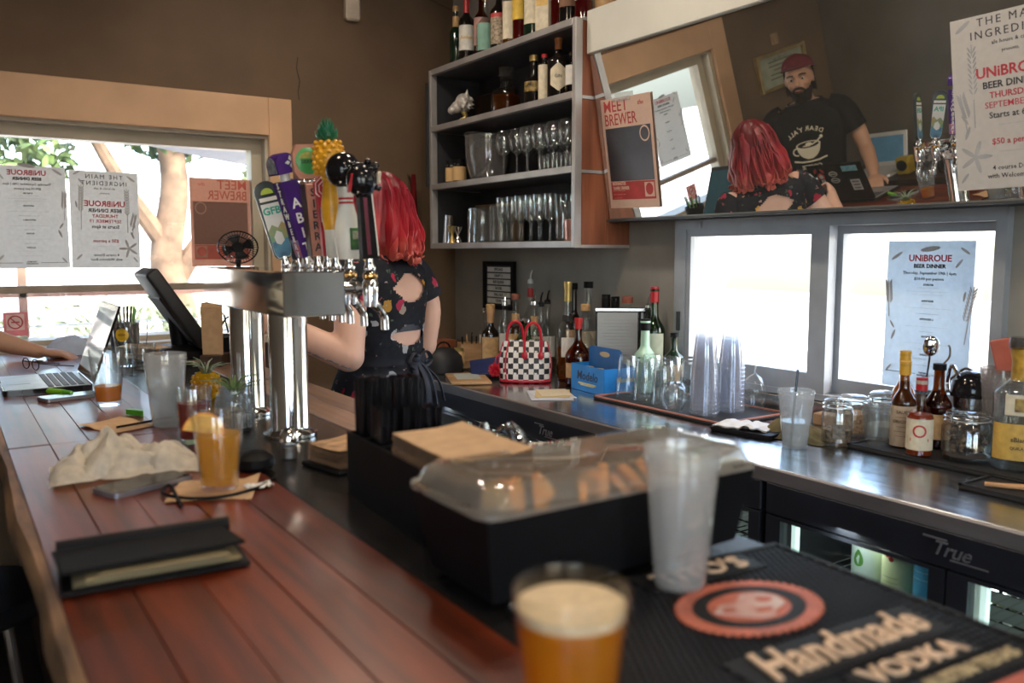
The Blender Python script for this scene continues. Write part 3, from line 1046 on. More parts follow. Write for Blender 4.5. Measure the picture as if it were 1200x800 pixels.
def unibroue(name, label, kind, mtx, w=PW, h=PH, seed=0, amp=0.003, pmat=None):
    """printed dinner poster; print shows on both faces as ink does through thin paper"""
    t = thing(name, label, 'poster')
    t.matrix_world = mtx
    T = curl(amp, seed)
    b = B()
    sheet(b, w, h, T)
    b.out('sheet', pmat or p_white, t)
    sc = w / PW
    bs = {'k': B(), 'r': B(), 'g': B()}
    for row in (MENU if kind == 'menu' else INGR):
        tx, sz, y, c, bo = row[:5]
        bs[c].text(tx.replace('-', '\u2013') if '--' in tx else tx, sz * sc, None, bold=bo, t=0.0009, space=row[5] if len(row) > 5 else 1.0,
                   fn=lambda p, y=y: T(Vector((p.x, p.y + y * sc, p.z))), res=1 if sz < .015 else 2)
    L = bs['g']
    rr = random.Random(3)
    for (x, y, s, a) in ((-.10, .17, .02, .6), (.10, .185, .016, -.6), (.085, .15, .016, .9), (-.105, -.03, .013, -1), (-.10, -.06, .016, 1.2), (-.11, -.16, .014, .9), (.10, -.15, .016, -.8), (.105, .06, .014, 1.4), (.0, .19, .03, .15)):
        if kind == 'menu' or abs(x) > .05:
            leafshape(L, x * sc, y * sc, s * sc, a, T)
    if kind == 'menu':
        wheat(L, -.116 * sc, .04 * sc, .06 * sc, 0.1, T)
        wheat(L, .112 * sc, .0, .09 * sc, -0.2, T)
        for sgn in (-1, 1):
            for x in (-.07, .07):
                bs['k'].raw([T(Vector((x * sc + dx, -.168 * sc + dy, .0009 * sgn))) for dx, dy in ((-.045, -.0008), (.045, -.0008), (.045, .0008), (-.045, .0008))], [(0, 1, 2, 3)])
    else:
        wheat(L, -.083 * sc, .03 * sc, .10 * sc, 0.0, T)
        wheat(L, -.10 * sc, -.02 * sc, .05 * sc, 0.25, T)
        wheat(L, .09 * sc, .04 * sc, .10 * sc, 0.05, T)
        for k in range(5):
            leafshape(L, -.085 * sc + .02 * math.cos(k * 1.25), -.115 * sc + .02 * math.sin(k * 1.25), .02 * sc, k * 1.25, T)
    bs['k'].out('lettering', ink, t, 0)
    tag(bs['r'].out('lettering', ink_red, t, 0), 'red lettering')
    bs['g'].out('ornament', ink_grey, t, 0)
    return t


def frame_matrix(origin, ex, ey):
    ex, ey = Vector(ex).normalized(), Vector(ey).normalized()
    ez = ex.cross(ey)
    m = Matrix((ex, ey, ez)).transposed().to_4x4()
    m.translation = Vector(origin)
    return m


# on the end window, facing the street (print reads backwards from inside)
unibroue('dinner_poster', 'dinner menu poster on the end window, reversed, leftmost of three', 'menu', frame_matrix((0.318, 4.094, 1.592), (-1, 0, -.01), (0, 0, 1)), 0.285, 0.42, 1)
unibroue('dinner_poster', 'reversed dinner poster on the end window beside the menu poster', 'ingr', frame_matrix((0.607, 4.094, 1.587), (-1, 0, .012), (.012, 0, 1)), 0.272, 0.415, 2)
# on the sliding window, facing the room
unibroue('dinner_poster', 'pale dinner menu poster hung on the sliding window', 'menu', frame_matrix((2.328, 1.362, 1.268), (0, -1, -0.01), (0, 0, 1)), 0.255, 0.425, 4, 0.002, paper('paper_blue', (0.62, 0.70, 0.76), 0.4))
# taped on the leaning mirror
mxz = mr_.matrix_basis if False else Matrix.Translation((2.19, 0, 1.575)) @ Euler((0, -TILT, 0)).to_matrix().to_4x4()


def on_mirror(y, zl, tw=0.0, off=-0.006):
    o = mxz @ Vector((off, y, zl))
    ez = mxz.to_3x3() @ Vector((-1, 0, 0))
    ey = mxz.to_3x3() @ Vector((0, math.sin(tw), math.cos(tw)))
    ex = ey.cross(ez)
    return frame_matrix(o, ex, ey)


unibroue('dinner_poster', 'large dinner poster taped on the mirror beside the reflected taps', 'ingr', on_mirror(1.068, 0.240, 0.012), 0.282, 0.415, 6, 0.003, paper('paper_grey', (0.66, 0.63, 0.59), 0.2))


def brewer(name, label, mtx, w, h, pm, red, dark, seed):
    t = thing(name, label, 'poster')
    t.matrix_world = mtx
    T = curl(0.003, seed)
    b = B()
    sheet(b, w, h, T)
    b.out('sheet', pm, t)
    k = h / 0.42

    def rect(b, x0, y0, x1, y1, e):
        for s in (-1, 1):
            b.grid(lambda u, v: T(Vector((lerp(x0, x1, u) * w, lerp(y0, y1, v) * h, s * e))), 6, 8)
    b = B()
    b.text('MEET', .062 * k, None, bold=.004, sx=.95 * w / .27, t=.0009, align='LEFT', fn=lambda p: T(Vector((p.x - .45 * w, p.y + .425 * h, p.z))))
    b.text('the', .024 * k, None, bold=.0, t=.0009, sx=w / .27, align='LEFT', shear=.3, fn=lambda p: T(Vector((p.x + .24 * w, p.y + .43 * h, p.z))))
    b.text('BREWER', .062 * k, None, bold=.004, sx=.78 * w / .27, t=.0009, align='LEFT', fn=lambda p: T(Vector((p.x - .45 * w, p.y + .305 * h, p.z))))
    rect(b, -.45, -.42, .45, -.255, .0007)
    b.out('print', red, t, 0)
    b = B()
    rect(b, -.45, -.25, .45, .235, .0007)
    b.out('picture', dark, t, 0)
    b = B()
    for rr_, z_ in ((.026, .0011), ):
        for s in (-1, 1):
            pts = []
            for q in range(20):
                a = 2 * PI * q / 20
                pts += [T(Vector((.33 * w + rr_ * math.cos(a), .16 * h + rr_ * 1.1 * math.sin(a), s * z_))), T(Vector((.33 * w + rr_ * .8 * math.cos(a), .16 * h + rr_ * .88 * math.sin(a), s * z_)))]
            b.raw(pts, [(2 * q, 2 * q + 1, (2 * q + 3) % 40, (2 * q + 2) % 40) for q in range(20)])
    b.text('BEERMASTER\nTAMER DINNER', .018 * k, None, bold=.03, sx=.75 * w / .27, t=.0012, align='LEFT', fn=lambda p: T(Vector((p.x - .42 * w, p.y - .295 * h, p.z))))
    b.text('------ ----- -----\n---- -------- ----\n--- ---- ---', .014 * k, None, sx=.9 * w / .27, t=.0012, align='LEFT', fn=lambda p: T(Vector((p.x - .42 * w, p.y - .37 * h, p.z))))
    rect(b, .24, -.40, .43, -.27, .0010)
    b.out('lettering', pm, t, 0)
    b = B()
    for s in (-1, 1):
        b.raw([T(Vector((.335 * w + .02 * math.cos(2 * PI * q / 14), -.33 * h + .022 * math.sin(2 * PI * q / 14), s * .0014))) for q in range(14)], [tuple(range(14))])
    b.out('emblem', red, t, 0)
    return t


brewer('brewer_poster', 'faded salmon poster on the end window, rightmost and reversed', frame_matrix((1.10, 4.094, 1.585), (-1, 0, 0), (0, 0, 1)), 0.275, 0.405,
       paper('paper_salmon', (0.66, 0.42, 0.33), 0.55), pbr('ink_salmon', (0.50, 0.12, 0.09), 0.8), paper('pic_salmon', (0.36, 0.22, 0.18), 0.45), 5)
brewer('brewer_poster', 'red and black poster taped over the left end of the mirror', on_mirror(2.428, 0.243, -0.03), 0.270, 0.405,
       paper('paper_pink', (0.70, 0.50, 0.40), 0.15), pbr('ink_brick', (0.42, 0.05, 0.05), 0.7), pbr('pic_dark', (0.045, 0.045, 0.055), 0.35, var=0.3, scale=6), 8)
# a clear plastic corner of tape over each mirror poster
for (y, zl, lab) in ((2.44, 0.448, 'clear strip of tape holding the brewer poster on the mirror'), (0.99, 0.475, 'clear strip of tape holding the big dinner poster on the mirror')):
    o = B().box((0, 0, 0), (0.10, 0.03, 0.0006)).out('tape', thin_glass('tape', (0.9, 0.9, 0.88), haze=0.25), None, 0)
    o.matrix_world = on_mirror(y, zl, -0.05, -0.0085)
    tag(o, lab, 'tape')

# no-smoking sticker low on the end window
t = thing('no_smoking_sticker', 'small pink no-smoking sticker low on the end window', 'sticker')
t.matrix_world = frame_matrix((0.245, 4.0965, 1.150), (1, 0, 0), (0, 0, 1))
B().box((0, 0, 0), (0.088, 0.10, 0.0008)).out('card', pbr('sticker_pink', (0.72, 0.22, 0.26), 0.6), t, 0)
B().box((0, 0.008, 0.0008), (0.066, 0.066, 0.0006)).out('field', pbr('sticker_pale', (0.74, 0.52, 0.50), 0.6), t, 0)
b = B()
b.tube([(0.026 * math.cos(2 * PI * k / 24), 0.008 + 0.026 * math.sin(2 * PI * k / 24), 0.0016) for k in range(24)], 0.003, 6, closed=True)
b.tube([(-0.017, 0.026, 0.0016), (0.017, -0.010, 0.0016)], 0.0026, 6)
b.box((0, 0.008, 0.0016), (0.03, 0.006, 0.001))
b.out('symbol', pbr('sticker_red', (0.5, 0.06, 0.08), 0.6), t)
B().box((0.012, -0.064, 0), (0.06, 0.022, 0.0008)).out('strip', pbr('sticker_green', (0.45, 0.62, 0.5), 0.6), t, 0)
# ------------------------------------------------------------------ people
def fuse(b, voxel, smooth_it, name, mat, parent, fn_mat=None):
    """one continuous skin over overlapping volumes"""
    me = bpy.data.meshes.new(name)
    bmesh.ops.recalc_face_normals(b.bm, faces=b.bm.faces[:])
    b.bm.to_mesh(me)
    b.bm.free()
    o = bpy.data.objects.new(name, me)
    COL.objects.link(o)
    rm = o.modifiers.new('r', 'REMESH')
    rm.mode = 'VOXEL'
    rm.voxel_size = voxel
    rm.use_smooth_shade = True
    sm = o.modifiers.new('s', 'SMOOTH')
    sm.factor = 0.5
    sm.iterations = smooth_it
    dg = bpy.context.evaluated_depsgraph_get()
    m2 = bpy.data.meshes.new_from_object(o.evaluated_get(dg))
    o.modifiers.clear()
    o.data = m2
    bpy.data.meshes.remove(me)
    m2.materials.clear()
    for m in (mat if isinstance(mat, (list, tuple)) else [mat]):
        m2.materials.append(m)
    for p in m2.polygons:
        p.use_smooth = True
        if fn_mat:
            p.material_index = fn_mat(p.center)
    o.parent = parent
    return o


def limb(b, pts, rads, n=14):
    """tapered limb with round ends through the joints"""
    P = crv(pts, 6)
    m = len(P)
    rr = []
    segs = len(pts) - 1
    for i in range(m):
        u = i / (m - 1) * segs
        k = min(int(u), segs - 1)
        t = u - k
        t = t * t * (3 - 2 * t)
        rr.append(lerp(rads[k], rads[k + 1], t))
    b.tube(P, rr, n)
    b.sph(P[0], rr[0] * 0.99, 12, 8)
    b.sph(P[-1], rr[-1] * 0.99, 12, 8)


def hand(b, wrist, d, palm_n, size=1.0, curl_=0.5, side=1):
    """palm with four fingers of different length and a thumb; d = pointing direction, palm_n = out of the palm"""
    d = Vector(d).normalized()
    n = Vector(palm_n)
    n = (n - d * n.dot(d)).normalized()
    w = d.cross(n) * side
    W = Vector(wrist)
    c = W + d * 0.047 * size
    Mx = Matrix((w, d, n)).transposed().to_4x4()
    b.sph(c, (0.040 * size, 0.052 * size, 0.016 * size), 14, 10, Mx)
    b.sph(W + d * 0.075 * size, (0.039 * size, 0.022 * size, 0.014 * size), 14, 8, Mx)
    for k, (off, L) in enumerate(((-0.030, 0.066), (-0.010, 0.078), (0.011, 0.072), (0.031, 0.056))):
        p0 = W + d * 0.085 * size + w * off * size
        a = curl_
        p = [p0 - d * 0.02 * size]
        cur = p0
        ang = 0.15
        p.append(cur)
        for j, fr in enumerate((0.45, 0.32, 0.23)):
            ang += a * (0.6 if j == 0 else 0.9)
            dirv = d * math.cos(ang) + n * math.sin(ang) + w * off * 1.6
            cur = cur + dirv.normalized() * L * fr * size
            p.append(cur)
        limb(b, p, [0.0095 * size, 0.0095 * size, 0.0088 * size, 0.008 * size, 0.0068 * size], 10)
    t0 = W + d * 0.02 * size - w * 0.024 * size + n * 0.004
    limb(b, [t0, t0 + d * 0.03 * size - w * 0.026 * size + n * 0.008, t0 + d * 0.058 * size - w * 0.034 * size + n * 0.016, t0 + d * 0.078 * size - w * 0.033 * size + n * 0.024],
         [0.014 * size, 0.0125 * size, 0.0105 * size, 0.008 * size], 10)


def head_prims(b, c, s=1.0, jaw=1.0, ears=True):
    """c = centre of the head; face looks along +Y; full height about 0.225*s"""
    c = Vector(c)
    b.sph(c + Vector((0, -0.012, 0.028)) * s, (0.074 * s, 0.094 * s, 0.084 * s), 20, 14)
    b.sph(c + Vector((0, 0.022, -0.030)) * s, (0.060 * s, 0.066 * s, 0.075 * s), 18, 12)
    b.sph(c + Vector((0, 0.040, -0.078)) * s, (0.040 * s * jaw, 0.040 * s, 0.030 * s), 14, 10)
    b.sph(c + Vector((0, 0.078, 0.028)) * s, (0.052 * s, 0.016 * s, 0.014 * s), 14, 8)
    limb(b, [c + Vector((0, 0.080, 0.018)) * s, c + Vector((0, 0.096, -0.006)) * s, c + Vector((0, 0.104, -0.024)) * s], [0.008 * s, 0.010 * s, 0.014 * s], 10)
    b.sph(c + Vector((0, 0.082, -0.052)) * s, (0.026 * s, 0.012 * s, 0.007 * s), 12, 8)
    b.sph(c + Vector((0, 0.079, -0.064)) * s, (0.022 * s, 0.012 * s, 0.007 * s), 12, 8)
    for x in (-1, 1):
        b.sph(c + Vector((0.040 * x, 0.062, -0.022)) * s, (0.022 * s, 0.020 * s, 0.020 * s), 12, 8)
        if ears:
            b.sph(c + Vector((0.074 * x, -0.006, -0.006)) * s, (0.010 * s, 0.020 * s, 0.032 * s), 12, 8)
    return c


def eyes(c, parent, s=1.0, col=(0.05, 0.03, 0.02)):
    c = Vector(c)
    for x in (-1, 1):
        e = B().sph((0, 0, 0), 0.0098 * s, 12, 8).out('eye', pbr('eye_white', (0.75, 0.72, 0.68), 0.2, var=0.02), parent)
        e.location = c + Vector((0.030 * x, 0.0742, 0.006)) * s
        B().sph((0, 0.0070 * s, 0), (0.0070 * s, 0.0038 * s, 0.0070 * s), 10, 6).out('iris', pbr('iris', col, 0.15), e)
        B().tube(crv([c + Vector((0.015 * x, 0.095, 0.028)) * s, c + Vector((0.034 * x, 0.092, 0.033)) * s, c + Vector((0.052 * x, 0.078, 0.026)) * s], 4), 0.0042 * s, 6).out('eyebrow', pbr('brow', (0.03, 0.018, 0.012), 0.8), parent)


skin_f = pbr('skin_fair', (0.66, 0.40, 0.31), 0.5, var=0.05, scale=6)
skin_m = pbr('skin_tan', (0.46, 0.25, 0.16), 0.5, var=0.06, scale=6)


def hairmat(name, top, mid, tip, z0, z1):
    m, nt, out = _new(name)
    p = N(nt, 'ShaderNodeBsdfPrincipled')
    tc = N(nt, 'ShaderNodeTexCoord')
    sp = N(nt, 'ShaderNodeSeparateXYZ')
    nt.links.new(tc.outputs['Object'], sp.inputs[0])
    mr = N(nt, 'ShaderNodeMapRange')
    mr.inputs['From Min'].default_value = z0
    mr.inputs['From Max'].default_value = z1
    nt.links.new(sp.outputs['Z'], mr.inputs[0])
    g = tex(nt, 30, 4, (3, 3, 0.25))
    ad = N(nt, 'ShaderNodeMath', operation='MULTIPLY_ADD')
    ad.inputs[1].default_value = 0.45
    nt.links.new(g.outputs[0], ad.inputs[0])
    nt.links.new(mr.outputs[0], ad.inputs[2])
    col = ramp(nt, ad.outputs[0], [(0.15, tip), (0.6, mid), (1.15, top)])
    nt.links.new(col, p.inputs['Base Color'])
    p.inputs['Roughness'].default_value = 0.38
    bp = N(nt, 'ShaderNodeBump')
    bp.inputs['Strength'].default_value = 0.5
    bp.inputs['Distance'].default_value = 0.004
    nt.links.new(g.outputs[0], bp.inputs['Height'])
    nt.links.new(bp.outputs[0], p.inputs['Normal'])
    nt.links.new(p.outputs[0], out.inputs[0])
    return m


def floral():
    m, nt, out = _new('floral_navy')
    p = N(nt, 'ShaderNodeBsdfPrincipled')
    p.inputs['Roughness'].default_value = 0.75
    tc = N(nt, 'ShaderNodeTexCoord')
    cur = None
    base = ramp(nt, tex(nt, 60, 3).outputs[0], [(0.3, (0.010, 0.013, 0.024)), (0.7, (0.020, 0.025, 0.042))])
    cur = base
    for (sc, off, thr, stops) in ((15, 0.0, 0.30, [(0.0, (0.50, 0.02, 0.05)), (0.40, (0.62, 0.06, 0.16)), (0.42, (0.70, 0.40, 0.07)), (0.55, (0.75, 0.45, 0.1)), (0.57, (0.45, 0.52, 0.62)), (1.0, (0.62, 0.62, 0.66))]),
                                  (34, 3.1, 0.20, [(0.0, (0.65, 0.62, 0.6)), (0.45, (0.55, 0.05, 0.08)), (0.47, (0.16, 0.24, 0.16)), (1.0, (0.10, 0.16, 0.12))])):
        mp = N(nt, 'ShaderNodeMapping')
        mp.inputs['Location'].default_value = (off, off * 2, off)
        nt.links.new(tc.outputs['Object'], mp.inputs[0])
        wv = N(nt, 'ShaderNodeTexNoise')
        wv.inputs['Scale'].default_value = sc * 3
        nt.links.new(mp.outputs[0], wv.inputs[0])
        mxv = N(nt, 'ShaderNodeVectorMath', operation='MULTIPLY_ADD')
        mxv.inputs[1].default_value = (0.03, 0.03, 0.03)
        nt.links.new(wv.outputs['Color'], mxv.inputs[0])
        nt.links.new(mp.outputs[0], mxv.inputs[2])
        v = N(nt, 'ShaderNodeTexVoronoi')
        v.inputs['Scale'].default_value = sc
        nt.links.new(mxv.outputs[0], v.inputs['Vector'])
        s = N(nt, 'ShaderNodeSeparateColor')
        nt.links.new(v.outputs['Color'], s.inputs[0])
        fc = ramp(nt, s.outputs[0], stops)
        lt = N(nt, 'ShaderNodeMath', operation='LESS_THAN')
        lt.inputs[1].default_value = thr
        nt.links.new(v.outputs['Distance'], lt.inputs[0])
        sel = N(nt, 'ShaderNodeMath', operation='GREATER_THAN')
        sel.inputs[1].default_value = 0.36
        nt.links.new(s.outputs[1], sel.inputs[0])
        mu = N(nt, 'ShaderNodeMath', operation='MULTIPLY')
        nt.links.new(lt.outputs[0], mu.inputs[0])
        nt.links.new(sel.outputs[0], mu.inputs[1])
        mc = N(nt, 'ShaderNodeMix', data_type='RGBA')
        nt.links.new(mu.outputs[0], mc.inputs[0])
        nt.links.new(cur, mc.inputs[6])
        nt.links.new(fc, mc.inputs[7])
        cur = mc.outputs[2]
    nt.links.new(cur, p.inputs['Base Color'])
    nt.links.new(p.outputs[0], out.inputs[0])
    return m


FLORAL = floral()

# ---- woman behind the bar, back turned
wo_ = thing('person', 'woman with long red hair in a dark floral cut-out dress, back turned', 'person', (1.24, 2.65, 0.0), R(27))
wo_.scale = (0.965, 0.965, 0.968)
TORSO = [(0.80, .185, .150, 0), (0.90, .200, .165, -.01), (1.00, .190, .150, -.005), (1.08, .165, .128, 0), (1.135, .152, .116, .005), (1.20, .156, .120, .008), (1.27, .166, .128, .010), (1.34, .178, .128, .006), (1.40, .186, .116, 0), (1.44, .180, .096, -.005), (1.475, .125, .070, -.01), (1.50, .070, .056, -.01)]


def rings(tab, z):
    for k in range(len(tab) - 1):
        a, c = tab[k], tab[k + 1]
        if a[0] <= z <= c[0]:
            t = (z - a[0]) / (c[0] - a[0])
            t = t * t * (3 - 2 * t) * 0.5 + t * 0.5
            return [lerp(a[i], c[i], t) for i in (1, 2, 3)]
    return list(tab[-1][1:]) if z > tab[-1][0] else list(tab[0][1:])


def torso_pt(tab, u, z, sc=1.0):
    a, d, y0 = rings(tab, z)
    th = 2 * PI * u
    c, s = math.cos(th), math.sin(th)
    e = 2.5
    q = (abs(c) ** e + abs(s) ** e) ** (-1 / e)
    # slight furrow along the spine
    f = 1.0 - 0.05 * math.exp(-((c / 0.25) ** 2)) * (1 if s < 0 else 0)
    return Vector((a * c * q * sc, y0 + d * s * q * sc * f, z))


b = B()
b.grid(lambda u, v: torso_pt(TORSO, u, lerp(0.80, 1.50, v), 0.97 if 0 < v < 1 else 0.002), 36, 37, closed=True)
b.sph((0, -.01, 1.47), (.09, .065, .05))
limb(b, [(0, -.015, 1.46), (0, -.005, 1.53), (0, .01, 1.60)], [.058, .050, .052])
head_prims(b, (0, .015, 1.635), 1.0, 0.85)
for s in (-1, 1):
    b.sph((.165 * s, -.005, 1.425), (.058, .055, .055))
    limb(b, [(.085 * s, 0, .88), (.088 * s, .005, .50), (.085 * s, -.01, .09)], [.092, .058, .040])
    limb(b, [(.085 * s, -.03, .055), (.092 * s, .08, .035), (.1 * s, .16, .028)], [.036, .036, .026])
# right arm hangs, forearm forward; left arm bent with the hand raised to the taps
limb(b, [(.178, -.005, 1.425), (.225, -.035, 1.30), (.232, -.02, 1.15)], [.054, .048, .041])
limb(b, [(.232, -.02, 1.15), (.215, .10, 1.06), (.19, .20, 1.00)], [.042, .037, .026])
hand(b, (.19, .20, 1.00), (-.1, .9, -.3), (-.7, 0, -.5), 0.95, 0.5, 1)
limb(b, [(-.178, -.005, 1.42), (-.235, -.05, 1.29), (-.275, -.075, 1.165)], [.056, .053, .050])
limb(b, [(-.275, -.075, 1.165), (-.335, .02, 1.215), (-.385, .115, 1.275)], [.052, .046, .028])
hand(b, (-.385, .115, 1.275), (-.45, .8, .3), (.6, .3, -.3), 0.95, 0.7, -1)
wbody = fuse(b, 0.0075, 3, 'body', [skin_f], wo_)
eyes((0, .015, 1.635), wo_)
B().sph((0, .093, 1.576), (.022, .006, .007), 12, 8).out('lips', pbr('lips', (0.45, 0.10, 0.10), 0.4), wo_)
# faint ink drawing on the left forearm
b = B()
for k in range(9):
    c = Vector((-.300 - .007 * k, -.068 + .0135 * k, 1.165 + .006 * k))
    pts = []
    for q in range(7):
        a = -2.3 + q * .34 + .35 * math.sin(k * 2.1)
        pts.append(c + Vector((.055 * math.cos(a) * .75, .055 * math.sin(a) * .55 - .004, .055 * math.sin(a) * .62)) * (0.98 + .01 * math.sin(q * 2 + k)))
    b.tube(crv(pts, 2), 0.0022, 5)
tag(b.out('tattoo', pbr('tattoo_ink', (0.12, 0.11, 0.13), 0.7), wo_), kind='stuff')

# dress bodice with two lens-shaped openings in the back
DT = [(z, a + .004, d + .005, y) for z, a, d, y in TORSO]


def in_cut(u, v):
    z = lerp(1.10, 1.485, v)
    p = torso_pt(DT, u, z)
    if p.y > 0:
        return False
    x = p.x

    def lens(cx, cz, w, h):
        q = (x - cx) / w
        return abs(q) < 1 and abs(z - cz) < h * (1 - q * q)
    return lens(0.005, 1.375, .092, .050) or lens(0.005, 1.212, .098, .036)


def arm_hole(u, v):
    z = lerp(1.10, 1.485, v)
    p = torso_pt(DT, u, z)
    return abs(p.x) > .165 and z > 1.37 and abs(p.y) < .07


b = B()
b.grid(lambda u, v: torso_pt(DT, u, lerp(1.10, 1.485, v)), 120, 70, keep=lambda u, v: not in_cut(u, v), closed=True)
b.solid(-0.003)
dress = b.out('dress', FLORAL, wo_)
# sleeves
for s in (-1, 1):
    b = B()
    P = crv([(.15 * s, -.004, 1.435), (.19 * s, -.012, 1.405), ((.222 if s > 0 else .228) * s, -.035, 1.325)], 5)
    b.tube(P, [lerp(.062, .062, k / 10) for k in range(len(P))], 18, caps=False)
    b.solid(-0.003)
    b.out('sleeve', FLORAL, wo_)
# skirt with soft folds
b = B()


def skirt(u, v):
    z = lerp(1.135, 0.52, v)
    t = v
    a = lerp(.158, .25, min(1, t * 1.5)) + .012 * math.sin(PI * min(1, t * 2.2))
    d = lerp(.122, .225, min(1, t * 1.5)) + .02 * math.sin(PI * min(1, t * 2.2))
    th = 2 * PI * u
    f = 1 + .035 * t * math.sin(th * 9 + 1.2 * math.sin(th * 2)) + .012 * t * math.sin(th * 17)
    return Vector((a * math.cos(th) * f, .003 + d * math.sin(th) * f, z))


b.grid(skirt, 96, 24, closed=True)
b.solid(-0.003)
b.out('skirt', FLORAL, wo_)
navy = pbr('navy_sash', (0.016, 0.020, 0.036), 0.7)
b = B()
b.grid(lambda u, v: torso_pt(DT, u, lerp(1.115, 1.150, v), 1.05), 40, 3, closed=True)
b.solid(-0.003)
b.out('sash', navy, wo_)
b = B()
for (x, dx, L, y) in ((-.02, -.05, .20, -.142), (.02, .03, .22, -.146), (0.0, -.015, .17, -.150), (.03, .06, .15, -.140)):
    P = crv([(x * .4, y + .01, 1.132), (x + dx * .4, y - .03, 1.08), (x + dx * .7, y - .05, 1.13 - L * .6), (x + dx, y - .055, 1.13 - L)], 5)
    b.tube(P, [.009 + .006 * k / len(P) for k in range(len(P))], 8, flat=.35)
b.sph((0.0, -.142, 1.132), (.02, .016, .017))
for s in (-1, 1):
    b.tube(crv([(0, -.142, 1.132), (.035 * s, -.16, 1.155), (.065 * s, -.158, 1.125), (.03 * s, -.156, 1.105), (0, -.145, 1.128)], 4), .009, 8, flat=.4)
tag(b.out('bow', navy, wo_), 'navy ribbon bow tied at the waist')
b = B()
b.grid(lambda u, v: torso_pt(TORSO, lerp(.60, .90, u), lerp(1.225, 1.252, v), 0.995), 24, 3)
b.solid(-0.002)
tag(b.out('strap', pbr('strap_grey', (0.14, 0.15, 0.19), 0.7), wo_), 'grey band across the lower opening')
# hair: a full cap with waves and many separate locks that curl at the ends
HAIR = hairmat('red_hair', (0.22, 0.006, 0.018), (0.40, 0.020, 0.032), (0.60, 0.17, 0.12), 1.44, 1.74)
hc = Vector((0, .008, 1.655))


def hair_pt(u, v):
    th = 2 * PI * u
    if v < .45:
        t = v / .45
        ph = t * PI / 2
        r, z = math.sin(ph), .108 * math.cos(ph)
        rx, ry = .090 * r, .108 * r
        z = .012 + z
    else:
        t = (v - .45) / .55
        z = .012 - .180 * t
        rx, ry = .090 + .026 * math.sin(t * PI * .62), .108 + .012 * math.sin(t * PI * .6)
        if t > .8:
            rx *= 1 - .12 * (t - .8) / .2
            ry *= 1 - .12 * (t - .8) / .2
    w = .006 * math.sin(th * 7 + 3 * v) + .008 * noise.noise(Vector((math.cos(th) * 3, math.sin(th) * 3, v * 4)))
    c, s = math.cos(th), math.sin(th)
    return hc + Vector(((rx + w) * c, (ry + w) * s - .012 * (1 if s < 0 else 0) * v, z))


b = B()
b.grid(hair_pt, 48, 26, keep=lambda u, v: not (v > .42 and .14 < u < .36), closed=True)
b.solid(-0.012)
rr = random.Random(11)
for k in range(64):
    th = rr.uniform(PI * .76, PI * 2.24)
    c, s = math.cos(th), math.sin(th)
    v0 = rr.uniform(.22, .5)
    p0 = hair_pt((th / (2 * PI)) % 1, v0)
    drop = rr.uniform(.20, .30)
    pts = [p0]
    for j in range(1, 6):
        t = j / 5
        vv = lerp(v0, 1.0, t)
        q = hair_pt(((th + .10 * math.sin(t * 3 + k)) / (2 * PI)) % 1, vv)
        wob = .016 * t * math.sin(t * 8 + k * 1.7)
        pts.append(q + Vector((c * (-.001 + .008 * t + wob), s * (-.001 + .008 * t + wob), -.014 * t * rr.uniform(-.6, 1.6))))
    e = pts[-1]
    sg = rr.choice((-1, 1))
    pts.append(e + Vector((c * .02 - s * .015 * sg, s * .02 + c * .015 * sg, .004)))
    P = crv(pts, 4)
    b.tube(P, [.005 + .015 * math.sin(PI * min(1, .12 + .85 * i / len(P))) for i in range(len(P))], 10, flat=.30)
tag(b.out('hair', HAIR, wo_, 60), 'long wavy red hair, paler at the ends')
for s in (-1, 1):
    B().lathe([(0, 0), (.034, 0), (.03, .045), (0, .05)], (.092 * s, .07, .0), n=12, sy=2.4).out('shoe', M['black'], wo_)

# ---- man on the customer side, seen in the mirror, left hand on the bar
mo = thing('person', 'bearded man in a maroon cap and black printed T-shirt, reflected in the mirror', 'person', (-0.16, 3.42, 0.0), -R(118))
MT = [(0.86, .165, .115, 0), (0.95, .168, .118, 0), (1.05, .165, .118, 0), (1.15, .172, .120, 0), (1.27, .190, .128, 0), (1.38, .205, .128, 0), (1.46, .208, .112, -.005), (1.505, .18, .085, -.01), (1.545, .10, .062, -.01), (1.57, .062, .055, -.01)]
b = B()
b.grid(lambda u, v: torso_pt(MT, u, lerp(0.86, 1.57, v), 0.96 if 0 < v < 1 else 0.002), 36, 37, closed=True)
limb(b, [(0, -.015, 1.52), (0, 0, 1.59), (0, .012, 1.65)], [.062, .056, .056])
HC = (0, .02, 1.69)
head_prims(b, HC, 1.06, 1.12)
for s in (-1, 1):
    b.sph((.19 * s, -.005, 1.475), (.066, .062, .062))
    limb(b, [(.09 * s, 0, .92), (.1 * s, .01, .50), (.1 * s, -.02, .09)], [.095, .062, .045])
    limb(b, [(.1 * s, -.03, .05), (.11 * s, .1, .04), (.115 * s, .19, .03)], [.04, .04, .03])
# shirt stays on the upper arms; left hand flat on the bar, right hand on the bar edge
WL = Vector((-.385, .30, 1.078))
limb(b, [(-.20, -.005, 1.47), (-.275, .0, 1.33), (-.325, .035, 1.20)], [.058, .050, .042])
limb(b, [(-.325, .035, 1.20), (-.36, .17, 1.125), WL], [.044, .038, .027])
hand(b, WL, (-.12, 1, -.12), (0, -.05, -1), 1.02, 0.33, -1)
limb(b, [(.20, -.005, 1.47), (.262, .0, 1.33), (.305, .05, 1.20)], [.058, .050, .042])
WR = Vector((.345, .27, 1.078))
limb(b, [(.305, .05, 1.20), (.33, .16, 1.13), WR], [.044, .038, .027])
hand(b, WR, (.15, 1, -.12), (0, -.05, -1), 1.02, 0.33, 1)
fuse(b, 0.0075, 3, 'body', [skin_m], mo)
eyes(HC, mo, 1.06)
blackcloth = pbr('black_cloth', (0.013, 0.013, 0.016), 0.85)
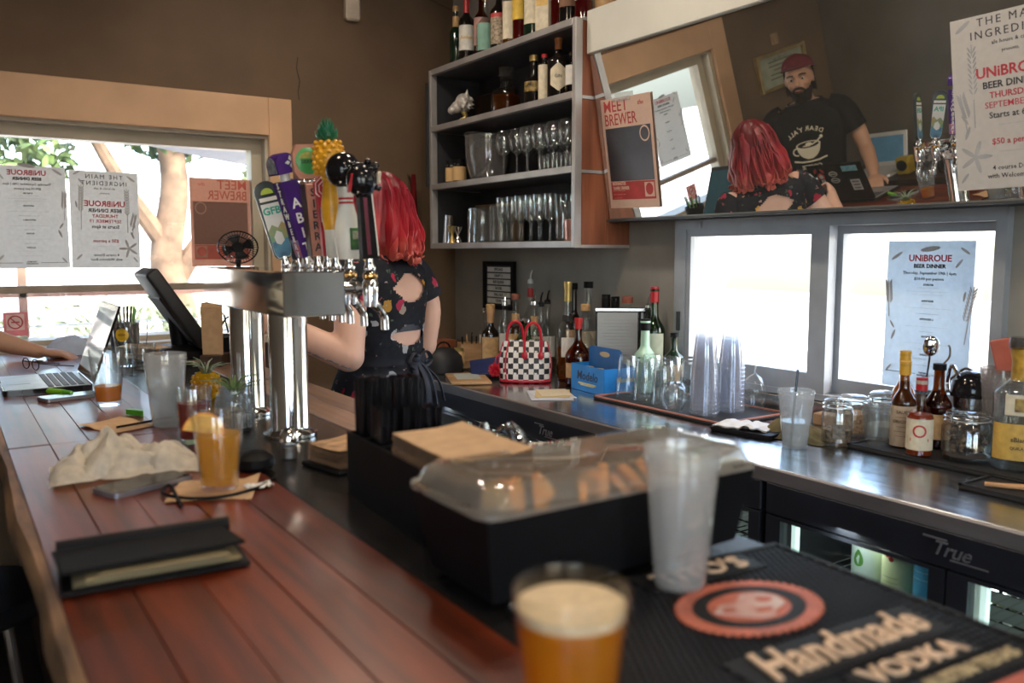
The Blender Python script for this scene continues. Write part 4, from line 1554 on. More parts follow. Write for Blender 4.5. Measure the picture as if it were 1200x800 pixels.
MS = [(z, a + .007, d + .008, y) for z, a, d, y in MT]
b = B()
b.grid(lambda u, v: torso_pt(MS, u, lerp(0.88, 1.552, v)) + Vector((0, 0, 0)), 60, 40, closed=True)
b.solid(-0.004)
shirt = b.out('shirt', blackcloth, mo)
for s in (-1, 1):
    P = crv([(.135 * s, -.006, 1.488), (.205 * s, -.003, 1.455), ((.268 if s < 0 else .258) * s, .0, 1.325)], 5)
    b = B()
    b.tube(P, [.074 - .002 * k / 10 for k in range(len(P))], 18, caps=False)
    b.solid(-0.004)
    b.out('sleeve', blackcloth, mo)
b = B()
b.tube([torso_pt(MS, k / 40, 1.549) for k in range(40)], .006, 8, closed=True)
b.out('collar', blackcloth, mo)


def chest(p):
    """wrap flat print round the chest; x runs to the wearer's left when read from the front"""
    a, d, y0 = rings(MS, 1.29 + p.y)
    x = -p.x
    e = 2.5
    y = d * max(0.0, 1 - abs(x / a) ** e) ** (1 / e)
    return Vector((x, y0 + y + .0025 + p.z, 1.29 + p.y))


printm = pbr('shirt_print', (0.66, 0.60, 0.45), 0.7, var=0.05)
b = B()
for (w_, x, y, a) in (('D', -.085, .075, .5), ('E', -.062, .088, .38), ('A', -.036, .097, .2), ('R', -.010, .101, .06), ('Y', .026, .098, -.12), ("'", .042, .102, -.2), ('A', .058, .089, -.34), ('L', .080, .079, -.46), ('L', .098, .067, -.55)):
    Mx = Matrix.Translation((x, y + .015, 0)) @ Matrix.Rotation(a, 4, 'Z')
    v, f = text_mesh(w_, .036, .02, 0, 1, 'CENTER', .0004, 1, 2)
    b.raw([chest(Mx @ p) for p in v], f)
v, f = text_mesh('COFFEE', .034, .02, 0, 1, 'CENTER', .0004, 1, 2)
b.raw([chest(p + Vector((0.0, -.115, 0))) for p in v], f)
b.out('lettering', printm, mo, 0)


def disc(cx, cy, rx, ry, e, n=24, a0=0, a1=2 * PI):
    return [chest(Vector((cx + rx * math.cos(a0 + (a1 - a0) * k / n), cy + ry * math.sin(a0 + (a1 - a0) * k / n), e))) for k in range(n)]


b = B()
n_ = 20
rows = []
for j in range(7):
    t = j / 6
    y = lerp(.02, -.065, t)
    w_ = .068 * math.sqrt(max(0.05, 1 - t ** 2.2))
    rows.append([chest(Vector((lerp(-w_, w_, i / n_), y, .0006))) for i in range(n_ + 1)])
b.raw([q for r_ in rows for q in r_], [(j * (n_ + 1) + i, j * (n_ + 1) + i + 1, (j + 1) * (n_ + 1) + i + 1, (j + 1) * (n_ + 1) + i) for j in range(6) for i in range(n_)])
ring = disc(0, .02, .072, .024, .0012)
b.raw(ring, [tuple(range(24))])
b.tube([chest(Vector((.066 + .026 * math.cos(a), -.012 + .022 * math.sin(a), .002))) for a in [-1.7 + 3.4 * k / 10 for k in range(11)]], .004, 6)
b.tube([chest(Vector((x, y, .002))) for x, y in ((-.095, -.068), (-.05, -.079), (0, -.082), (.05, -.079), (.095, -.068))], .005, 6)
b.tube([chest(Vector((x, y, .002))) for x, y in ((-.075, .05), (-.05, .03), (-.02, .018))], .0045, 6)
b.sph(chest(Vector((-.08, .055, .002))), .010, 8, 6)
b.out('print', printm, mo, 0)
b = B()
b.raw(disc(0, .021, .062, .018, .0022), [tuple(range(24))])
b.out('print', blackcloth, mo, 0)
b = B()
b.raw(disc(-.005, .024, .02, .011, .0030), [tuple(range(24))])
b.out('print', printm, mo, 0)
B().sph(Vector(HC) + Vector((0, .094, -.056)) * 1.06, (.022, .007, .007), 12, 8).out('lips', pbr('lips_man', (0.36, 0.15, 0.12), 0.5), mo)
# jeans
b = B()
for s in (-1, 1):
    P = crv([(.085 * s, 0, .90), (.1 * s, .01, .50), (.1 * s, -.015, .08)], 6)
    b.tube(P, [lerp(.108, .066, k / 12) for k in range(len(P))], 18)
b.sph((0, 0, .90), (.178, .128, .09))
fuse(b, .012, 3, 'trousers', [pbr('denim_dark', (0.03, 0.035, 0.05), 0.85)], mo)
for s in (-1, 1):
    B().lathe([(0, 0), (.045, 0), (.048, .03), (.03, .075), (0, .08)], (.11 * s, .075, 0), n=14, sy=2.7).out('shoe', M['black'], mo)
# beard, hair and cap
hcv = Vector(HC)
b = B()
s_ = 1.06


def beard_pt(u, v):
    th = lerp(-.22 * PI, 1.22 * PI, u)
    z = (lerp(-.020, -.126, v) - .034 * math.sin(PI * u) ** 2 * (1 - v)) * s_
    r = lerp(.071, .046, v ** 1.2) * s_
    fr = 1.0 + .1 * math.sin(PI * u)
    cut = -.018 * s_ * math.exp(-((u - .5) / .16) ** 2)
    if v < .25:
        z += cut * (1 - v * 4)
    return hcv + Vector((r * math.cos(th) * 1.0, .008 + (r + .012) * math.sin(th) * fr, z)) + Vector((0, 0, .004 * math.sin(th * 23 + v * 9)))


b.grid(beard_pt, 40, 12)
b.solid(.008)
b.tube(crv([hcv + Vector((x, y, z)) * s_ for x, y, z in ((-.036, .084, -.060), (-.02, .096, -.045), (0, .099, -.041), (.02, .096, -.045), (.036, .084, -.060))], 4), .0075, 8)
b.out('beard', pbr('beard', (0.035, 0.02, 0.013), 0.9, var=0.4, scale=60, bump=0.6), mo)
b = B()
b.grid(lambda u, v: hcv + Vector((.083 * math.cos(lerp(PI * .93, PI * 2.07, u)), -.012 + .102 * math.sin(lerp(PI * .93, PI * 2.07, u)), lerp(.05, -.085, v) + .003 * math.sin(u * 70))) * s_, 30, 8)
b.solid(.012)
b.out('hair', pbr('hair_dark', (0.03, 0.018, 0.012), 0.8, var=0.4, scale=60, bump=0.5), mo)
maroon = pbr('maroon', (0.20, 0.018, 0.035), 0.8)
b = B()
b.grid(lambda u, v: hcv + Vector((.089 * math.cos(2 * PI * u) * math.cos(v * PI / 2) ** .7, -.012 + .106 * math.sin(2 * PI * u) * math.cos(v * PI / 2) ** .7, .052 + .012 * math.sin(2 * PI * u) + .078 * math.sin(v * PI / 2))) * s_, 36, 10, closed=True)
b.solid(-.004)
cap = b.out('cap', maroon, mo)
B().tube([hcv + Vector((.0905 * math.cos(2 * PI * k / 36), -.012 + .1075 * math.sin(2 * PI * k / 36), .056 + .012 * math.sin(2 * PI * k / 36))) * s_ for k in range(36)], .006, 8, closed=True).out('cap_band', pbr('maroon_dark', (0.11, 0.01, 0.02), 0.8), cap)
b = B()
b.grid(lambda u, v: hcv + Vector((lerp(-.062, .062, u), -.105 - .065 * v * (1 - .8 * (2 * u - 1) ** 2), .044 - .02 * v - .008 * (2 * u - 1) ** 2)) * s_, 12, 6)
b.solid(-.004)
b.out('cap_brim', maroon, cap)
B().sph(hcv + Vector((0, -.012, .131)) * s_, .007, 8, 6).out('cap_button', maroon, cap)
# ------------------------------------------------------------------ draft tower
tw = thing('draft_tower', 'chrome beer tower with a long box head on two columns', 'beer tower', (0.62, 1.945, BAR))
TZ = BAR
B().box((0.0, 0.0, 1.366 - TZ), (0.13, 0.61, 0.091), None, 0.003).out('head_box', M['chrome'], tw, 30)
for y in (-0.135, 0.165):
    B().lathe([(0, 0), (.058, 0), (.058, .006), (.046, .012), (.0415, .02), (.0415, .272)], (0.0, y, 0), 32).out('column', M['chrome'], tw)
TAPS = [2.18, 2.11, 2.02, 1.955, 1.895, 1.845, 1.77, 1.662]
TX = 0.75
brass = pbr('brass', (0.72, 0.42, 0.16), 0.2, 1.0)
for y in TAPS:
    f = B()
    yy = y - 1.945
    f.cyl((.065, yy, .325), (.105, yy, .325), .013, n=12)
    f.cyl((.09, yy, .325), (.096, yy, .325), .02, n=14)
    f.lathe([(0, .285), (.014, .285), (.016, .31), (.017, .335), (.013, .342), (.013, .355), (.009, .36), (0, .36)], (TX - .62, yy, 0), 14)
    f.tube(crv([(TX - .62, yy, .30), (TX - .605, yy, .285), (TX - .59, yy, .262), (TX - .588, yy, .235)], 4), [.011] * 5 + [.009] * 8, 10)
    fo = f.out('faucet', M['chrome'], tw)
    B().lathe([(.0145, .343), (.016, .346), (.016, .353), (.0145, .356)], (TX - .62, yy, 0), 14).out('collar', brass, fo)


def handle(label, k, lean=0.0, rz=0.0, leany=0.0, group=None):
    t = thing('tap_handle', label, 'tap handle', (TX, TAPS[k], BAR + .36), rot=(R(leany), R(lean), R(rz)))
    B().lathe([(0, 0), (.011, 0), (.013, .008), (.009, .02), (.009, .03)], n=12).out('ferrule', M['chrome'], t)
    return t


def outline_board(w, h, n=10, taper=.8):
    """snowboard outline: round nose, slightly narrower foot"""
    p = []
    r = w / 2
    for i in range(n + 1):
        a = PI * i / n
        p.append((r * math.cos(a), h - r + r * math.sin(a)))
    for i in range(n + 1):
        a = PI + PI * i / n
        p.append((r * taper * math.cos(a), r * taper * .9 + r * taper * .9 * math.sin(a)))
    return p


green_sun = pbr('sun_green', (0.42, 0.55, 0.06), 0.4)
teal = pbr('teal', (0.04, 0.36, 0.28), 0.4)
face_white = pbr('face_white', (0.70, 0.71, 0.70), 0.3, var=0.04)
board_dark = pbr('board_dark', (0.03, 0.042, 0.05), 0.3)
hill = pbr('hill_print', (0.10, 0.34, 0.22), 0.4, col2=(0.42, 0.30, 0.12), scale=40)
sea = pbr('sea_print', (0.10, 0.30, 0.45), 0.4, col2=(0.05, 0.12, 0.22), scale=40)


def snowboard(k, lab, lean, rz, word):
    t = handle(lab, k, lean, rz)
    W, H = .062, .205
    MU = TR((0, .006, .02), 90, 0, 0)
    B().prism(outline_board(W, H), .012, MU).out('board', board_dark, t, 30)
    for s in (1, -1):
        F = TR((0, -.0062 if s > 0 else .0062, .02), 90, 0, 0 if s > 0 else 180)
        q = B()
        q.prism([(-.024, .148), (-.022, .02), (-.015, .006), (.015, .006), (.022, .02), (.024, .148)], .0008, F)
        q.out('face', face_white, t, 0)
        q = B()
        q.prism([(.016 * math.cos(PI * i / 10), .172 + .015 * math.sin(PI * i / 10)) for i in range(11)], .0008, F)
        q.out('sun', green_sun, t, 0)
        q = B()
        q.box((0, .159, .0006), (.046, .010, .0012))
        bmesh.ops.transform(q.bm, matrix=F, verts=q.bm.verts)
        q.out('band', M['white'], t, 0)
        q = B()
        q.text(word, .026, F @ Matrix.Translation((0, .128, .0012)), bold=.03, t=.0004)
        q.out('lettering', teal, t, 0)
        q = B()
        q.prism([(-.023, .078), (-.010, .094), (.004, .084), (.016, .098), (.0235, .09), (.0228, .055), (-.0225, .05)], .0014, F)
        q.out('print', hill, t, 0)
        q = B()
        q.prism([(-.022, .05), (.0225, .055), (.021, .02), (.014, .008), (-.014, .008), (-.021, .02)], .0016, F)
        q.out('print', sea, t, 0)
        q = B()
        q.prism([(-.012, .062), (-.002, .078), (.010, .070), (.012, .050), (0, .040), (-.010, .046)], .002, F)
        q.out('print', face_white, t, 0)
    return t


snowboard(0, 'snowboard-shaped tap handle with white face lettered GFB, farthest on the tower', -14, -8, 'GFB')
snowboard(1, 'snowboard-shaped tap handle turned edge-on, second from the far end', -14, 62, 'IPA')

# purple two-sided handle with a lamp-like top
t = handle('purple tap handle lettered ABITA with a rounded arched top', 2, -15, 8)
purple = pbr('purple', (0.065, 0.022, 0.19), 0.25)
purple_l = pbr('purple_plum', (0.17, 0.035, 0.22), 0.3)
q = B()
q.raw([Vector(v) for v in ((-.017, -.017, .03), (.017, -.017, .03), (.017, .017, .03), (-.017, .017, .03), (-.024, -.024, .215), (.024, -.024, .215), (.024, .024, .215), (-.024, .024, .215))],
      [(0, 3, 2, 1), (4, 5, 6, 7), (0, 1, 5, 4), (1, 2, 6, 5), (2, 3, 7, 6), (3, 0, 4, 7)])
q.out('shaft', purple, t, 0)
sl = math.degrees(math.atan(.007 / .185))
for rz_, wd, sz, sp, mt in ((0, 'ABITA', .034, .036, M['white']), (-90, 'STRAWBERRY', .021, .0185, M['white']), (90, 'STRAWBERRY', .021, .0185, M['white']), (180, 'ABITA', .034, .036, M['white'])):
    q = B()
    for i, ch in enumerate(wd):
        z = (.168 if wd == 'ABITA' else .206) - sp * i - (.008 if wd == 'ABITA' else 0)
        off = .0172 + .007 * (z - .03) / .185 + .0004
        Mx = Matrix.Rotation(R(rz_), 4, 'Z') @ TR((0, -off, z), 90 - sl, 0, 0)
        q.text(ch, sz, Mx, bold=.02, t=.0005)
    q.out('lettering', mt, t, 0)
for rz_ in (-90, 90):
    q = B()
    q.raw([Matrix.Rotation(R(rz_), 4, 'Z') @ Vector(v) for v in ((-.0165, -.0176, .032), (.0165, -.0176, .032), (.0178, -.0192, .075), (-.0178, -.0192, .075))], [(0, 1, 2, 3)])
    q.out('print', pbr('berry_print', (0.55, 0.06, 0.10), 0.4, col2=(0.10, 0.18, 0.40), scale=70), t, 0)
B().cyl((0, 0, .215), (0, 0, .232), .012, n=12).out('neck', M['white_gloss'], t)
arch = [(-.026, 0), (.026, 0), (.026, .022)] + [(.026 * math.cos(PI * i / 10), .022 + .026 * math.sin(PI * i / 10)) for i in range(1, 10)] + [(-.026, .022)]
B().prism(arch, .052, TR((0, .026, .232), 90, 0, 0)).out('arch_top', purple, t, 30)
q = B()
ins = [(x * .78, .004 + y * .8) for x, y in arch]
q.prism(ins, .0012, TR((-.0262, 0, .232), 90, 0, -90))
q.out('emblem', pbr('emblem_grey', (0.40, 0.42, 0.46), 0.35, 0.4, col2=(0.12, 0.13, 0.16), scale=60), t, 0)
q = B()
for a in range(4):
    Mx = TR((.012, -.0264, .256), 90, 0, 0) @ Matrix.Rotation(a * PI / 2 + (0.0), 4, 'Z')
    q.prism([(0, .002), (.005, .008), (0, .016), (-.005, .008)], .0008, Mx)
q.out('symbol', M['white'], t, 0)

# ceramic-look handle with green disc
t = handle('rose-tan tap handle lettered SIERRA below a round green badge', 3, -5, 0)
rose = pbr('rose_tan', (0.50, 0.24, 0.17), 0.35, var=0.08)
B().box((0, 0, .115), (.034, .026, .17), None, .003).out('shaft', rose, t, 30)
q = B()
for i, ch in enumerate('SIERRA'):
    q.text(ch, .026, TR((0, -.0136, .178 - .0255 * i), 90, 0, 0), bold=.02, t=.0005)
q.out('lettering', ink, t, 0)
B().box((-.0178, 0, .115), (.002, .027, .168)).out('side', pbr('side_brown', (0.06, 0.035, 0.025), 0.5), t, 0)
hexp = [(-.026, 0), (.026, 0), (.036, .016), (.036, .058), (.026, .078), (-.026, .078), (-.036, .058), (-.036, .016)]
B().prism(hexp, .014, TR((0, .007, .212), 90, 0, 0)).out('badge', rose, t, 30)
for s in (0, 180):
    q = B()
    q.lathe([(0, .0078), (.030, .0078), (.031, .007)], (0, 0, .252), 28, TR((0, 0, 0), 90, 0, 0) if s == 0 else TR((0, 0, 0), -90, 0, 0))
    q.out('disc', pbr('badge_green', (0.05, 0.32, 0.09), 0.3), t)
    Mx = Matrix.Rotation(R(s), 4, 'Z')
    q = B()
    q.prism([(.022 * math.cos(PI * i / 10), .006 + .014 * math.sin(PI * i / 10)) for i in range(11)], .0008, Mx @ TR((0, -.0079, .252), 90, 0, 0))
    q.out('print', pbr('badge_gold', (0.62, 0.42, 0.08), 0.4, col2=(0.1, 0.3, 0.1), scale=90), t, 0)
    q = B()
    q.text('SIERRA', .012, Mx @ TR((0, -.0084, .250), 90, 0, 0), bold=.02, t=.0006)
    q.out('lettering', pbr('dark_green', (0.01, 0.06, 0.02), 0.4), t, 0)
q = B()
for x in (-.026, -.013, 0, .013, .026):
    q.sph((x, -.004, .206), .006, 8, 6)
tag(q.out('beading', M['chrome'], t), kind='stuff')

# red handle with a diamond badge
t = handle('slim red tap handle with a diamond badge and teal picture', 4, -2, -8)
q = B()
q.raw([Vector(v) for v in ((-.011, -.011, .03), (.011, -.011, .03), (.011, .011, .03), (-.011, .011, .03), (-.018, -.012, .165), (.018, -.012, .165), (.018, .012, .165), (-.018, .012, .165))],
      [(0, 3, 2, 1), (4, 5, 6, 7), (0, 1, 5, 4), (1, 2, 6, 5), (2, 3, 7, 6), (3, 0, 4, 7)])
q.out('shaft', M['red'], t, 0)
dia = [(0, -.036), (.023, -.013), (.023, .013), (0, .036), (-.023, .013), (-.023, -.013)]
B().prism(dia, .012, TR((0, .006, .185), 90, 0, 0)).out('diamond', M['red'], t, 30)
q = B()
for sc in (1.0, .62):
    o = [Vector((x * .88 * sc, y * .88 * sc, 0)) for x, y in dia]
    q.tube([TR((0, -.0068, .185), 90, 0, 0) @ v for v in o], .0014, 5, closed=True)
q.text('S', .026, TR((0, -.0068, .185), 90, 0, 0), bold=.01, t=.0006)
q.out('ornament', M['white'], t)
q = B().box((0, -.0124, .125), (.026, .0016, .034))
q.out('picture', pbr('teal_print', (0.04, 0.30, 0.30), 0.4, col2=(0.5, 0.6, 0.55), scale=60), t, 0)
q = B()
for i, ch in enumerate('BREWED'):
    q.text(ch, .013, TR((0.006, -.0122, .095 - .0115 * i), 90, 0, 0), bold=.01, t=.0005)
q.out('lettering', M['white'], t, 0)

# pineapple-topped handle
t = handle('yellow pineapple-shaped tap handle with green plastic leaves', 5, -3, 0)
t.scale = (1, 1, .95)
yel = pbr('pine_yellow', (0.72, 0.36, 0.02), 0.3, var=0.12, scale=30)
B().lathe([(0, .028), (.016, .028), (.020, .034), (.021, .09), (.0215, .095)], n=18).out('foot', M['white_gloss'], t)
B().lathe([(.0215, .095), (.025, .12), (.0245, .155), (.018, .195), (.0165, .21), (.02, .214), (.02, .219)], n=18).out('shaft', yel, t)
q = B()
q.lathe([(.018, .218), (.029, .225), (.034, .245), (.034, .27), (.028, .292), (.012, .302), (0, .303)], n=20)
for j in range(7):
    for i in range(10):
        a = 2 * PI * (i + .5 * (j % 2)) / 10
        z = .228 + .0115 * j
        r = .0335 * math.sqrt(max(.1, 1 - ((z - .256) / .052) ** 2 * .55))
        q.sph((r * math.cos(a), r * math.sin(a), z), (.0062, .0062, .0055), 6, 4)
q.out('fruit', yel, t, 60)
q = B()
for j in range(5):
    for i in range(7):
        a = 2 * PI * (i + .5 * (j % 2)) / 7
        r = .022 - .004 * j
        z0 = .300 + .007 * j
        o = Vector((math.cos(a), math.sin(a), 0))
        P = [Vector((0, 0, z0)) + o * .008, Vector((0, 0, z0 + .012)) + o * r, Vector((0, 0, z0 + .026)) + o * (r + .004)]
        q.tube(P, [.006, .0065, .0008], 6, flat=.5)
tag(q.out('leaf_crown', pbr('pine_leaf', (0.012, 0.13, 0.06), 0.35), t), 'dark green leaf crown')

# bowling pin with a ball on top
t = handle('white bowling pin tap handle topped by a black bowling ball', 6, -2, 0)
t.scale = (1, 1, .8)
q = B()
q.lathe([(0, .03), (.022, .03), (.027, .05), (.0295, .085), (.0275, .12), (.019, .165), (.0155, .19), (.0175, .21), (.0195, .225), (.017, .238), (.008, .245), (0, .246)], n=22)
q.out('pin', M['white_gloss'], t)
q = B()
q.lathe([(.0168, .180), (.0172, .180), (.0165, .186), (.016, .186)], n=22).lathe([(.0163, .191), (.0166, .191), (.0168, .197), (.0165, .197)], n=22)
q.out('stripes', M['red'], t)
B().box((.006, -.0285, .085), (.026, .003, .06), None, .001).out('label', pbr('pin_label', (0.06, 0.20, 0.04), 0.4, col2=(0.02, 0.04, 0.03), scale=60), t, 0)
B().box((.006, -.0302, .095), (.015, .001, .022)).out('print', pbr('pin_print', (0.45, 0.55, 0.25), 0.4, col2=(0.2, 0.1, 0.2), scale=90), t, 0)
ball = B().sph((-.004, -.004, .27), (.039, .039, .0487), 24, 16).out('ball', M['black_gloss'], t)
q = B()
for k in range(5):
    q.box((.012 + .004 * math.sin(k * 2), -.0415 + .002 * abs(k - 2), .263 + .006 * k), (.02 - .004 * (k % 2), .001, .003), (0, 0, .35))
tag(q.out('print', pbr('ball_print', (0.30, 0.32, 0.33), 0.4), t, 0), kind='stuff')

# heavy black handle nearest the camera
t = handle('black tap handle with a knobbed dark head and red edge, nearest the camera', 7, -4, -6)
t.scale = (1, 1, .86)
q = B()
q.raw([Vector(v) for v in ((-.017, -.012, .03), (.017, -.012, .03), (.017, .012, .03), (-.017, .012, .03), (-.013, -.012, .185), (.013, -.012, .185), (.013, .012, .185), (-.013, .012, .185))],
      [(0, 3, 2, 1), (4, 5, 6, 7), (0, 1, 5, 4), (1, 2, 6, 5), (2, 3, 7, 6), (3, 0, 4, 7)])
q.out('shaft', M['black'], t, 0)
q = B()
q.sph((-.002, 0, .218), (.033, .030, .040), 20, 14).sph((0, 0, .188), (.020, .018, .018), 14, 10)
q.cyl((-.02, .0, .245), (.03, .0, .245), .016, n=16)
for (x, z) in ((.029, .252), (.03, .198), (-.02, .256), (.012, .262)):
    q.sph((x, -.008, z), .0075, 10, 8)
q.out('head', M['black_gloss'], t, 50)
B().box((-.03, -.012, .212), (.005, .014, .045), (0, R(12), 0), .002).out('edge_piece', M['red'], t, 0)
B().box((.030, -.012, .222), (.008, .02, .03), (0, R(8), 0), .003).out('badge', pbr('ivory', (0.62, 0.52, 0.40), 0.4), t, 0)
B().box((.0155, -.0124, .11), (.0025, .002, .15), (0, R(-1.5), 0)).out('trim_line', M['white_gloss'], t, 0)
B().box((-.002, -.0126, .11), (.008, .0016, .14)).out('inlay', pbr('wine_inlay', (0.13, 0.01, 0.03), 0.3), t, 0)

# small desk fan behind the tower
t = thing('desk_fan', 'small black desk fan with a round wire cage behind the tower', 'fan', (1.125, 3.925, 1.065), R(-16))
t.scale = (1.2, 1.2, 1.0)
B().lathe([(0, 0), (.034, 0), (.032, .014), (.015, .022), (0, .022)], n=24).out('base', M['black'], t)
B().tube(crv([(0, .03, .018), (0, .04, .18), (0, .035, .36), (0, .02, .40)], 5), .009, 8).out('stem', M['black'], t)
B().lathe([(0, -.01), (.02, -.01), (.024, .02), (.02, .045), (0, .05)], (0, -.03, .405), 18, TR((0, 0, 0), -90, 0, 0)).out('motor', M['black'], t)
q = B()
R0 = .072
for a in range(40):
    th = 2 * PI * a / 40
    c, s = math.cos(th), math.sin(th)
    q.tube([(.018 * c, -.058, .405 + .018 * s), (.05 * c, -.056, .405 + .05 * s), (R0 * c, -.036, .405 + R0 * s), (R0 * .96 * c, -.012, .405 + R0 * .96 * s), (.03 * c, -.002, .405 + .03 * s)], .0011, 4)
for r, y in ((R0, -.036), (.046, -.0565), (R0 * .98, -.02)):
    q.tube([(r * math.cos(2 * PI * k / 36), y, .405 + r * math.sin(2 * PI * k / 36)) for k in range(36)], .0022, 5, closed=True)
tag(q.out('wire_cage', M['black_gloss'], t), kind='stuff')
B().cyl((0, -.061, .405), (0, -.055, .405), .019, n=18).out('centre_cap', M['black'], t)
for k in range(4):
    a = k * PI / 2 + .3
    B().grid(lambda u, v: Vector((lerp(.012, .058, u) * math.cos(a + lerp(-.45, .45, v)), -.03 - .012 * (v - .5) * 2, .405 + lerp(.012, .058, u) * math.sin(a + lerp(-.45, .45, v)))), 4, 4).out('blade', pbr('fan_blade', (0.05, 0.05, 0.055), 0.4), t)
# ------------------------------------------------------------------ things on the bar
M['glass'] = thin_glass('glass', (0.94, 0.96, 0.955), (0.30, 0.33, 0.34), f0=.085, haze=.025)
M['glass_dim'] = thin_glass('glass_dim', (0.86, 0.88, 0.88), (0.30, 0.33, 0.34), haze=0.06)
M['frost'] = thin_glass('frost', (0.92, 0.93, 0.93), (0.7, 0.72, 0.74), haze=0.24, hazecol=(0.85, 0.86, 0.86))
M['clear_plastic'] = thin_glass('clear_plastic', (0.95, 0.96, 0.96), (0.6, 0.62, 0.62), haze=0.10)
beer_m = liquid('beer_gold', (1.0, 0.64, 0.07), 0.65)
beer_hazy = liquid('beer_hazy', (0.95, 0.46, 0.03), 0.65, .15)
foam = pbr('foam', (0.74, 0.58, 0.36), 0.9, var=0.1, scale=60, bump=0.3)
water_m = thin_glass('water', (0.86, 0.90, 0.90), (0.5, 0.55, 0.55), haze=0.08)


def tumbler(name, label, cat, loc, h, r0, r1, mat, wall=0.0022, base=0.008, fill=None, fmat=None, foam_m=None, n=32, rings_=None, group=None):
    """tapered drinking vessel with a real inside; fill = level of the drink"""
    t = thing(name, label, cat, loc, group=group)
    ri = lambda z: lerp(r0, r1, z / h) - wall
    prof = [(0, 0), (r0 * .94, 0), (r0, .004), (lerp(r0, r1, .5), h * .5), (r1, h - .002), (r1 - wall / 2, h), (ri(h), h - .002), (ri(h * .5), h * .5), (ri(base), base), (0, base)]
    B().lathe(prof, n=n).out('vessel', mat, t)
    if rings_:
        q = B()
        for z in rings_:
            r = lerp(r0, r1, z / h)
            q.lathe([(r, z - .002), (r + .0016, z), (r, z + .002)], n=n)
        tag(q.out('ridge', mat, t), kind='stuff')
    if fill:
        e = .0006
        B().lathe([(0, base + e), (ri(base) - e, base + e), (ri(fill) - e, fill), (0, fill)], n=n).out('drink', fmat, t)
        if foam_m:
            B().lathe([(0, fill + .0002), (ri(fill) - e, fill + .0002), (ri(fill + foam_m) - e, fill + foam_m), (ri(fill + foam_m) * .8, fill + foam_m + .0015), (0, fill + foam_m + .001)], n=n).out('foam', foam, t)
    return t


tumbler('beer_cup', 'plastic cup of hazy golden beer with a foam top, closest to the lens', 'cup', (0.386, 0.497, BAR + .001), .146, .031, .0455, thin_glass('cup_plastic', (0.96, 0.96, 0.95), (0.6, 0.6, 0.58), f0=.03), .001, .004, .124, beer_hazy, .008, rings_=(.132,))
# rubber service mat with raised print
mat_ = thing('rubber_mat', 'black studded rubber bar mat with a copper oval emblem and raised lettering', 'mat', (0.692, 0.47, 1.0487), R(-3.7))
B().box((0, 0, .003), (.42, .56, .006), None, .002).out('sheet', M['rubber'], mat_, 30)
q = B()
for i in range(44):
    for j in range(58):
        x, y = -.199 + .00926 * i + (.0046 if j % 2 else 0), -.27 + .00945 * j
        if abs(x) > .203:
            continue
        q.lathe([(.0032, .006), (.0026, .0095), (0, .0098)], (x, y, 0), 6)
tag(q.out('stud', pbr('rubber_stud', (0.02, 0.02, 0.022), 0.4, spec=.35), mat_, 30), kind='stuff')
q = B()
for a, b_ in (((-.21, -.28), (.21, -.272)), ((-.21, .272), (.21, .28)), ((-.21, -.272), (-.203, .272)), ((.203, -.272), (.21, .272))):
    q.span((a[0], a[1], .006), (b_[0], b_[1], .0105), .001)
q.out('rim', M['rubber'], mat_, 0)
tanp = pbr('mat_tan', (0.66, 0.46, 0.30), 0.6)


def rawtext(tx, sz, x, y, z, bold=.02, shear=0, sx=1.0, mat=tanp, t=.0012, rot=0.0, sp=1.0):
    q = B()
    q.box((0, 0, 0), (.0001, .0001, .0001))
    q = B()
    q.text(tx, sz, TR((x, y, z), 0, 0, rot), bold=bold, shear=shear, sx=sx, t=t, space=sp)
    return q.out('lettering', mat, mat_, 0)


# flat pads under the print so that it reads over the studs
B().box((.045, .247, .0085), (.18, .048, .0045), None, .001).out('pad', M['rubber'], mat_, 0)
rawtext("TITO'S", .046, .048, .247, .0118, .01, 0, 1.05)
B().box((.035, .030, .0085), (.27, .066, .0045), None, .001).out('pad', M['rubber'], mat_, 0)
rawtext('Handmade', .068, .035, .030, .0118, .025, .25, .78)
B().box((.065, -.03, .0085), (.17, .034, .0045), None, .001).out('pad', M['rubber'], mat_, 0)
rawtext('VODKA', .036, .065, -.03, .0118, .02, 0, 1.1)
B().box((.10, -.066, .0085), (.16, .026, .0045), None, .001).out('pad', M['rubber'], mat_, 0)
rawtext('AUSTIN TEXAS', .021, .10, -.066, .0118, .02, 0, 1.0, pbr('mat_gold', (0.50, 0.38, 0.20), 0.6))
B().box((0, -.105, .0088), (.40, .026, .005), None, .001).out('stripe', pbr('mat_red', (0.45, 0.11, 0.07), 0.5), mat_, 0)
copper = pbr('mat_copper', (0.50, 0.13, 0.07), 0.45, var=0.15, scale=30)
ec = Vector((.022, .142, 0))
q = B().lathe([(0, .0105), (.088, .0105), (.088, .012), (.072, .012), (.072, .0112), (0, .0112)], ec, 48, sy=.72)
for k in range(48):
    a = 2 * PI * k / 48
    q.sph(ec + Vector((.088 * math.cos(a), .0634 * math.sin(a), .0108)), (.0045, .0045, .002), 6, 4)
em = q.out('emblem', copper, mat_, 40)
B().lathe([(.052, .0113), (.070, .0113), (.070, .0117), (.052, .0117)], ec, 40, sy=.72).out('inner_ring', M['rubber'], mat_, 0)
q = B()
pale = pbr('mat_pale', (0.62, 0.50, 0.45), 0.5, col2=(0.5, 0.16, 0.1), scale=25)
q.prism([(-.048, .004), (-.03, .016), (-.010, .012), (.012, .026), (.034, .022), (.046, .004), (.040, -.014), (.020, -.022), (.004, -.034), (-.016, -.028), (-.034, -.012)], .0016, Matrix.Translation(ec + Vector((0, 0, .0114))))
q.out('figure', pale, mat_, 0)
q = B()
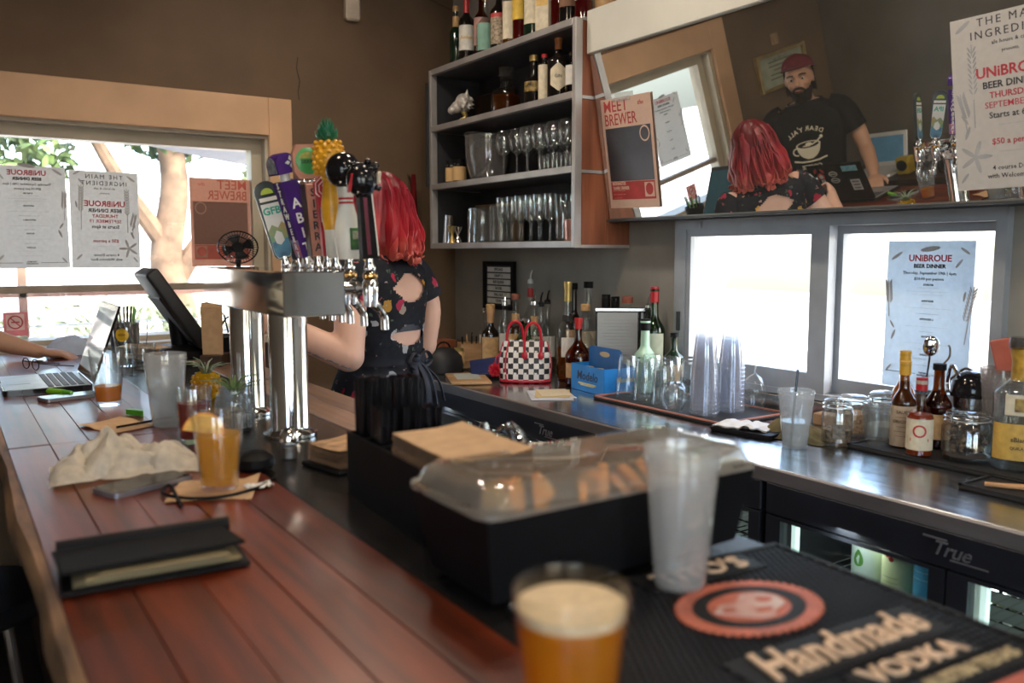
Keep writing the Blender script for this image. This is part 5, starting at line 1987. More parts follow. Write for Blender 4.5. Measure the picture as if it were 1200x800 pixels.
q.sph(ec + Vector((.026, .004, .0128)), (.012, .009, .001), 12, 4).sph(ec + Vector((-.03, 0, .0128)), (.010, .006, .001), 12, 4).sph(ec + Vector((.006, -.016, .0128)), (.014, .006, .001), 12, 4)
q.out('figure', copper, mat_, 40)

tumbler('plastic_cup', 'empty tall frosted plastic cup standing on the rubber mat', 'cup', (0.702, 0.697, BAR + .0115), .165, .0305, .0440, M['frost'], .0012, .005, rings_=(.150, .142))

# garnish tray
gt = thing('garnish_tray', 'long black garnish tray with a clear domed lid over orange slices', 'garnish tray', (0.683, 0.842, BAR + .0105))
q = B()
n = 4
for zz in range(1):
    lo = [(-.195, -.072), (.195, -.072), (.195, .072), (-.195, .072)]
    hi = [(-.212, -.088), (.212, -.088), (.212, .088), (-.212, .088)]
    q.raw([Vector((x, y, 0)) for x, y in lo] + [Vector((x, y, .10)) for x, y in hi] + [Vector((x * .97, y * .95, .10)) for x, y in hi] + [Vector((x * .97, y * .95, .02)) for x, y in lo],
          [(3, 2, 1, 0)] + [(k, (k + 1) % 4, 4 + (k + 1) % 4, 4 + k) for k in range(4)] + [(4 + k, 4 + (k + 1) % 4, 8 + (k + 1) % 4, 8 + k) for k in range(4)] + [(8 + k, 8 + (k + 1) % 4, 12 + (k + 1) % 4, 12 + k) for k in range(4)] + [(12, 13, 14, 15)])
q.out('tray', M['black'], gt, 0)
for k in range(1, 5):
    B().box((-.212 + .0848 * k, 0, .058), (.002, .15, .075)).out('divider', M['black'], gt, 0)


def rrect(w, d, r, n=6):
    p = []
    for (cx, cy, a0) in ((w / 2 - r, d / 2 - r, 0), (-w / 2 + r, d / 2 - r, PI / 2), (-w / 2 + r, -d / 2 + r, PI), (w / 2 - r, -d / 2 + r, 1.5 * PI)):
        for k in range(n + 1):
            a = a0 + PI / 2 * k / n
            p.append((cx + r * math.cos(a), cy + r * math.sin(a)))
    return p


def loft(q, layers):
    rows = [[Vector((x, y, z)) for x, y in pts] for pts, z in layers]
    n = len(rows[0])
    q.raw([v for r in rows for v in r], [(j * n + k, j * n + (k + 1) % n, (j + 1) * n + (k + 1) % n, (j + 1) * n + k) for j in range(len(rows) - 1) for k in range(n)] + [tuple((len(rows) - 1) * n + k for k in range(n))])
    return q


q = loft(B(), [(rrect(.440, .192, .026), .102), (rrect(.440, .192, .026), .109), (rrect(.428, .180, .026), .111), (rrect(.418, .170, .030), .127), (rrect(.404, .156, .034), .133), (rrect(.36, .12, .03), .1345)])
q.out('lid', thin_glass('lid_plastic', (0.90, 0.89, 0.86), (0.62, 0.60, 0.55), haze=0.36, hazecol=(0.80, 0.74, 0.64)), gt, 40)
peel = pbr('orange_peel', (0.75, 0.27, 0.02), 0.5, var=0.1, scale=60)
flesh = pbr('orange_flesh', (0.85, 0.46, 0.08), 0.5, var=0.12, scale=60)
limep = pbr('lime_peel', (0.10, 0.30, 0.03), 0.4)
limef = pbr('lime_flesh', (0.50, 0.58, 0.16), 0.4, var=0.12, scale=60)


def wedge(name, label, loc, r, rot, pm, fm, group, thick=.009):
    t = thing(name, label, 'fruit', loc, group=group, rot=rot)
    pts = [(r * math.cos(PI * k / 12), r * math.sin(PI * k / 12)) for k in range(13)]
    B().prism(pts, thick).out('peel', pm, t, 0)
    B().prism([(x * .9, .0006 + y * .9) for x, y in pts], thick + .001, Matrix.Translation((0, 0, -.0005))).out('flesh', fm, t, 0)
    return t


ORD = 'first second third fourth fifth sixth seventh eighth ninth tenth eleventh'.split()
rr = random.Random(5)
for k in range(11):
    x = .525 + .0265 * k + rr.uniform(-.006, .006)
    wedge('orange_slice', ORD[k] + ' orange half-slice from the left end under the lid of the garnish tray', (x, .795 + rr.uniform(0, .03), BAR + .085 + rr.uniform(0, .018)), .036, (R(70 + rr.uniform(-25, 25)), R(rr.uniform(-20, 20)), R(70 + rr.uniform(-30, 30))), peel, flesh, 'orange half-slices in the garnish tray')
for k in range(4):
    wedge('lime_wedge', ORD[k] + ' lime wedge after the orange slices under the garnish tray lid', (.80 + .024 * k, .81 + .02 * (k % 2), BAR + .09 + .006 * (k % 2)), .027, (R(75), R(20 * k), R(40 + 35 * k)), limep, limef, 'lime wedges in the garnish tray', .012)

# straw and napkin caddy
cd = thing('straw_caddy', 'black plastic bar caddy filled with straws', 'caddy', (0.600, 1.15, 1.0487), R(-3))
q = B()
q.span((-.063, -.14, 0), (.063, .16, .004))
for a, b_ in (((-.063, -.14), (-.059, .16)), ((.059, -.14), (.063, .16)), ((-.059, -.14), (.059, -.136)), ((-.059, .156), (.059, .16)), ((-.059, .02), (.059, .024)), ((-.059, .09), (.059, .094)), ((-.002, .024), (.002, .156))):
    q.span((a[0], a[1], .004), (b_[0], b_[1], .105))
q.out('box', M['black'], cd, 0)
rr = random.Random(4)
straw_mesh = B().lathe([(.0026, 0), (.0034, 0), (.0034, .19), (.0026, .19), (.0026, 0)], n=7).out('straw', M['black_gloss'], cd)
first = True
for (x0, x1, y0, y1, top, n) in ((-.056, -.004, .028, .086, .155, 42), (.004, .056, .028, .086, .150, 42), (-.056, -.004, .098, .152, .192, 42), (.004, .056, .098, .152, .190, 40)):
    for k in range(n):
        o = straw_mesh if first else straw_mesh.copy()
        if not first:
            COL.objects.link(o)
        first = False
        o.location = (rr.uniform(x0 + .004, x1 - .004), rr.uniform(y0 + .004, y1 - .004), .005)
        o.rotation_euler = (rr.uniform(-.02, .02), rr.uniform(-.02, .02), 0)
        o.scale = (1, 1, top / .19 * rr.uniform(.985, 1.01))
M['napkin_edge'] = pbr('napkin_edge', (0.50, 0.31, 0.17), 0.9, var=0.25, scale=40, stretch=(1, 1, 40))


def napkins(label, loc, rz, w, d, n, th=.0016, bend=.006, name='napkin_stack', group=None):
    """pile of folded paper napkins, each one a sheet of its own"""
    t = thing(name, label, 'napkins', loc, rz, group)
    rr = random.Random(int(w * 1000) + n)
    for k in range(n):
        q = B()
        z = k * th
        ox, oy = rr.uniform(-.0015, .0015), rr.uniform(-.0015, .0015)
        f = k / max(1, n - 1)
        for s in (0, 1):
            q.grid(lambda u, v: Vector(((u - .5) * w + ox, (v - .5) * d + oy, z + s * th * .85 + bend * f * (4 * (u - .5) ** 2 * (u > .5) - .3 * math.sin(v * 3.1)))), 6, 6)
        q.out('napkin', M['kraft'] if k % 3 else M['napkin_edge'], t, 30)
    return t


napkins('thick stack of brown paper napkins lying on the black straw caddy', (0.572, 0.985, BAR + .112), R(-3), .112, .200, 20)
napkins('small pile of brown paper napkins beside the chrome tower', (0.618, 1.487, BAR + .0092), R(12), .105, .105, 10, .0034, .008)
o = B().box((0, 0, 0), (.125, .125, .009), None, .003).out('napkin_tray', M['black'], None, 30, (0.618, 1.487, BAR + .0032), (0, 0, R(12)))
tag(o, 'small black tray under the napkin pile by the tower', 'tray')

# syrup pourer and hinged dispenser beyond the napkin stack
t = thing('syrup_pourer', 'glass syrup pourer with a purple band and metal handle', 'pourer', (0.765, 1.235, 1.0487))
B().lathe([(0, 0), (.028, 0), (.030, .01), (.027, .06), (.022, .075)], n=22).out('jar', M['glass_dim'], t)
B().lathe([(.0308, .026), (.0295, .05)], n=22).out('band', pbr('violet', (0.16, 0.02, 0.20), 0.35), t)
B().lathe([(.022, .075), (.024, .076), (.022, .09), (.010, .096), (.006, .108), (0, .109)], n=18).out('top', M['chrome'], t)
B().tube(crv([(.022, -.003, .088), (.046, -.004, .098), (.056, -.004, .066), (.048, -.003, .030), (.029, 0, .018)], 5), .006, 8, flat=.6).out('handle', M['chrome'], t)
t = thing('condiment_box', 'open clear plastic condiment box with a hinged steel flap', 'box', (0.855, 1.17, 1.0487), R(-20))
q = loft(B(), [(rrect(.09, .10, .012), 0), (rrect(.10, .11, .014), .058)])
q.solid(-.002)
q.out('tub', M['frost'], t, 30)
B().tube([(x, y, .058) for x, y in rrect(.104, .114, .014, 4)], .004, 6, closed=True).out('rim', pbr('bone', (0.62, 0.56, 0.45), 0.4), t)
q = B().box((-.045, 0, .082), (.003, .075, .055), (0, R(-24), 0), .001)
q.out('flap', M['chrome'], t, 0)
B().tube(crv([(-.05, -.04, .06), (-.064, -.03, .102), (-.066, .03, .102), (-.05, .04, .06)], 4), .004, 7).out('hinge_wire', M['chrome'], t)

# salt shaker by the tower foot
t = thing('salt_shaker', 'tiny glass shaker with a chrome cap at the tower foot', 'shaker', (0.545, 1.60, 1.0487))
B().lathe([(0, 0), (.017, 0), (.018, .004), (.016, .034), (.013, .036), (0, .036)], n=8).out('glass', M['glass_dim'], t, 0)
B().lathe([(0, .003), (.0145, .003), (.0135, .024), (0, .024)], n=10).out('pepper', pbr('pepper', (0.08, 0.05, 0.03), 0.9), t)
B().lathe([(.016, .034), (.019, .036), (.018, .050), (.010, .060), (0, .062)], n=18).out('cap', M['chrome'], t)

# beer on a napkin in the middle of the bar
t = tumbler('beer_glass', 'pint of clear golden beer on a brown paper napkin', 'glass', (0.370, 1.442, BAR + .004), .130, .0300, .0420, M['glass'], .002, .010, .094, beer_m)
wedge('orange_slice', 'orange slice hooked inside the rim of the pint of beer', (0.349, 1.449, BAR + .100), .034, (R(80), R(8), R(-28)), peel, flesh, None, .007)
t = thing('paper_napkin', 'crinkled brown paper napkin under the pint of beer', 'napkin', (0.362, 1.445, BAR + .001), R(-24))
q = B()
for s in (0, 1):
    q.grid(lambda u, v: Vector(((u - .5) * .135, (v - .5) * .125, s * .0012 + .0025 * abs(noise.noise(Vector((u * 4, v * 4, 1)))) + .012 * max(0, u - .8) * 5 * (v - .2))), 14, 14)
q.out('sheet', M['kraft'], t)
t = thing('white_napkin', 'torn white corner of a napkin at the edge of the brown one', 'napkin', (0.428, 1.418, BAR + .004))
q = B()
for s in (0, 1):
    q.grid(lambda u, v: Vector(((u - .5) * .045, (v - .5) * .03, s * .001 + .010 * abs(noise.noise(Vector((u * 5, v * 5, 3)))))), 10, 8)
q.out('sheet', M['white'], t)

# black earphone case with its cord
t = thing('headphones', 'black round headset pad with a cord looped round the beer', 'headphones', (0.462, 1.550, BAR + .001))
B().lathe([(0, 0), (.03, 0), (.036, .008), (.035, .022), (.02, .032), (0, .034)], n=24).out('pad', M['black'], t)
B().tube(crv([(.01, -.03, .006), (.012, -.08, .004), (-.02, -.125, .004), (-.055, -.155, .005), (-.11, -.165, .004), (-.155, -.14, .004), (-.18, -.09, .004), (-.16, -.05, .004), (-.17, -.18, .004)], 5), .0028, 6).out('cord', M['black'], t)

# crumpled cloth napkin
t = thing('crumpled_napkin', 'crumpled beige napkin heap near the front edge of the bar', 'napkin', (0.262, 1.665, BAR + .001), R(-8))
q = B()


def crump(u, v):
    x, y = (u - .5) * .245, (v - .5) * .15
    r = 1 - min(1, (abs(u - .5) * 2) ** 2.2) * .9
    r2 = 1 - min(1, (abs(v - .5) * 2) ** 2) * .9
    h = (.5 + 1.6 * abs(noise.noise(Vector((u * 4 + 1, v * 3, 0))))) * .066 * r * r2
    h += .022 * abs(noise.noise(Vector((u * 9, v * 7, 5)))) * r2
    return Vector((x + .015 * noise.noise(Vector((u * 6, v * 6, 9))), y + .02 * noise.noise(Vector((u * 5, v * 5, 4))), .001 + h))


q.grid(crump, 34, 26)
q.solid(-.0015)
q.out('cloth', pbr('cloth_beige', (0.82, 0.74, 0.61), 0.9, var=0.08, scale=60), t)


def phone(label, loc, rz, w=.073, d=.148):
    t = thing('phone', label, 'phone', loc, rz)
    loft(B(), [(rrect(w, d, .010), 0), (rrect(w, d, .010), .008)]).out('case', pbr('phone_case', (0.32, 0.33, 0.36), 0.3, 0.6), t, 30)
    loft(B(), [(rrect(w * .94, d * .96, .008), .0081), (rrect(w * .94, d * .96, .008), .0088)]).out('screen', M['black_gloss'], t, 0)
    return t


phone('dark smartphone lying face up in front of the crumpled napkin', (0.268, 1.54, BAR + .001), R(-68))
phone('dark smartphone lying beside the laptop keyboard', (0.275, 2.60, BAR + .001), R(-75))

# black bill folder lying open
t = thing('bill_folder', 'black bill folder lying half open with paper slips inside', 'folder', (0.205, 1.135, BAR + .001), R(-4))
B().box((0, 0, .004), (.215, .135, .006), (0, 0, 0), .002).out('cover', M['black'], t, 30)
B().box((-.004, .008, .0215), (.212, .130, .005), (R(-6), 0, R(3)), .002).out('cover', M['black_matte'], t, 30)
for k in range(5):
    B().box((.008 * math.sin(k * 2), -.004 * k, .0088 + .0022 * k), (.19 - .01 * k, .115, .0012), (R(-1.2 * k), 0, R(2.5 * math.sin(k * 3)))).out('slip', paper('slip%d' % (k % 2), (0.44, 0.36, 0.20) if k % 2 else (0.30, 0.25, 0.15), .2), t, 0)
B().cyl((-.108, .075, .016), (.108, .075, .016), .011, n=12).out('spine', M['black'], t)

# ------------------------------------------------------------------ far end of the bar
lp = thing('laptop', 'open black laptop with stickers on its lid, turned towards the man', 'laptop', (0.235, 2.87, BAR + .001))
loft(B(), [([(x, y) for x, y in rrect(.225, .33, .012)], 0), (rrect(.225, .33, .012), .017)]).out('base', M['black_gloss'], lp, 30)
B().box((.0, 0, .0174), (.215, .32, .001)).out('deck', pbr('deck_grey', (0.35, 0.35, 0.34), 0.35, 0.5), lp, 0)
km = pbr('key', (0.05, 0.05, 0.055), 0.5)
k0 = B().box((0, 0, 0), (.0155, .0175, .002), None, .0008).out('key', km, lp, 0)
fst = True
for i in range(5):
    for j in range(14):
        o = k0 if fst else k0.copy()
        if not fst:
            COL.objects.link(o)
        fst = False
        o.location = (.085 - .0195 * i, -.137 + .021 * j + .003 * (i % 2), .0188)
B().box((-.068, 0, .0182), (.06, .10, .0006)).out('touchpad', pbr('pad_grey', (0.26, 0.26, 0.26), 0.3, 0.4), lp, 0)
lid = Matrix.Translation((.112, 0, .016)) @ Matrix.Rotation(R(20), 4, 'Y')


def lidpart(q, name, m, kind=None):
    bmesh.ops.transform(q.bm, matrix=lid, verts=q.bm.verts)
    return q.out(name, m, lp, 0)


lidpart(B().box((0, 0, .122), (.007, .33, .235), None, .002), 'lid', M['black_gloss'])
scm, nt, out_ = _new('laptop_screen')
em_ = N(nt, 'ShaderNodeEmission')
tt = tex(nt, 3, 2)
nt.links.new(ramp(nt, tt.outputs[0], [(0.4, (0.30, 0.36, 0.38)), (0.6, (0.55, 0.60, 0.62))]), em_.inputs[0])
em_.inputs[1].default_value = 0.55
gl_ = N(nt, 'ShaderNodeBsdfGlossy')
gl_.inputs['Roughness'].default_value = 0.05
mx_ = N(nt, 'ShaderNodeMixShader')
mx_.inputs[0].default_value = 0.25
nt.links.new(em_.outputs[0], mx_.inputs[1])
nt.links.new(gl_.outputs[0], mx_.inputs[2])
nt.links.new(mx_.outputs[0], out_.inputs[0])
lidpart(B().box((-.0038, 0, .124), (.0006, .305, .195)), 'screen', scm)
st_white = pbr('sticker_white', (0.72, 0.72, 0.68), 0.5)
st_blue = pbr('sticker_blue', (0.10, 0.45, 0.62), 0.4, col2=(0.4, 0.65, 0.72), scale=60)
# stickers on the outside of the lid
LX = .0040


def decal(cy, cz, pts, m, e=0.0, name='sticker'):
    q = B()
    q.prism(pts, .0006, Matrix.Translation((LX + e, cy, cz)) @ Euler((R(90), 0, R(90))).to_matrix().to_4x4())
    return lidpart(q, name, m)


circ = lambda rx, ry, n=20: [(rx * math.cos(2 * PI * k / n), ry * math.sin(2 * PI * k / n)) for k in range(n)]
decal(-.09, .205, [(-.045, -.017), (.045, -.017), (.045, .017), (-.045, .017)], st_blue)
decal(.095, .165, circ(.022, .022), pbr('sticker_crimson', (0.55, 0.06, 0.05), 0.4))
decal(.095, .165, circ(.013, .013), st_white, .0006)
decal(.088, .195, [(-.022, -.01), (-.004, .0), (.0, .022), (-.02, .012)], MATS['sticker_crimson'])
decal(.108, .196, [(.022, -.01), (.004, .0), (.0, .022), (.02, .012)], MATS['sticker_crimson'])
decal(.092, .135, [(-.014, -.012), (.014, -.012), (.010, .012), (-.010, .012)], st_white)
for z in (.176, .135):
    decal(.018, z, circ(.026, .017), st_white)
    decal(.018, z, circ(.020, .012), pbr('sticker_navy', (0.03, 0.05, 0.10), 0.4), .0006)
    decal(.018, z, [(-.016, -.003), (.016, -.003), (.016, .003), (-.016, .003)], st_white, .0012)
decal(-.095, .10, [(-.028, -.034), (.028, -.034), (.028, .034), (-.028, .034)], st_white)
for k in range(3):
    decal(-.095, .12 - .02 * k, [(-.02, -.005), (.02, -.005), (.02, .005), (-.02, .005)], pbr('sticker_ink', (0.2, 0.2, 0.22), 0.5), .0006)

t = thing('eyeglasses', 'folded thin-framed eyeglasses lying beyond the laptop', 'glasses', (0.235, 3.30, BAR + .001), R(-70))
for s in (-1, 1):
    B().tube([(s * .034 + .024 * math.cos(2 * PI * k / 18), .0, .020 + .018 * math.sin(2 * PI * k / 18)) for k in range(18)], .0016, 6, closed=True).out('rim', M['black'], t)
    B().tube(crv([(s * .06, 0, .026), (s * .062, .05, .016), (s * .05, .12, .004)], 5), .0016, 6).out('temple', M['black'], t)
B().tube(crv([(-.011, 0, .024), (0, 0, .030), (.011, 0, .024)], 4), .0014, 6).out('bridge', M['black'], t)

t = thing('marker', 'lime green highlighter pen lying beside the laptop', 'pen', (0.245, 2.69, BAR + .0095), R(-58))
B().cyl((-.06, 0, 0), (.04, 0, 0), .0085, n=12).out('barrel', pbr('lime_plastic', (0.22, 0.55, 0.02), 0.35), t)
B().cyl((.04, 0, 0), (.07, 0, 0), .0075, .006, n=12).out('cap', pbr('lime_dark', (0.10, 0.36, 0.02), 0.35), t)

tumbler('pint_glass', 'nearly empty pint glass with a finger of beer near the laptop', 'glass', (0.345, 2.42, BAR + .001), .150, .0300, .0440, M['glass'], .0022, .012, .052, beer_hazy)
tumbler('water_cup', 'frosted plastic cup of water beside the paper slip', 'cup', (0.415, 2.055, BAR + .001), .168, .0330, .0470, M['frost'], .0012, .005, .088, water_m, rings_=(.155, .146))
t = tumbler('tall_glass', 'tall tapered beer glass with a round yellow badge, empty', 'glass', (0.486, 2.98, BAR + .001), .180, .026, .043, M['glass'], .0022, .03)
q = B()
for m_, rx, e in ((pbr('badge_yellow', (0.72, 0.46, 0.03), 0.4), .021, .0), (pbr('badge_line', (0.35, 0.2, 0.02), 0.4), .012, .0008)):
    f = on_cyl(.0405 + e, R(242), .135)
    q = B()
    q.raw([f(Vector((rx * math.cos(2 * PI * k / 18), rx * (1 if rx > .015 else .4) * math.sin(2 * PI * k / 18), 0))) for k in range(18)], [tuple(range(18))])
    q.out('badge', m_, t, 0)
t = thing('lime_wedge', 'bright green lime wedge on the bar in front of the water cup', 'fruit', (0.372, 2.225, BAR + .002), R(-60))
q = B()
q.prism([(.028 * math.cos(PI * k / 10), .016 * math.sin(PI * k / 10)) for k in range(11)], .013)
q.out('peel', pbr('lime_bright', (0.10, 0.42, 0.02), 0.35), t, 30)
t = thing('paper_slip', 'tan paper slip with a black straw on it, before the water cup', 'paper', (0.318, 2.12, BAR + .001), R(24))
q = B()
for s in (0, 1):
    q.grid(lambda u, v: Vector(((u - .5) * .11, (v - .5) * .15, s * .0008 + .004 * (u - .5) ** 2 * 4 * (v > .5))), 8, 8)
q.out('sheet', M['kraft'], t)
o = B().cyl((-.07, 0, 0), (.07, 0, 0), .003, n=8).out('drinking_straw', M['black_gloss'], None, 40, (0.372, 2.085, BAR + .0085), (0, 0, R(22)))
tag(o, 'black straw lying across the tan paper slip', 'straw')


def air_plant(t, z, n, L, col, seed, r0=.012):
    rr = random.Random(seed)
    q = B()
    for k in range(n):
        a = 2 * PI * k / n + rr.uniform(-.2, .2)
        c, s = math.cos(a), math.sin(a)
        l = L * rr.uniform(.7, 1.1)
        up = rr.uniform(.35, 1.0)
        P = crv([(r0 * c * .3, r0 * s * .3, z - .01), (r0 * c + l * .3 * c * (1 - up * .5), r0 * s + l * .3 * s * (1 - up * .5), z + l * .45 * up), (r0 * c + l * .8 * c, r0 * s + l * .8 * s, z + l * .62 * up)], 4)
        q.tube(P, [.0042 * (1 - i / len(P)) + .0008 for i in range(len(P))], 6, flat=.5)
    return q.out('leaves', pbr(col, (0.20, 0.25, 0.17) if 'grey' in col else (0.14, 0.24, 0.08), 0.6, var=0.2, scale=40), t)


t = thing('glass_pineapple', 'yellow glass pineapple jar holding a spiky air plant', 'jar', (0.585, 2.385, 1.0487))
q = B()
q.lathe([(0, 0), (.024, 0), (.035, .016), (.038, .04), (.034, .062), (.026, .074), (.022, .072), (.030, .058), (.033, .04), (.030, .018), (0, .006)], n=20)
for j in range(5):
    for i in range(10):
        a = 2 * PI * (i + .5 * (j % 2)) / 10
        z = .014 + .012 * j
        r = .0365 * math.sqrt(max(.2, 1 - ((z - .039) / .045) ** 2 * .6))
        q.sph((r * math.cos(a), r * math.sin(a), z), (.006, .006, .0055), 6, 4)
q.out('jar', thin_glass('yellow_glass', (0.96, 0.80, 0.10), (0.6, 0.42, 0.02), haze=0.35, hazecol=(0.92, 0.70, 0.04)), t, 60)
air_plant(t, .072, 16, .07, 'plant_grey', 3)
t = thing('ribbed_jar', 'clear ribbed glass jar with an air plant at the tower foot', 'jar', (0.537, 1.94, 1.0487))
q = B()
q.lathe([(0, 0), (.036, 0), (.041, .006), (.042, .06), (.038, .078), (.032, .086), (.034, .098), (.031, .098), (.029, .086), (.035, .076), (.039, .06), (.038, .010), (0, .006)], n=36)
for k in range(36):
    a = 2 * PI * k / 36
    q.tube([(.042 * math.cos(a), .042 * math.sin(a), .008), (.0432 * math.cos(a), .0432 * math.sin(a), .06), (.038 * math.cos(a), .038 * math.sin(a), .08)], .0014, 5)
q.out('jar', M['glass_dim'], t, 50)
B().lathe([(0, .007), (.037, .007), (.037, .03), (0, .034)], n=20).out('pebbles', pbr('pebbles', (0.40, 0.38, 0.35), 0.8, var=0.4, scale=90), t)
air_plant(t, .088, 12, .075, 'plant_green', 8)
t = tumbler('red_drink_glass', 'glass with a dark red cocktail and ice behind the pint of beer', 'glass', (0.426, 1.845, BAR + .001), .118, .030, .037, M['glass'], .002, .01, .085, liquid('cocktail_red', (0.50, 0.05, 0.05), 0.5))
rr = random.Random(2)
for k in range(3):
    B().box((.01 * math.cos(k * 2.2), .01 * math.sin(k * 2.2), .075 + .012 * k), (.022, .022, .022), (k, k * .7, k * 1.3), .003).out('ice', M['glass'], t, 30)

t = thing('menu_holder', 'tall kraft paper menu sleeves standing behind the tower', 'menu holder', (0.79, 3.08, 1.0505), R(58))
B().box((0, 0, .02), (.10, .075, .04), None, .002).out('base', M['dark_wood'], t, 0)
for k in range(3):
    B().box((-.025 + .016 * k, .004 * k, .125), (.010, .07, .17 + .012 * k), (0, R(-3 + 2 * k), 0), .001).out('sleeve', M['kraft'], t, 0)
tumbler('steel_tumbler', 'brushed steel tumbler beside the kraft menu sleeves', 'cup', (0.872, 2.99, 1.0505), .165, .030, .040, M['steel'], .0015, .006)
t = thing('receipt_spike', 'desk spike with a pile of kraft order slips', 'spike', (0.60, 3.30, BAR + .001))
B().lathe([(0, 0), (.04, 0), (.04, .006), (.004, .010), (0, .010)], n=20).out('base', M['black'], t)
B().cyl((0, 0, .01), (.012, 0, .15), .0016, n=6).out('spike', M['chrome'], t)
for k in range(6):
    B().box((.003 + .012 * math.sin(k * 2.1), .01 * math.cos(k * 1.7), .018 + .008 * k), (.15, .085, .0014), (R(3 * math.sin(k * 2)), R(4 * math.cos(k * 3)), k * .5)).out('slip', M['kraft'], t, 0)

t = thing('register_screen', 'black point-of-sale screen tilted back at the far end of the bar', 'monitor', (0.745, 3.38, 1.0505))
q = B()
loft(q, [(rrect(.26, .20, .02), 0), (rrect(.24, .19, .02), .03), (rrect(.12, .12, .02), .05)])
q.out('base', M['black'], t, 30)
tm = Matrix.Translation((-.03, 0, .19)) @ Matrix.Rotation(R(-33), 4, 'Y')
q = B().box((0, 0, 0), (.052, .24, .335), None, .012, 3)
bmesh.ops.transform(q.bm, matrix=tm, verts=q.bm.verts)
q.out('housing', pbr('pos_black', (0.016, 0.016, 0.018), 0.5), t, 40)
q = B().box((.0268, 0, 0), (.0012, .20, .28))
bmesh.ops.transform(q.bm, matrix=tm, verts=q.bm.verts)
q.out('screen', pbr('pos_screen', (0.01, 0.06, 0.08), 0.3, emit=0.15), t, 0)
q = B().box((-.028, 0, -.03), (.01, .20, .20), None, .004)
bmesh.ops.transform(q.bm, matrix=tm, verts=q.bm.verts)
q.out('rear_cover', pbr('pos_grey', (0.03, 0.03, 0.033), 0.6), t, 0)
B().cyl((-.005, 0, .03), (-.02, 0, .18), .03, n=14).out('stand', M['black'], t)
B().tube(crv([(.10, -.14, .11), (.135, -.16, .16), (.15, -.16, .12), (.12, -.17, .07), (.16, -.15, .03), (.14, -.12, .0)], 5), .0035, 6).out('cable', M['black'], t)
B().tube(crv([(.07, -.15, .15), (.11, -.17, .175), (.13, -.17, .10), (.15, -.16, .06)], 5), .003, 6).out('cable', M['black'], t)
t = thing('receipt_printer', 'black receipt printer block beside the point-of-sale screen', 'printer', (0.865, 3.245, 1.0505))
B().box((-.005, -.06, .05), (.11, .13, .10), None, .008).out('housing', M['black'], t, 30)
B().box((-.005, -.06, .103), (.07, .09, .006), None, .002).out('lid', M['black_gloss'], t, 0)
t = thing('pen_cup', 'black cup of pens and markers before the end window', 'cup', (0.605, 3.74, BAR + .001))
B().lathe([(0, 0), (.052, 0), (.058, .11), (.054, .11), (.048, .006), (0, .006)], n=20).out('cup', M['black'], t)
rr = random.Random(12)
for k in range(9):
    a = 2 * PI * k / 9
    q = B().cyl((.02 * math.cos(a), .02 * math.sin(a), .01), (.045 * math.cos(a), .045 * math.sin(a), .15 + .04 * rr.random()), .0042, n=7)
    q.out('pen', (limep, M['black'], M['chrome'], M['black'])[k % 4], t)
t = thing('pale_bag', 'crumpled pale blue plastic bag below the end window', 'bag', (0.40, 3.72, BAR + .001))
q = B()
q.grid(lambda u, v: Vector((.085 * math.cos(2 * PI * u) * math.sin(PI * (.5 + v / 2)) * (1 + .2 * noise.noise(Vector((u * 8, v * 4, 0)))), .05 * math.sin(2 * PI * u) * math.sin(PI * (.5 + v / 2)) * (1 + .2 * noise.noise(Vector((u * 8, v * 5, 3)))), .07 * math.sin(PI * v / 2) * (1 + .25 * noise.noise(Vector((u * 6, v * 3, 6)))))), 30, 10, closed=True)
q.out('bag', paper('bag_blue', (0.62, 0.70, 0.82), .4), t)
tumbler('rocks_glass', 'short empty tumbler upside beyond the tall beer glass', 'glass', (0.56, 3.12, BAR + .001), .085, .034, .040, M['glass'], .0025, .012)

# things seen in the mirror: framed certificate, plaque, side table with computer and speaker
t = thing('framed_certificate', 'gilt-framed certificate on the end wall, seen in the mirror', 'picture', (-0.73, 3.982, 1.715), R(0))
for a, b_ in (((-.26, -.02, -.125), (-.235, .017, .125)), ((.235, -.02, -.125), (.26, .017, .125)), ((-.235, -.02, .102), (.235, .017, .125)), ((-.235, -.02, -.125), (.235, .017, -.102))):
    B().span(a, b_, .004).out('frame_bar', pbr('gilt', (0.42, 0.30, 0.13), 0.35, 0.5), t, 0)
B().box((0, .004, 0), (.47, .004, .205)).out('mount', pbr('mount_sage', (0.34, 0.36, 0.28), 0.6, var=0.1, scale=12), t, 0)
q = B()
for k in range(5):
    q.box((.02 * math.sin(k * 2), .0012, .06 - .028 * k), (.26 - .03 * (k % 3), .001, .008))
q.text('Certificate', .035, TR((0, .0012, .075), 90, 0, 0), shear=.3, t=.0004)
q.out('lettering', pbr('cert_ink', (0.12, 0.13, 0.10), 0.7), t, 0)
q = B()
q.lathe([(0, 0), (.03, 0), (.03, .003), (0, .003)], n=20, M=TR((-.06, .002, -.03), 90, 0, 0))
q.out('seal', pbr('seal_white', (0.62, 0.60, 0.52), 0.5), t)
o = B().box((0, 0, 0), (.075, .012, .075), None, .003).out('wall_plaque', M['tan_wood'], None, 0, (-0.72, 3.993, 1.915))
tag(o, 'small tan plaque on the end wall above the certificate', 'plaque')
t = thing('side_table', 'dark wooden side table against the customer-side wall', 'table', (-0.98, 3.2, 0))
B().box((0, 0, .85), (.50, 1.3, .035), None, .003).out('top', M['dark_wood'], t, 0)
for x in (-.21, .21):
    for y in (-.6, .6):
        B().box((x, y, .416), (.045, .045, .832)).out('leg', M['dark_wood'], t, 0)
t = thing('white_laptop', 'white laptop with a dark blue screen on the side table, seen in the mirror', 'laptop', (-0.93, 3.54, .8685), R(0))
loft(B(), [(rrect(.22, .31, .014), 0), (rrect(.22, .31, .014), .02)]).out('base', M['white'], t, 30)
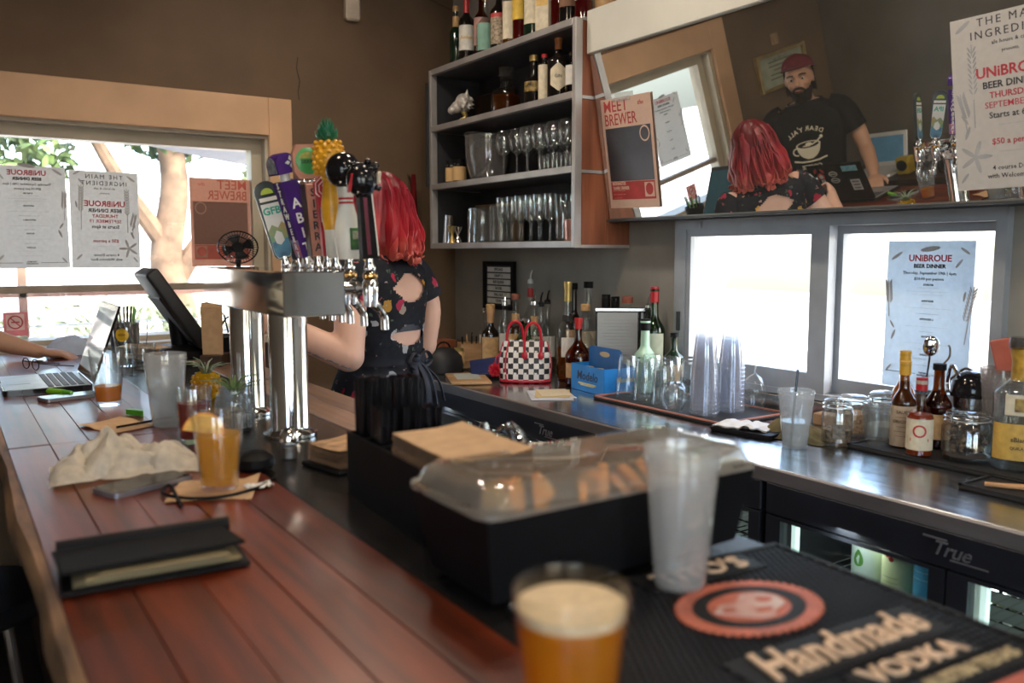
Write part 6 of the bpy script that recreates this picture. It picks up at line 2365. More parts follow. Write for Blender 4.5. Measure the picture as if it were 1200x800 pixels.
q = B().box((0, 0, .115), (.012, .31, .23), (0, 0, 0), .004)
lm = Matrix.Translation((-.115, 0, .02)) @ Matrix.Rotation(R(-14), 4, 'Y')
bmesh.ops.transform(q.bm, matrix=lm, verts=q.bm.verts)
q.out('lid', M['white'], t, 0)
q = B().box((.0066, 0, .118), (.001, .26, .17))
bmesh.ops.transform(q.bm, matrix=lm, verts=q.bm.verts)
q.out('screen', pbr('dim_screen', (0.05, 0.12, 0.17), 0.25, emit=0.35), t, 0)
t = thing('yellow_speaker', 'small yellow cube speaker on the side table, seen in the mirror', 'speaker', (-0.90, 3.31, .8685))
B().box((0, 0, .055), (.08, .09, .11), None, .008).out('housing', pbr('speaker_yellow', (0.62, 0.42, 0.03), 0.4), t, 30)
B().lathe([(0, 0), (.033, 0), (.036, -.006), (.036, .004), (0, .004)], (.041, 0, .06), 22, TR((0, 0, 0), 0, 90, 0)).out('cone', M['black'], t)
for k, y in enumerate((3.12, 3.02)):
    tumbler('steel_cup', 'steel cup on the side table, the one %s the yellow speaker' % ('nearer' if k == 0 else 'farther from'), 'cup', (-0.85, y, .8685), .10, .035, .042, M['steel'], .002, .006)

# stool pushed under the bar on the customer side
t = thing('bar_stool', 'black bar stool with thin metal legs tucked under the bar', 'stool', (0.0, 2.05, 0.0))
B().lathe([(0, .70), (.15, .70), (.165, .715), (.16, .745), (.10, .755), (0, .757)], n=28).out('seat', M['black'], t)
for k in range(4):
    a = PI / 4 + k * PI / 2
    B().cyl((.10 * math.cos(a), .10 * math.sin(a), .70), (.19 * math.cos(a), .19 * math.sin(a), 0), .010, n=8).out('leg', M['chrome'], t)
B().tube([(.155 * math.cos(2 * PI * k / 24), .155 * math.sin(2 * PI * k / 24), .28) for k in range(24)], .007, 6, closed=True).out('foot_ring', M['chrome'], t)

# wall fittings
t = thing('wall_sensor', 'small white sensor box high on the brown end wall', 'sensor', (1.725, 3.98, 2.66))
B().box((0, 0, 0), (.075, .04, .20), None, .008).out('housing', pbr('sensor_white', (0.55, 0.46, 0.36), 0.5), t, 30)
B().sph((.015, -.021, .0), .008, 8, 6).out('lens', M['white'], t)
o = B().tube([(1.95, 3.988, 2.79), (2.29, 3.988, 2.70)], .008, 8).out('wall_conduit', M['wall_brown'], None)
tag(o, 'thin painted conduit running up the brown end wall', 'conduit')
t = thing('red_banner', 'folded red cloth hanging beside the far end of the shelf unit', 'cloth', (2.02, 3.93, 1.42))
q = B()
q.grid(lambda u, v: Vector((.012 * math.sin(u * 18) * (1 - v), 0, v * .42)) + Vector((lerp(-.045, .045, u) * (1 - .75 * v), .006 * math.sin(u * 25), 0)), 16, 10)
q.solid(.004)
q.out('cloth', pbr('red_cloth', (0.30, 0.015, 0.02), 0.8), t)
B().cyl((0, .01, .40), (0, .06, .43), .006, n=8).out('hook', M['chrome'], t)
# ------------------------------------------------------------------ bottles
def bottle(label, loc, H, r, glass, hs=.58, hn=.74, rn=.36, liq=None, labels=(), cap=None, sq=0.0, group=None, txt=(), name='bottle', lip=True, sx=1.0, foil=None, phi=None):
    """glass body, drink, paper labels and closure, each a part; labels face the room"""
    t = thing(name, label, 'bottle', loc, group=group)
    rn_ = r * rn
    ph = phi if phi is not None else math.atan2(-loc[1], -loc[0])
    prof = [(0, .004), (r * .8, 0), (r, .006), (r, H * hs * .5), (r, H * hs)]
    for k in range(1, 6):
        a = k / 6
        s = .5 - .5 * math.cos(PI * a)
        prof.append((lerp(r, rn_, s), lerp(H * hs, H * hn, a)))
    prof += [(rn_, H * hn), (rn_ * .95, H * .96), (rn_ * 1.15, H * .965), (rn_ * 1.15, H * .99), (rn_ * .8, H), (0, H)] if lip else [(rn_, H * hn), (rn_ * .95, H), (0, H)]
    kw = dict(n=20, sq=sq, sy=sx)
    rot = Matrix.Rotation(ph, 4, 'Z')
    B().lathe(prof, M=rot, **kw).out('body', glass, t)
    if liq:
        lm, lv = liq
        pr = [(0, .006), (r * .93, .006)]
        zs = [z for _, z in prof]
        for (rr_, z) in prof[3:]:
            if z < H * lv:
                pr.append((rr_ * .93, z))
        pr += [(pr[-1][0] if lv > hs else r * .93, H * lv), (0, H * lv)]
        B().lathe(pr, M=rot, n=16, sq=sq, sy=sx).out('drink', lm, t)
    for L in labels:
        z0, z1, m = L[:3]
        sp = L[3] if len(L) > 3 else 2.3
        rr0 = L[4] * r if len(L) > 4 else r
        q = B()
        q.lathe([(rr0 + .0007, z0 * H), (rr0 + .0007, z1 * H)], n=14, sq=sq, sy=sx, a0=-sp / 2, a1=sp / 2, M=rot)
        q.out('label', m, t)
    for T in txt:
        tx, sz, z, m = T[:4]
        bo = T[4] if len(T) > 4 else .02
        q = B()
        if sq:
            q.text(tx, sz, rot @ TR((r * sx * 0 + r + .0016, 0, z * H), 90, 0, 90), bold=bo, t=.0003)
        else:
            q.text(tx, sz, rot, bold=bo, t=.0003, fn=on_cyl(r + .0006, 0, z * H))
        q.out('lettering', m, t, 0)
    if foil:
        B().lathe([(rn_ * 1.06, H * foil[0]), (rn_ * 1.04, H * .9), (rn_ * 1.22, H * .962), (rn_ * 1.2, H + .0006), (0, H + .001)], n=16).out('foil', foil[1], t)
    if cap:
        k, m = cap[:2]
        if k == 'screw':
            B().lathe([(rn_ * 1.2, H * .94), (rn_ * 1.2, H + .003), (0, H + .004)], n=18).out('cap', m, t)
        elif k == 'cork':
            B().lathe([(rn_ * 1.3, H * .985), (rn_ * 1.35, H * .985 + .022), (rn_ * 1.1, H * .985 + .026), (0, H * .985 + .026)], n=18).out('stopper', m, t)
        elif k == 'spout':
            q = B()
            q.lathe([(rn_ * 1.15, H - .01), (rn_ * 1.1, H + .006), (rn_ * .5, H + .012), (0, H + .012)], n=14)
            q.tube(crv([(0, 0, H + .01), (.002, 0, H + .03), (.010, 0, H + .05)], 4), [.0045, .0042, .004, .0038, .0036, .0034, .0032, .003, .003][:9], 8)
            q.out('pour_spout', m, t)
        elif k == 'tall':
            B().lathe([(rn_ * 1.12, H * .86), (rn_ * 1.12, H + .004), (0, H + .005)], n=18).out('cap', m, t)
    return t


g_clear = thin_glass('bottle_clear', (0.90, 0.92, 0.92), (0.30, 0.33, 0.34))
g_green = thin_glass('bottle_green', (0.10, 0.36, 0.13), (0.01, 0.06, 0.02))
g_amber = thin_glass('bottle_amber', (0.42, 0.15, 0.03), (0.05, 0.015, 0.005))
g_dark = pbr('bottle_dark', (0.010, 0.008, 0.007), 0.08)
g_dkgreen = pbr('bottle_dkgreen', (0.008, 0.022, 0.012), 0.08)
l_whisky = liquid('whisky', (0.62, 0.22, 0.03), 0.3)
l_red = liquid('red_spirit', (0.40, 0.02, 0.02), 0.35)
l_brown = liquid('brown_spirit', (0.30, 0.09, 0.02), 0.35)
l_clear = thin_glass('clear_spirit', (0.93, 0.95, 0.95), (0.7, 0.72, 0.72))
lab_cream = pbr('label_cream', (0.66, 0.58, 0.42), 0.6, var=0.08, scale=50)
lab_white = pbr('label_white', (0.70, 0.68, 0.62), 0.6, var=0.06, scale=50)
lab_tan = pbr('label_tan', (0.55, 0.34, 0.15), 0.6, var=0.12, scale=50)
lab_yel = pbr('label_yellow', (0.70, 0.45, 0.05), 0.6, var=0.1, scale=50)
lab_gold = pbr('label_gold', (0.62, 0.38, 0.08), 0.5, var=0.1, scale=50)
lab_red = pbr('label_red', (0.48, 0.04, 0.04), 0.5)
lab_pink = pbr('label_pink', (0.52, 0.30, 0.26), 0.6)
lab_green = pbr('label_green', (0.20, 0.38, 0.30), 0.6, var=0.1)
lab_pic = pbr('label_picture', (0.50, 0.40, 0.28), 0.6, col2=(0.12, 0.09, 0.06), scale=90)
lab_dark = pbr('label_dark', (0.03, 0.025, 0.022), 0.5)
wax_red = pbr('wax_red', (0.42, 0.02, 0.02), 0.35)
gold_m = pbr('gold_foil', (0.60, 0.44, 0.16), 0.3, 0.7)
tan_foil = pbr('tan_foil', (0.48, 0.26, 0.12), 0.5)
red_cap = pbr('red_cap', (0.42, 0.015, 0.02), 0.3)
yel_cap = pbr('yellow_cap', (0.66, 0.36, 0.03), 0.45)

# ------------------------------------------------------------------ right part of the back counter
M['mat_black'] = pbr('mat_black', (0.012, 0.012, 0.013), 0.6, bump=0.6, bscale=160)


def barmat(label, x0, x1, y0, y1, rim=None):
    t = thing('counter_mat', label, 'mat', ((x0 + x1) / 2, (y0 + y1) / 2, CT + .0006))
    w, d = x1 - x0, y1 - y0
    B().box((0, 0, .004), (w, d, .008), None, .002).out('sheet', M['mat_black'], t, 0)
    q = B()
    for a, b_ in (((-w / 2, -d / 2), (w / 2, -d / 2 + .008)), ((-w / 2, d / 2 - .008), (w / 2, d / 2)), ((-w / 2, -d / 2), (-w / 2 + .008, d / 2)), ((w / 2 - .008, -d / 2), (w / 2, d / 2))):
        q.span((a[0], a[1], .0081), (b_[0], b_[1], .0125))
    q.out('rim', rim or M['mat_black'], t, 0)
    return t


MZ = CT + .0092
barmat('long black counter mat with a reddish rim under the glasses', 1.905, 2.215, 1.735, 2.335, pbr('rim_red', (0.42, 0.16, 0.11), 0.5))
barmat('black counter mat under the sauce bottles and jars', 1.985, 2.25, 0.90, 1.365)
barmat('black counter mat at the front right corner of the worktop', 1.84, 1.975, 0.50, 0.985)
for k in range(3):
    o = B().cyl((-.045, 0, 0), (.045, 0, 0), .005, n=7).out('wooden_stick', pbr('stick_tan', (0.62, 0.32, 0.14), 0.7), None, 40, (1.895 + .014 * k, .905 - .01 * k, CT + .0155), (0, 0, R(-62 + 9 * k)))
    tag(o, 'tan wooden stick on the corner mat, %s of three' % ('closest to the mat edge', 'middle one', 'innermost')[k], 'stick', 'wooden sticks on the corner mat')


def flip(t, h):
    t.rotation_euler = (PI, 0, 0)
    t.location.z += h
    return t


gl_ = M['glass']
for k, (x, y, lab) in enumerate(((2.01, 2.275, 'upturned pint glass at the far end of the front row on the red-rimmed mat'), (2.01, 2.182, 'upturned pint glass second in the front row on the red-rimmed mat'), (2.01, 2.09, 'upturned pint glass third in the front row behind the short round one'),
                                 (2.10, 2.245, 'upturned pint glass at the far end of the back row'), (2.11, 2.155, 'upturned pint glass second in the back row'), (2.112, 2.065, 'upturned pint glass third in the back row'), (2.115, 1.973, 'upturned pint glass last in the back row next to the cup stacks'))):
    flip(tumbler('pint_glass', lab, 'glass', (x, y, MZ), .146, .0305, .0440, gl_, .0024, .014, group='upturned pint glasses', n=24), .146)
t = thing('round_glass', 'short round stemless glass upturned at the mat edge', 'glass', (1.945, 1.975, MZ))
B().lathe([(.026, 0), (.040, .022), (.045, .045), (.040, .075), (.028, .092), (0, .093), (0, .082), (.025, .080), (.037, .07), (.042, .045), (.037, .022), (.0245, .001), (.026, 0)], n=26).out('vessel', gl_, t)
for si, (x, y, lab, n) in enumerate(((1.99, 1.885, '%s clear plastic cup from the bottom of the stack nearer the room', 11), (2.10, 1.875, '%s clear plastic cup from the bottom of the stack by the window', 11))):
    for k in range(n):
        flip(tumbler('plastic_cup', lab % ORD[k], 'cup', (x, y, MZ + .0135 * k), .125, .030, .0450 - .0002 * k, thin_glass('cup_clear', (0.94, 0.95, 0.97), (0.80, 0.82, 0.88), haze=.16, hazecol=(.88, .9, .95)), .001, .004, group='plastic cups in stack %s' % ('nearer the room' if si == 0 else 'by the window'), n=22, rings_=(.118,)), .125)
t = thing('wine_glass', 'large wine glass upturned beside the cup stacks', 'glass', (2.19, 1.855, CT + .001))
B().lathe([(.030, 0), (.038, .03), (.042, .06), (.038, .09), (.022, .112), (.006, .122), (.0038, .13), (.0036, .195), (.006, .205), (.034, .211), (.036, .214), (0, .214)], n=26).out('vessel', gl_, t)
t = thing('service_tray', 'small black tray with a folded white napkin on it', 'tray', (1.93, 1.645, CT + .0006), R(12))
loft(B(), [(rrect(.13, .19, .01), 0), (rrect(.14, .20, .012), .012)]).out('tray', M['black'], t, 30)
t = thing('white_napkin', 'loosely folded white paper napkin on the small black tray', 'napkin', (1.925, 1.66, CT + .0135), R(20))
q = B()
for s in (0, 1):
    q.grid(lambda u, v: Vector(((u - .5) * .11, (v - .5) * .16, s * .004 + .022 * abs(noise.noise(Vector((u * 3, v * 4, 2)))) * (1 - abs(2 * v - 1) ** 3))), 14, 18)
q.out('sheet', M['white'], t)
t = thing('bar_towel', 'olive bar towel bunched on the counter behind the iced water', 'towel', (2.01, 1.53, CT + .0006), R(10))
q = B()
q.grid(lambda u, v: Vector(((u - .5) * .19 + .02 * noise.noise(Vector((v * 4, u, 1))), (v - .5) * .22, .002 + .06 * abs(noise.noise(Vector((u * 4.2, v * 3.1, 7)))) ** .8 * (1 - abs(2 * u - 1) ** 3) * (1 - abs(2 * v - 1) ** 3))), 30, 30)
q.solid(-.003)
q.out('cloth', pbr('olive_cloth', (0.30, 0.25, 0.13), 0.9, var=0.15, scale=40), t)
o = B().box((0, 0, 0), (.05, .12, .035), None, .003).out('wood_block', M['tan_wood'], None, 0, (2.20, 1.555, CT + .0185), (0, 0, R(5)))
tag(o, 'small wooden block behind the olive bar towel', 'block')

t = tumbler('plastic_cup', 'plastic cup of iced water with a black straw on the worktop edge', 'cup', (1.875, 1.447, CT + .001), .155, .0330, .0475, M['frost'], .0012, .005, .070, water_m, rings_=(.148,))
rr = random.Random(6)
for k in range(9):
    a = k * 2.4
    B().box((.018 * math.cos(a), .018 * math.sin(a), .02 + .006 * k), (.018, .018, .018), (k, k * .7, k * 1.3), .002).out('ice', gl_, t, 30)
o = B().cyl((-.018, .0, .008), (.018, .012, .205), .0032, n=8).out('drinking_straw', M['black_gloss'], None, 40, (1.875, 1.447, CT + .001))
tag(o, 'black straw standing in the cup of iced water', 'straw')


def clamp_jar(label, x, y, h, r, fill, fm, z=CT + .001, extra=None):
    t = thing('clamp_jar', label, 'jar', (x, y, z))
    B().lathe([(0, 0), (r * .9, 0), (r, .006), (r, h * .66), (r * .86, h * .76), (r * .84, h * .80), (r * .8, h * .80), (r * .82, h * .75), (r * .95, h * .65), (r * .95, .01), (0, .008)], n=26).out('jar', gl_, t)
    B().lathe([(0, h * .815), (r * .9, h * .815), (r * .92, h * .84), (r * .88, h * .94), (r * .7, h * .985), (0, h)], n=26).out('lid', M['glass'], t)
    B().lathe([(r * .86, h * .80), (r * .90, h * .808), (r * .86, h * .816)], n=26).out('seal', M['white'], t)
    q = B()
    for zz in (.785, .87):
        q.tube([(r * .93 * math.cos(2 * PI * k / 20), r * .93 * math.sin(2 * PI * k / 20), h * zz) for k in range(20)], .0016, 5, closed=True)
    q.tube([(-r * .95, -.01, h * .79), (-r * 1.15, 0, h * .74), (-r * .95, .01, h * .87)], .0018, 5)
    q.out('wire_clamp', M['chrome'], t)
    B().lathe([(0, .012), (r * .92, .012), (r * .92, h * fill), (r * .5, h * fill + .006), (0, h * fill)], n=18).out('contents', fm, t)
    return t


t = clamp_jar('small clamp-lid jar with a brown square label and dried contents', 1.992, 1.402, .128, .040, .34, pbr('dried_brown', (0.26, 0.17, 0.09), 0.9, var=0.45, scale=80, bump=0.6))
B().lathe([(.0408, .022), (.0408, .062)], n=8, a0=R(200), a1=R(245)).out('label', pbr('label_slate', (0.09, 0.075, 0.06), 0.6, col2=(0.2, 0.18, 0.15), scale=90), t)
clamp_jar('clamp-lid jar of tan crumbs behind the small labelled jar', 2.13, 1.452, .118, .044, .55, pbr('crumb_tan', (0.56, 0.32, 0.16), 0.9, var=0.3, scale=90))
clamp_jar('tall clamp-lid jar below the window poster', 2.16, 1.372, .135, .046, .3, pbr('sugar', (0.6, 0.55, 0.48), 0.9, var=0.1))
t = thing('fluted_glass', 'fluted clear tumbler at the end of the sauce mat', 'glass', (2.055, 1.325, MZ))
q = B()
n = 20
for j, (r0, z, w_) in enumerate(((.028, .004, 0), (.029, .012, .03), (.037, .085, .05), (.041, .104, .0))):
    pass
q.grid(lambda u, v: Vector(((lerp(.028, .0415, v) * (1 + .035 * (1 if .1 < v < .9 else 0) * math.cos(2 * PI * u * 10))) * math.cos(2 * PI * u), (lerp(.028, .0415, v) * (1 + .035 * (1 if .1 < v < .9 else 0) * math.cos(2 * PI * u * 10))) * math.sin(2 * PI * u), .104 * v)), 60, 10, closed=True)
q.lathe([(.0415, .104), (.039, .103), (.027, .014), (0, .012)], n=30).lathe([(0, 0), (.028, 0)], n=30)
q.out('vessel', M['glass_dim'], t, 50)

wrapm = pbr('paper_wrap', (0.50, 0.38, 0.26), 0.75, var=0.08, scale=40)
for (x, y, lab, H, lq) in ((2.085, 1.270, 'sauce bottle in a tan paper wrapper with a yellow cap, nearer one', .222, 0), (2.145, 1.308, 'yellow-capped sauce bottle behind the paper-wrapped one', .242, 1)):
    t = bottle(lab, (x, y, MZ), H, .031, g_clear, .52, .72, .42, (liquid('orange_sauce', (.62, .22, .03), .7), .82) if lq else (l_brown, .78), [(.02, .50, wrapm, 6.2)] if not lq else [(.15, .5, lab_red, 2.4)], ('tall', yel_cap))
    if not lq:
        q = B()
        for k, w_ in enumerate(('SAUCE', '--------', 'ORIGINAL', '-------', '----------', '--------')):
            q.text(w_.replace('-', '\u2013'), .0115 if k in (0, 2) else .009, Matrix.Rotation(math.atan2(-y, -x), 4, 'Z'), bold=.01, t=.0003, fn=on_cyl(.032, 0, .095 - .0125 * k))
        q.out('lettering', pbr('wrap_ink', (0.10, 0.06, 0.04), 0.7), t, 0)
t = bottle('hot sauce bottle with a red cap and cream label showing a red emblem', (2.02, 1.185, MZ), .195, .031, g_clear, .50, .68, .40, (liquid('hot_sauce', (.55, .09, .02), .9), .55), [(.10, .50, lab_cream, 2.8)], ('tall', red_cap))
q = B()
f = on_cyl(.0318, math.atan2(-1.185, -2.02), .068)
for a0 in (0,):
    pts = []
    for k in range(20):
        a = 2 * PI * k / 20
        pts += [f(Vector((.016 * math.cos(a), .016 * math.sin(a), .0004))), f(Vector((.0115 * math.cos(a), .0115 * math.sin(a), .0004)))]
    q.raw(pts, [(2 * k, 2 * k + 1, (2 * k + 3) % 40, (2 * k + 2) % 40) for k in range(20)])
q.raw([f(Vector((x, y, .0004))) for x, y in ((-.022, -.026), (.022, -.026), (.022, -.018), (-.022, -.018))], [(0, 1, 2, 3)])
q.out('print', lab_red, t, 0)
B().lathe([(.0135, .182), (.015, .186), (.013, .199), (0, .2)], n=16).out('cap_top', pbr('cap_pale', (0.5, 0.42, 0.34), 0.5), t)
bottle('brown glass bottle with a black cap behind the hot sauce', (2.15, 1.215, MZ), .218, .034, g_amber, .50, .74, .40, (l_brown, .5), [(.12, .42, lab_tan, 2.6)], ('screw', M['black']))
t = thing('utensil_tin', 'steel tin holding long bar spoons below the window', 'container', (2.218, 1.288, MZ))
B().lathe([(0, 0), (.036, 0), (.040, .13), (.0385, .13), (.035, .004), (0, .004)], n=24).out('tin', M['steel'], t)
for (dx, dy, lab, L, kind) in ((-.012, .008, 'polished round-headed bar spoon standing in the steel tin', .262, 'spoon'), (.012, -.014, 'twisted dark bar fork standing in the steel tin', .235, 'fork'), (.0, -.022, 'bent steel strainer handle in the steel tin', .20, 'loop')):
    t = thing('bar_spoon', lab, 'spoon', (2.218 + dx, 1.288 + dy, MZ + .006), rot=(R(4 if kind != 'loop' else 12), R(2 if kind == 'spoon' else 5), 0))
    B().cyl((0, 0, 0), (0, 0, L - .03), .0028, n=8).out('stem', M['chrome'], t)
    if kind == 'spoon':
        B().sph((0, 0, L - .01), (.008, .021, .028), 16, 12, Matrix.Rotation(R(40), 4, 'Z')).out('bowl', M['chrome'], t)
    elif kind == 'fork':
        B().tube(crv([(0, 0, L - .03), (.0, -.012, L - .01), (0, -.010, L + .012), (0, -.004, L + .02)], 4), .003, 6).out('tine', M['steel'], t)
    else:
        B().tube(crv([(0, 0, L - .03), (0, -.03, L + .01), (0, -.06, L), (0, -.075, L - .03)], 4), .004, 7).out('loop', M['steel'], t)
t = clamp_jar('wide clamp-lid jar full of dark coffee-coloured nuts', 2.085, 1.10, .125, .058, .1, pbr('nut_base', (0.06, 0.04, 0.03), 0.8), MZ)
nutm = [pbr('nut_dark', (0.05, 0.032, 0.025), 0.6, var=.3), pbr('nut_tan', (0.30, 0.19, 0.11), 0.6, var=.3)]
rr = random.Random(21)
for m_ in (0, 1):
    q = B()
    for k in range(60 if m_ == 0 else 25):
        a, rad = rr.uniform(0, 2 * PI), .044 * math.sqrt(rr.random())
        q.sph((rad * math.cos(a), rad * math.sin(a), rr.uniform(.02, .072)), (.008, .0065, .006), 8, 6, Euler((rr.random() * 3, rr.random() * 3, 0)).to_matrix().to_4x4())
    tag(q.out('nuts', nutm[m_], t), kind='stuff')
t = thing('cocktail_shaker', 'steel shaker tin topped with a black-handled strainer dome', 'shaker', (2.205, 1.158, MZ))
B().lathe([(0, 0), (.034, 0), (.043, .14), (.041, .14), (.033, .005), (0, .005)], n=26).out('tin', M['steel'], t)
B().lathe([(.050, .138), (.052, .15), (.045, .18), (.025, .20), (0, .205)], n=26).out('dome', M['black_gloss'], t)
B().tube(crv([(-.03, .02, .19), (-.01, .05, .215), (.0, .065, .175), (-.005, .06, .14)], 5), .005, 7).out('handle', M['chrome'], t)
B().cyl((.0, -.03, .15), (.02, -.055, .23), .006, n=8).out('handle', M['chrome'], t)
t = tumbler('measuring_beaker', 'tall cloudy plastic beaker with dark fluid and a red scraper', 'beaker', (2.172, 1.068, MZ), .225, .026, .050, thin_glass('beaker', (0.86, 0.84, 0.82), (0.55, 0.52, 0.5), haze=.25, hazecol=(.62, .58, .56)), .0015, .005, .09, liquid('cola', (.22, .13, .08), .4), rings_=(.19, .155))
q = B().box((0, 0, .255), (.012, .045, .085), (R(-14), 0, R(30)), .003)
q.out('scraper', pbr('scraper_red', (0.52, 0.12, 0.07), 0.45), t, 0)
t = bottle('square-shouldered clear tequila bottle with yellow label at the far right', (2.10, .988, MZ), .285, .056, g_clear, .62, .78, .38, (l_clear, .40), [(.10, .40, lab_gold, 1.9), (.47, .64, lab_cream, 1.0)], None, sq=.12,
           foil=(.74, pbr('foil_ochre', (0.52, 0.30, 0.04), 0.45, var=.15, scale=60)), lip=False)
Mr = Matrix.Rotation(math.atan2(-.988, -2.10), 4, 'Z')
q = B()
q.text('TresBlanc', .0150, Mr, bold=.012, t=.0003, fn=on_cyl(.0574, -.12, .077))
q.text('TEQUILA', .0095, Mr, bold=.02, t=.0003, fn=on_cyl(.0574, -.12, .057))
q.out('lettering', pbr('label_ink', (0.08, 0.05, 0.02), 0.6), t, 0)
B().lathe([(.0575, .50 * .285), (.0575, .61 * .285)], n=8, a0=-.38, a1=.38, M=Mr).out('picture', pbr('label_fruit', (0.40, 0.28, 0.08), 0.6, col2=(0.10, 0.05, 0.03), scale=70), t)
B().lathe([(0, .2852), (.030, .2852), (.031, .30), (.028, .312), (0, .313)], n=20).out('stopper', thin_glass('stopper_glass', (0.5, 0.5, 0.5), (0.15, 0.15, 0.15)), t)
bottle('clear bottle with a pale stopper half hidden at the picture edge', (2.20, .955, MZ), .30, .04, g_clear, .6, .76, .36, (l_clear, .5), [(.2, .5, lab_green, 2.2)], ('cork', M['white']))

# ------------------------------------------------------------------ left part of the back counter
t = thing('beer_carton', 'bright blue six-pack beer carton with a raised handle panel', 'carton', (2.050, 2.447, CT + .0006), R(-6))
blue = pbr('carton_blue', (0.012, 0.20, 0.56), 0.45, var=0.08)
blued = pbr('carton_dark', (0.01, 0.11, 0.34), 0.5)
q = B()
w, d, h = .155, .225, .098
for a, b_ in (((-w / 2, -d / 2, 0), (-w / 2 + .002, d / 2, h)), ((w / 2 - .002, -d / 2, 0), (w / 2, d / 2, h)), ((-w / 2, -d / 2, 0), (w / 2, -d / 2 + .002, h)), ((-w / 2, d / 2 - .002, 0), (w / 2, d / 2, h)), ((-w / 2, -d / 2, 0), (w / 2, d / 2, .002))):
    q.span(a, b_)
q.out('box', blue, t, 0)
q = B()
hp = [(-d / 2 + .004, .0), (d / 2 - .004, .0), (d / 2 - .004, .155), (d / 2 - .02, .163), (-d / 2 + .02, .163), (-d / 2 + .004, .155)]
hole = [(.033 * math.cos(2 * PI * k / 20), .137 + .010 * math.sin(2 * PI * k / 20)) for k in range(20)]
q.prism(hp, .003, TR((.0, 0, 0), 90, 0, 90))
q.out('handle_panel', blued, t, 0)
q = B()
q.prism(hole, .0012, TR((-.0015, 0, 0), 90, 0, 90))
q.out('hand_hole', pbr('hole_tan', (0.55, 0.42, 0.25), 0.7), t, 0)
for k in range(2):
    for j in range(3):
        B().lathe([(0, .003), (.028, .003), (.030, .01), (.030, .085), (.0, .085)], ((-.038 if k == 0 else .038), -.072 + .072 * j, 0), n=14).out('can', pbr('can_tan', (0.5, 0.36, 0.18), 0.4), t)
q = B()
q.text('Modelo', .046, TR((-w / 2 - .0006, 0, .058), 90, 0, -90), bold=.015, shear=.1, t=.0004, sx=1.0)
q.out('lettering', pbr('carton_ink', (0.02, 0.03, 0.08), 0.5), t, 0)
q = B()
q.box((-w / 2 - .0006, 0, .030), (.0012, .12, .006))
q.box((-w / 2 - .0006, 0, .024), (.0012, .09, .003))
q.text('Modelo', .03, TR((0.02, -d / 2 - .0006, .055), 90, 0, 0), bold=.01, t=.0004)
q.out('print', gold_m, t, 0)

t = thing('handbag', 'black and white checkered handbag with red handles and a red pompom', 'handbag', (1.935, 2.805, CT + .0006), R(-38))
t.scale = (.94, .94, .98)
ck, nt, out_ = _new('checker_cloth')
p_ = N(nt, 'ShaderNodeBsdfPrincipled')
tc = N(nt, 'ShaderNodeTexCoord')
ch = N(nt, 'ShaderNodeTexChecker')
ch.inputs['Scale'].default_value = 1.0
mp = N(nt, 'ShaderNodeMapping')
mp.inputs['Scale'].default_value = (46, 0.001, 46)
mp.inputs['Location'].default_value = (0.2, 0.5, 0.3)
nt.links.new(tc.outputs['Object'], mp.inputs[0])
nt.links.new(mp.outputs[0], ch.inputs['Vector'])
nzt = tex(nt, 30, 3)
nt.links.new(ramp(nt, nzt.outputs[0], [(.3, (0.66, 0.62, 0.57)), (.7, (0.74, 0.71, 0.68))]), ch.inputs['Color1'])
ch.inputs['Color2'].default_value = (0.012, 0.012, 0.016, 1)
nt.links.new(ch.outputs['Color'], p_.inputs['Base Color'])
p_.inputs['Roughness'].default_value = 0.45
nt.links.new(p_.outputs[0], out_.inputs[0])


def bag_pt(u, v):
    th = 2 * PI * u
    c, s = math.cos(th), math.sin(th)
    e = 3.2
    q = (abs(c) ** e + abs(s) ** e) ** (-1 / e)
    w_ = lerp(.106, .094, v) + .012 * math.sin(PI * v)
    d_ = lerp(.062, .022, v ** 1.3) + .008 * math.sin(PI * v)
    return Vector((w_ * c * q, d_ * s * q, .006 + .165 * v + .012 * v * (c * c) * 0 - .02 * v * max(0, abs(c) - .6)))


q = B()
q.grid(bag_pt, 48, 16, closed=True)
q.lathe([(0, .006), (.085, .006)], n=20, sy=.6)
q.out('body', ck, t)
q = B()
for k in range(14):
    x, z = (-.083 + .0435 * (k % 4) + .0217 * ((k // 4) % 2)), .04 + .0435 * (k // 4)
    if abs(x) < .09:
        hp = [(0, -.006), (.006, 0), (.004, .005), (0, .003), (-.004, .005), (-.006, 0)]
        y = bag_pt(.75, z / .165).y - .003
        q.prism(hp, .001, TR((x, y, z), 90, 0, 0))
q.out('ornament', M['white'], t, 0)
redl = pbr('red_leather', (0.50, 0.012, 0.03), 0.3)
q = B()
q.tube([bag_pt(k / 40, .01) for k in range(40)], .005, 6, closed=True)
q.tube([bag_pt(.56, v / 10) for v in range(11)], .004, 6)
q.tube([bag_pt(.64, v / 10) for v in range(11)], .004, 6)
q.tube([bag_pt(.94, v / 10) for v in range(11)], .004, 6)
q.out('piping', redl, t)
for y, x0 in ((-.04, .035), (.03, -.045)):
    B().tube(crv([(x0 - .034, y - .012, .115), (x0 - .036, y - .01, .17), (x0 - .026, y, .225), (x0, y, .245), (x0 + .026, y, .225), (x0 + .036, y - .01, .17), (x0 + .034, y - .012, .115)], 6), .0058, 8).out('handle', redl, t)
    for s in (-1, 1):
        B().sph((x0 + .034 * s, y - .014, .113), (.013, .005, .017), 12, 8).out('handle_tab', redl, t)
q = B()
rr = random.Random(3)
for k in range(90):
    d_ = Vector((rr.gauss(0, 1), rr.gauss(0, 1), rr.gauss(0, 1))).normalized()
    c0 = Vector((-.128, -.03, .05))
    q.tube([c0, c0 + d_ * .03], [.0045, .0016], 5)
tag(q.out('pompom', redl, t), 'fluffy red pompom')
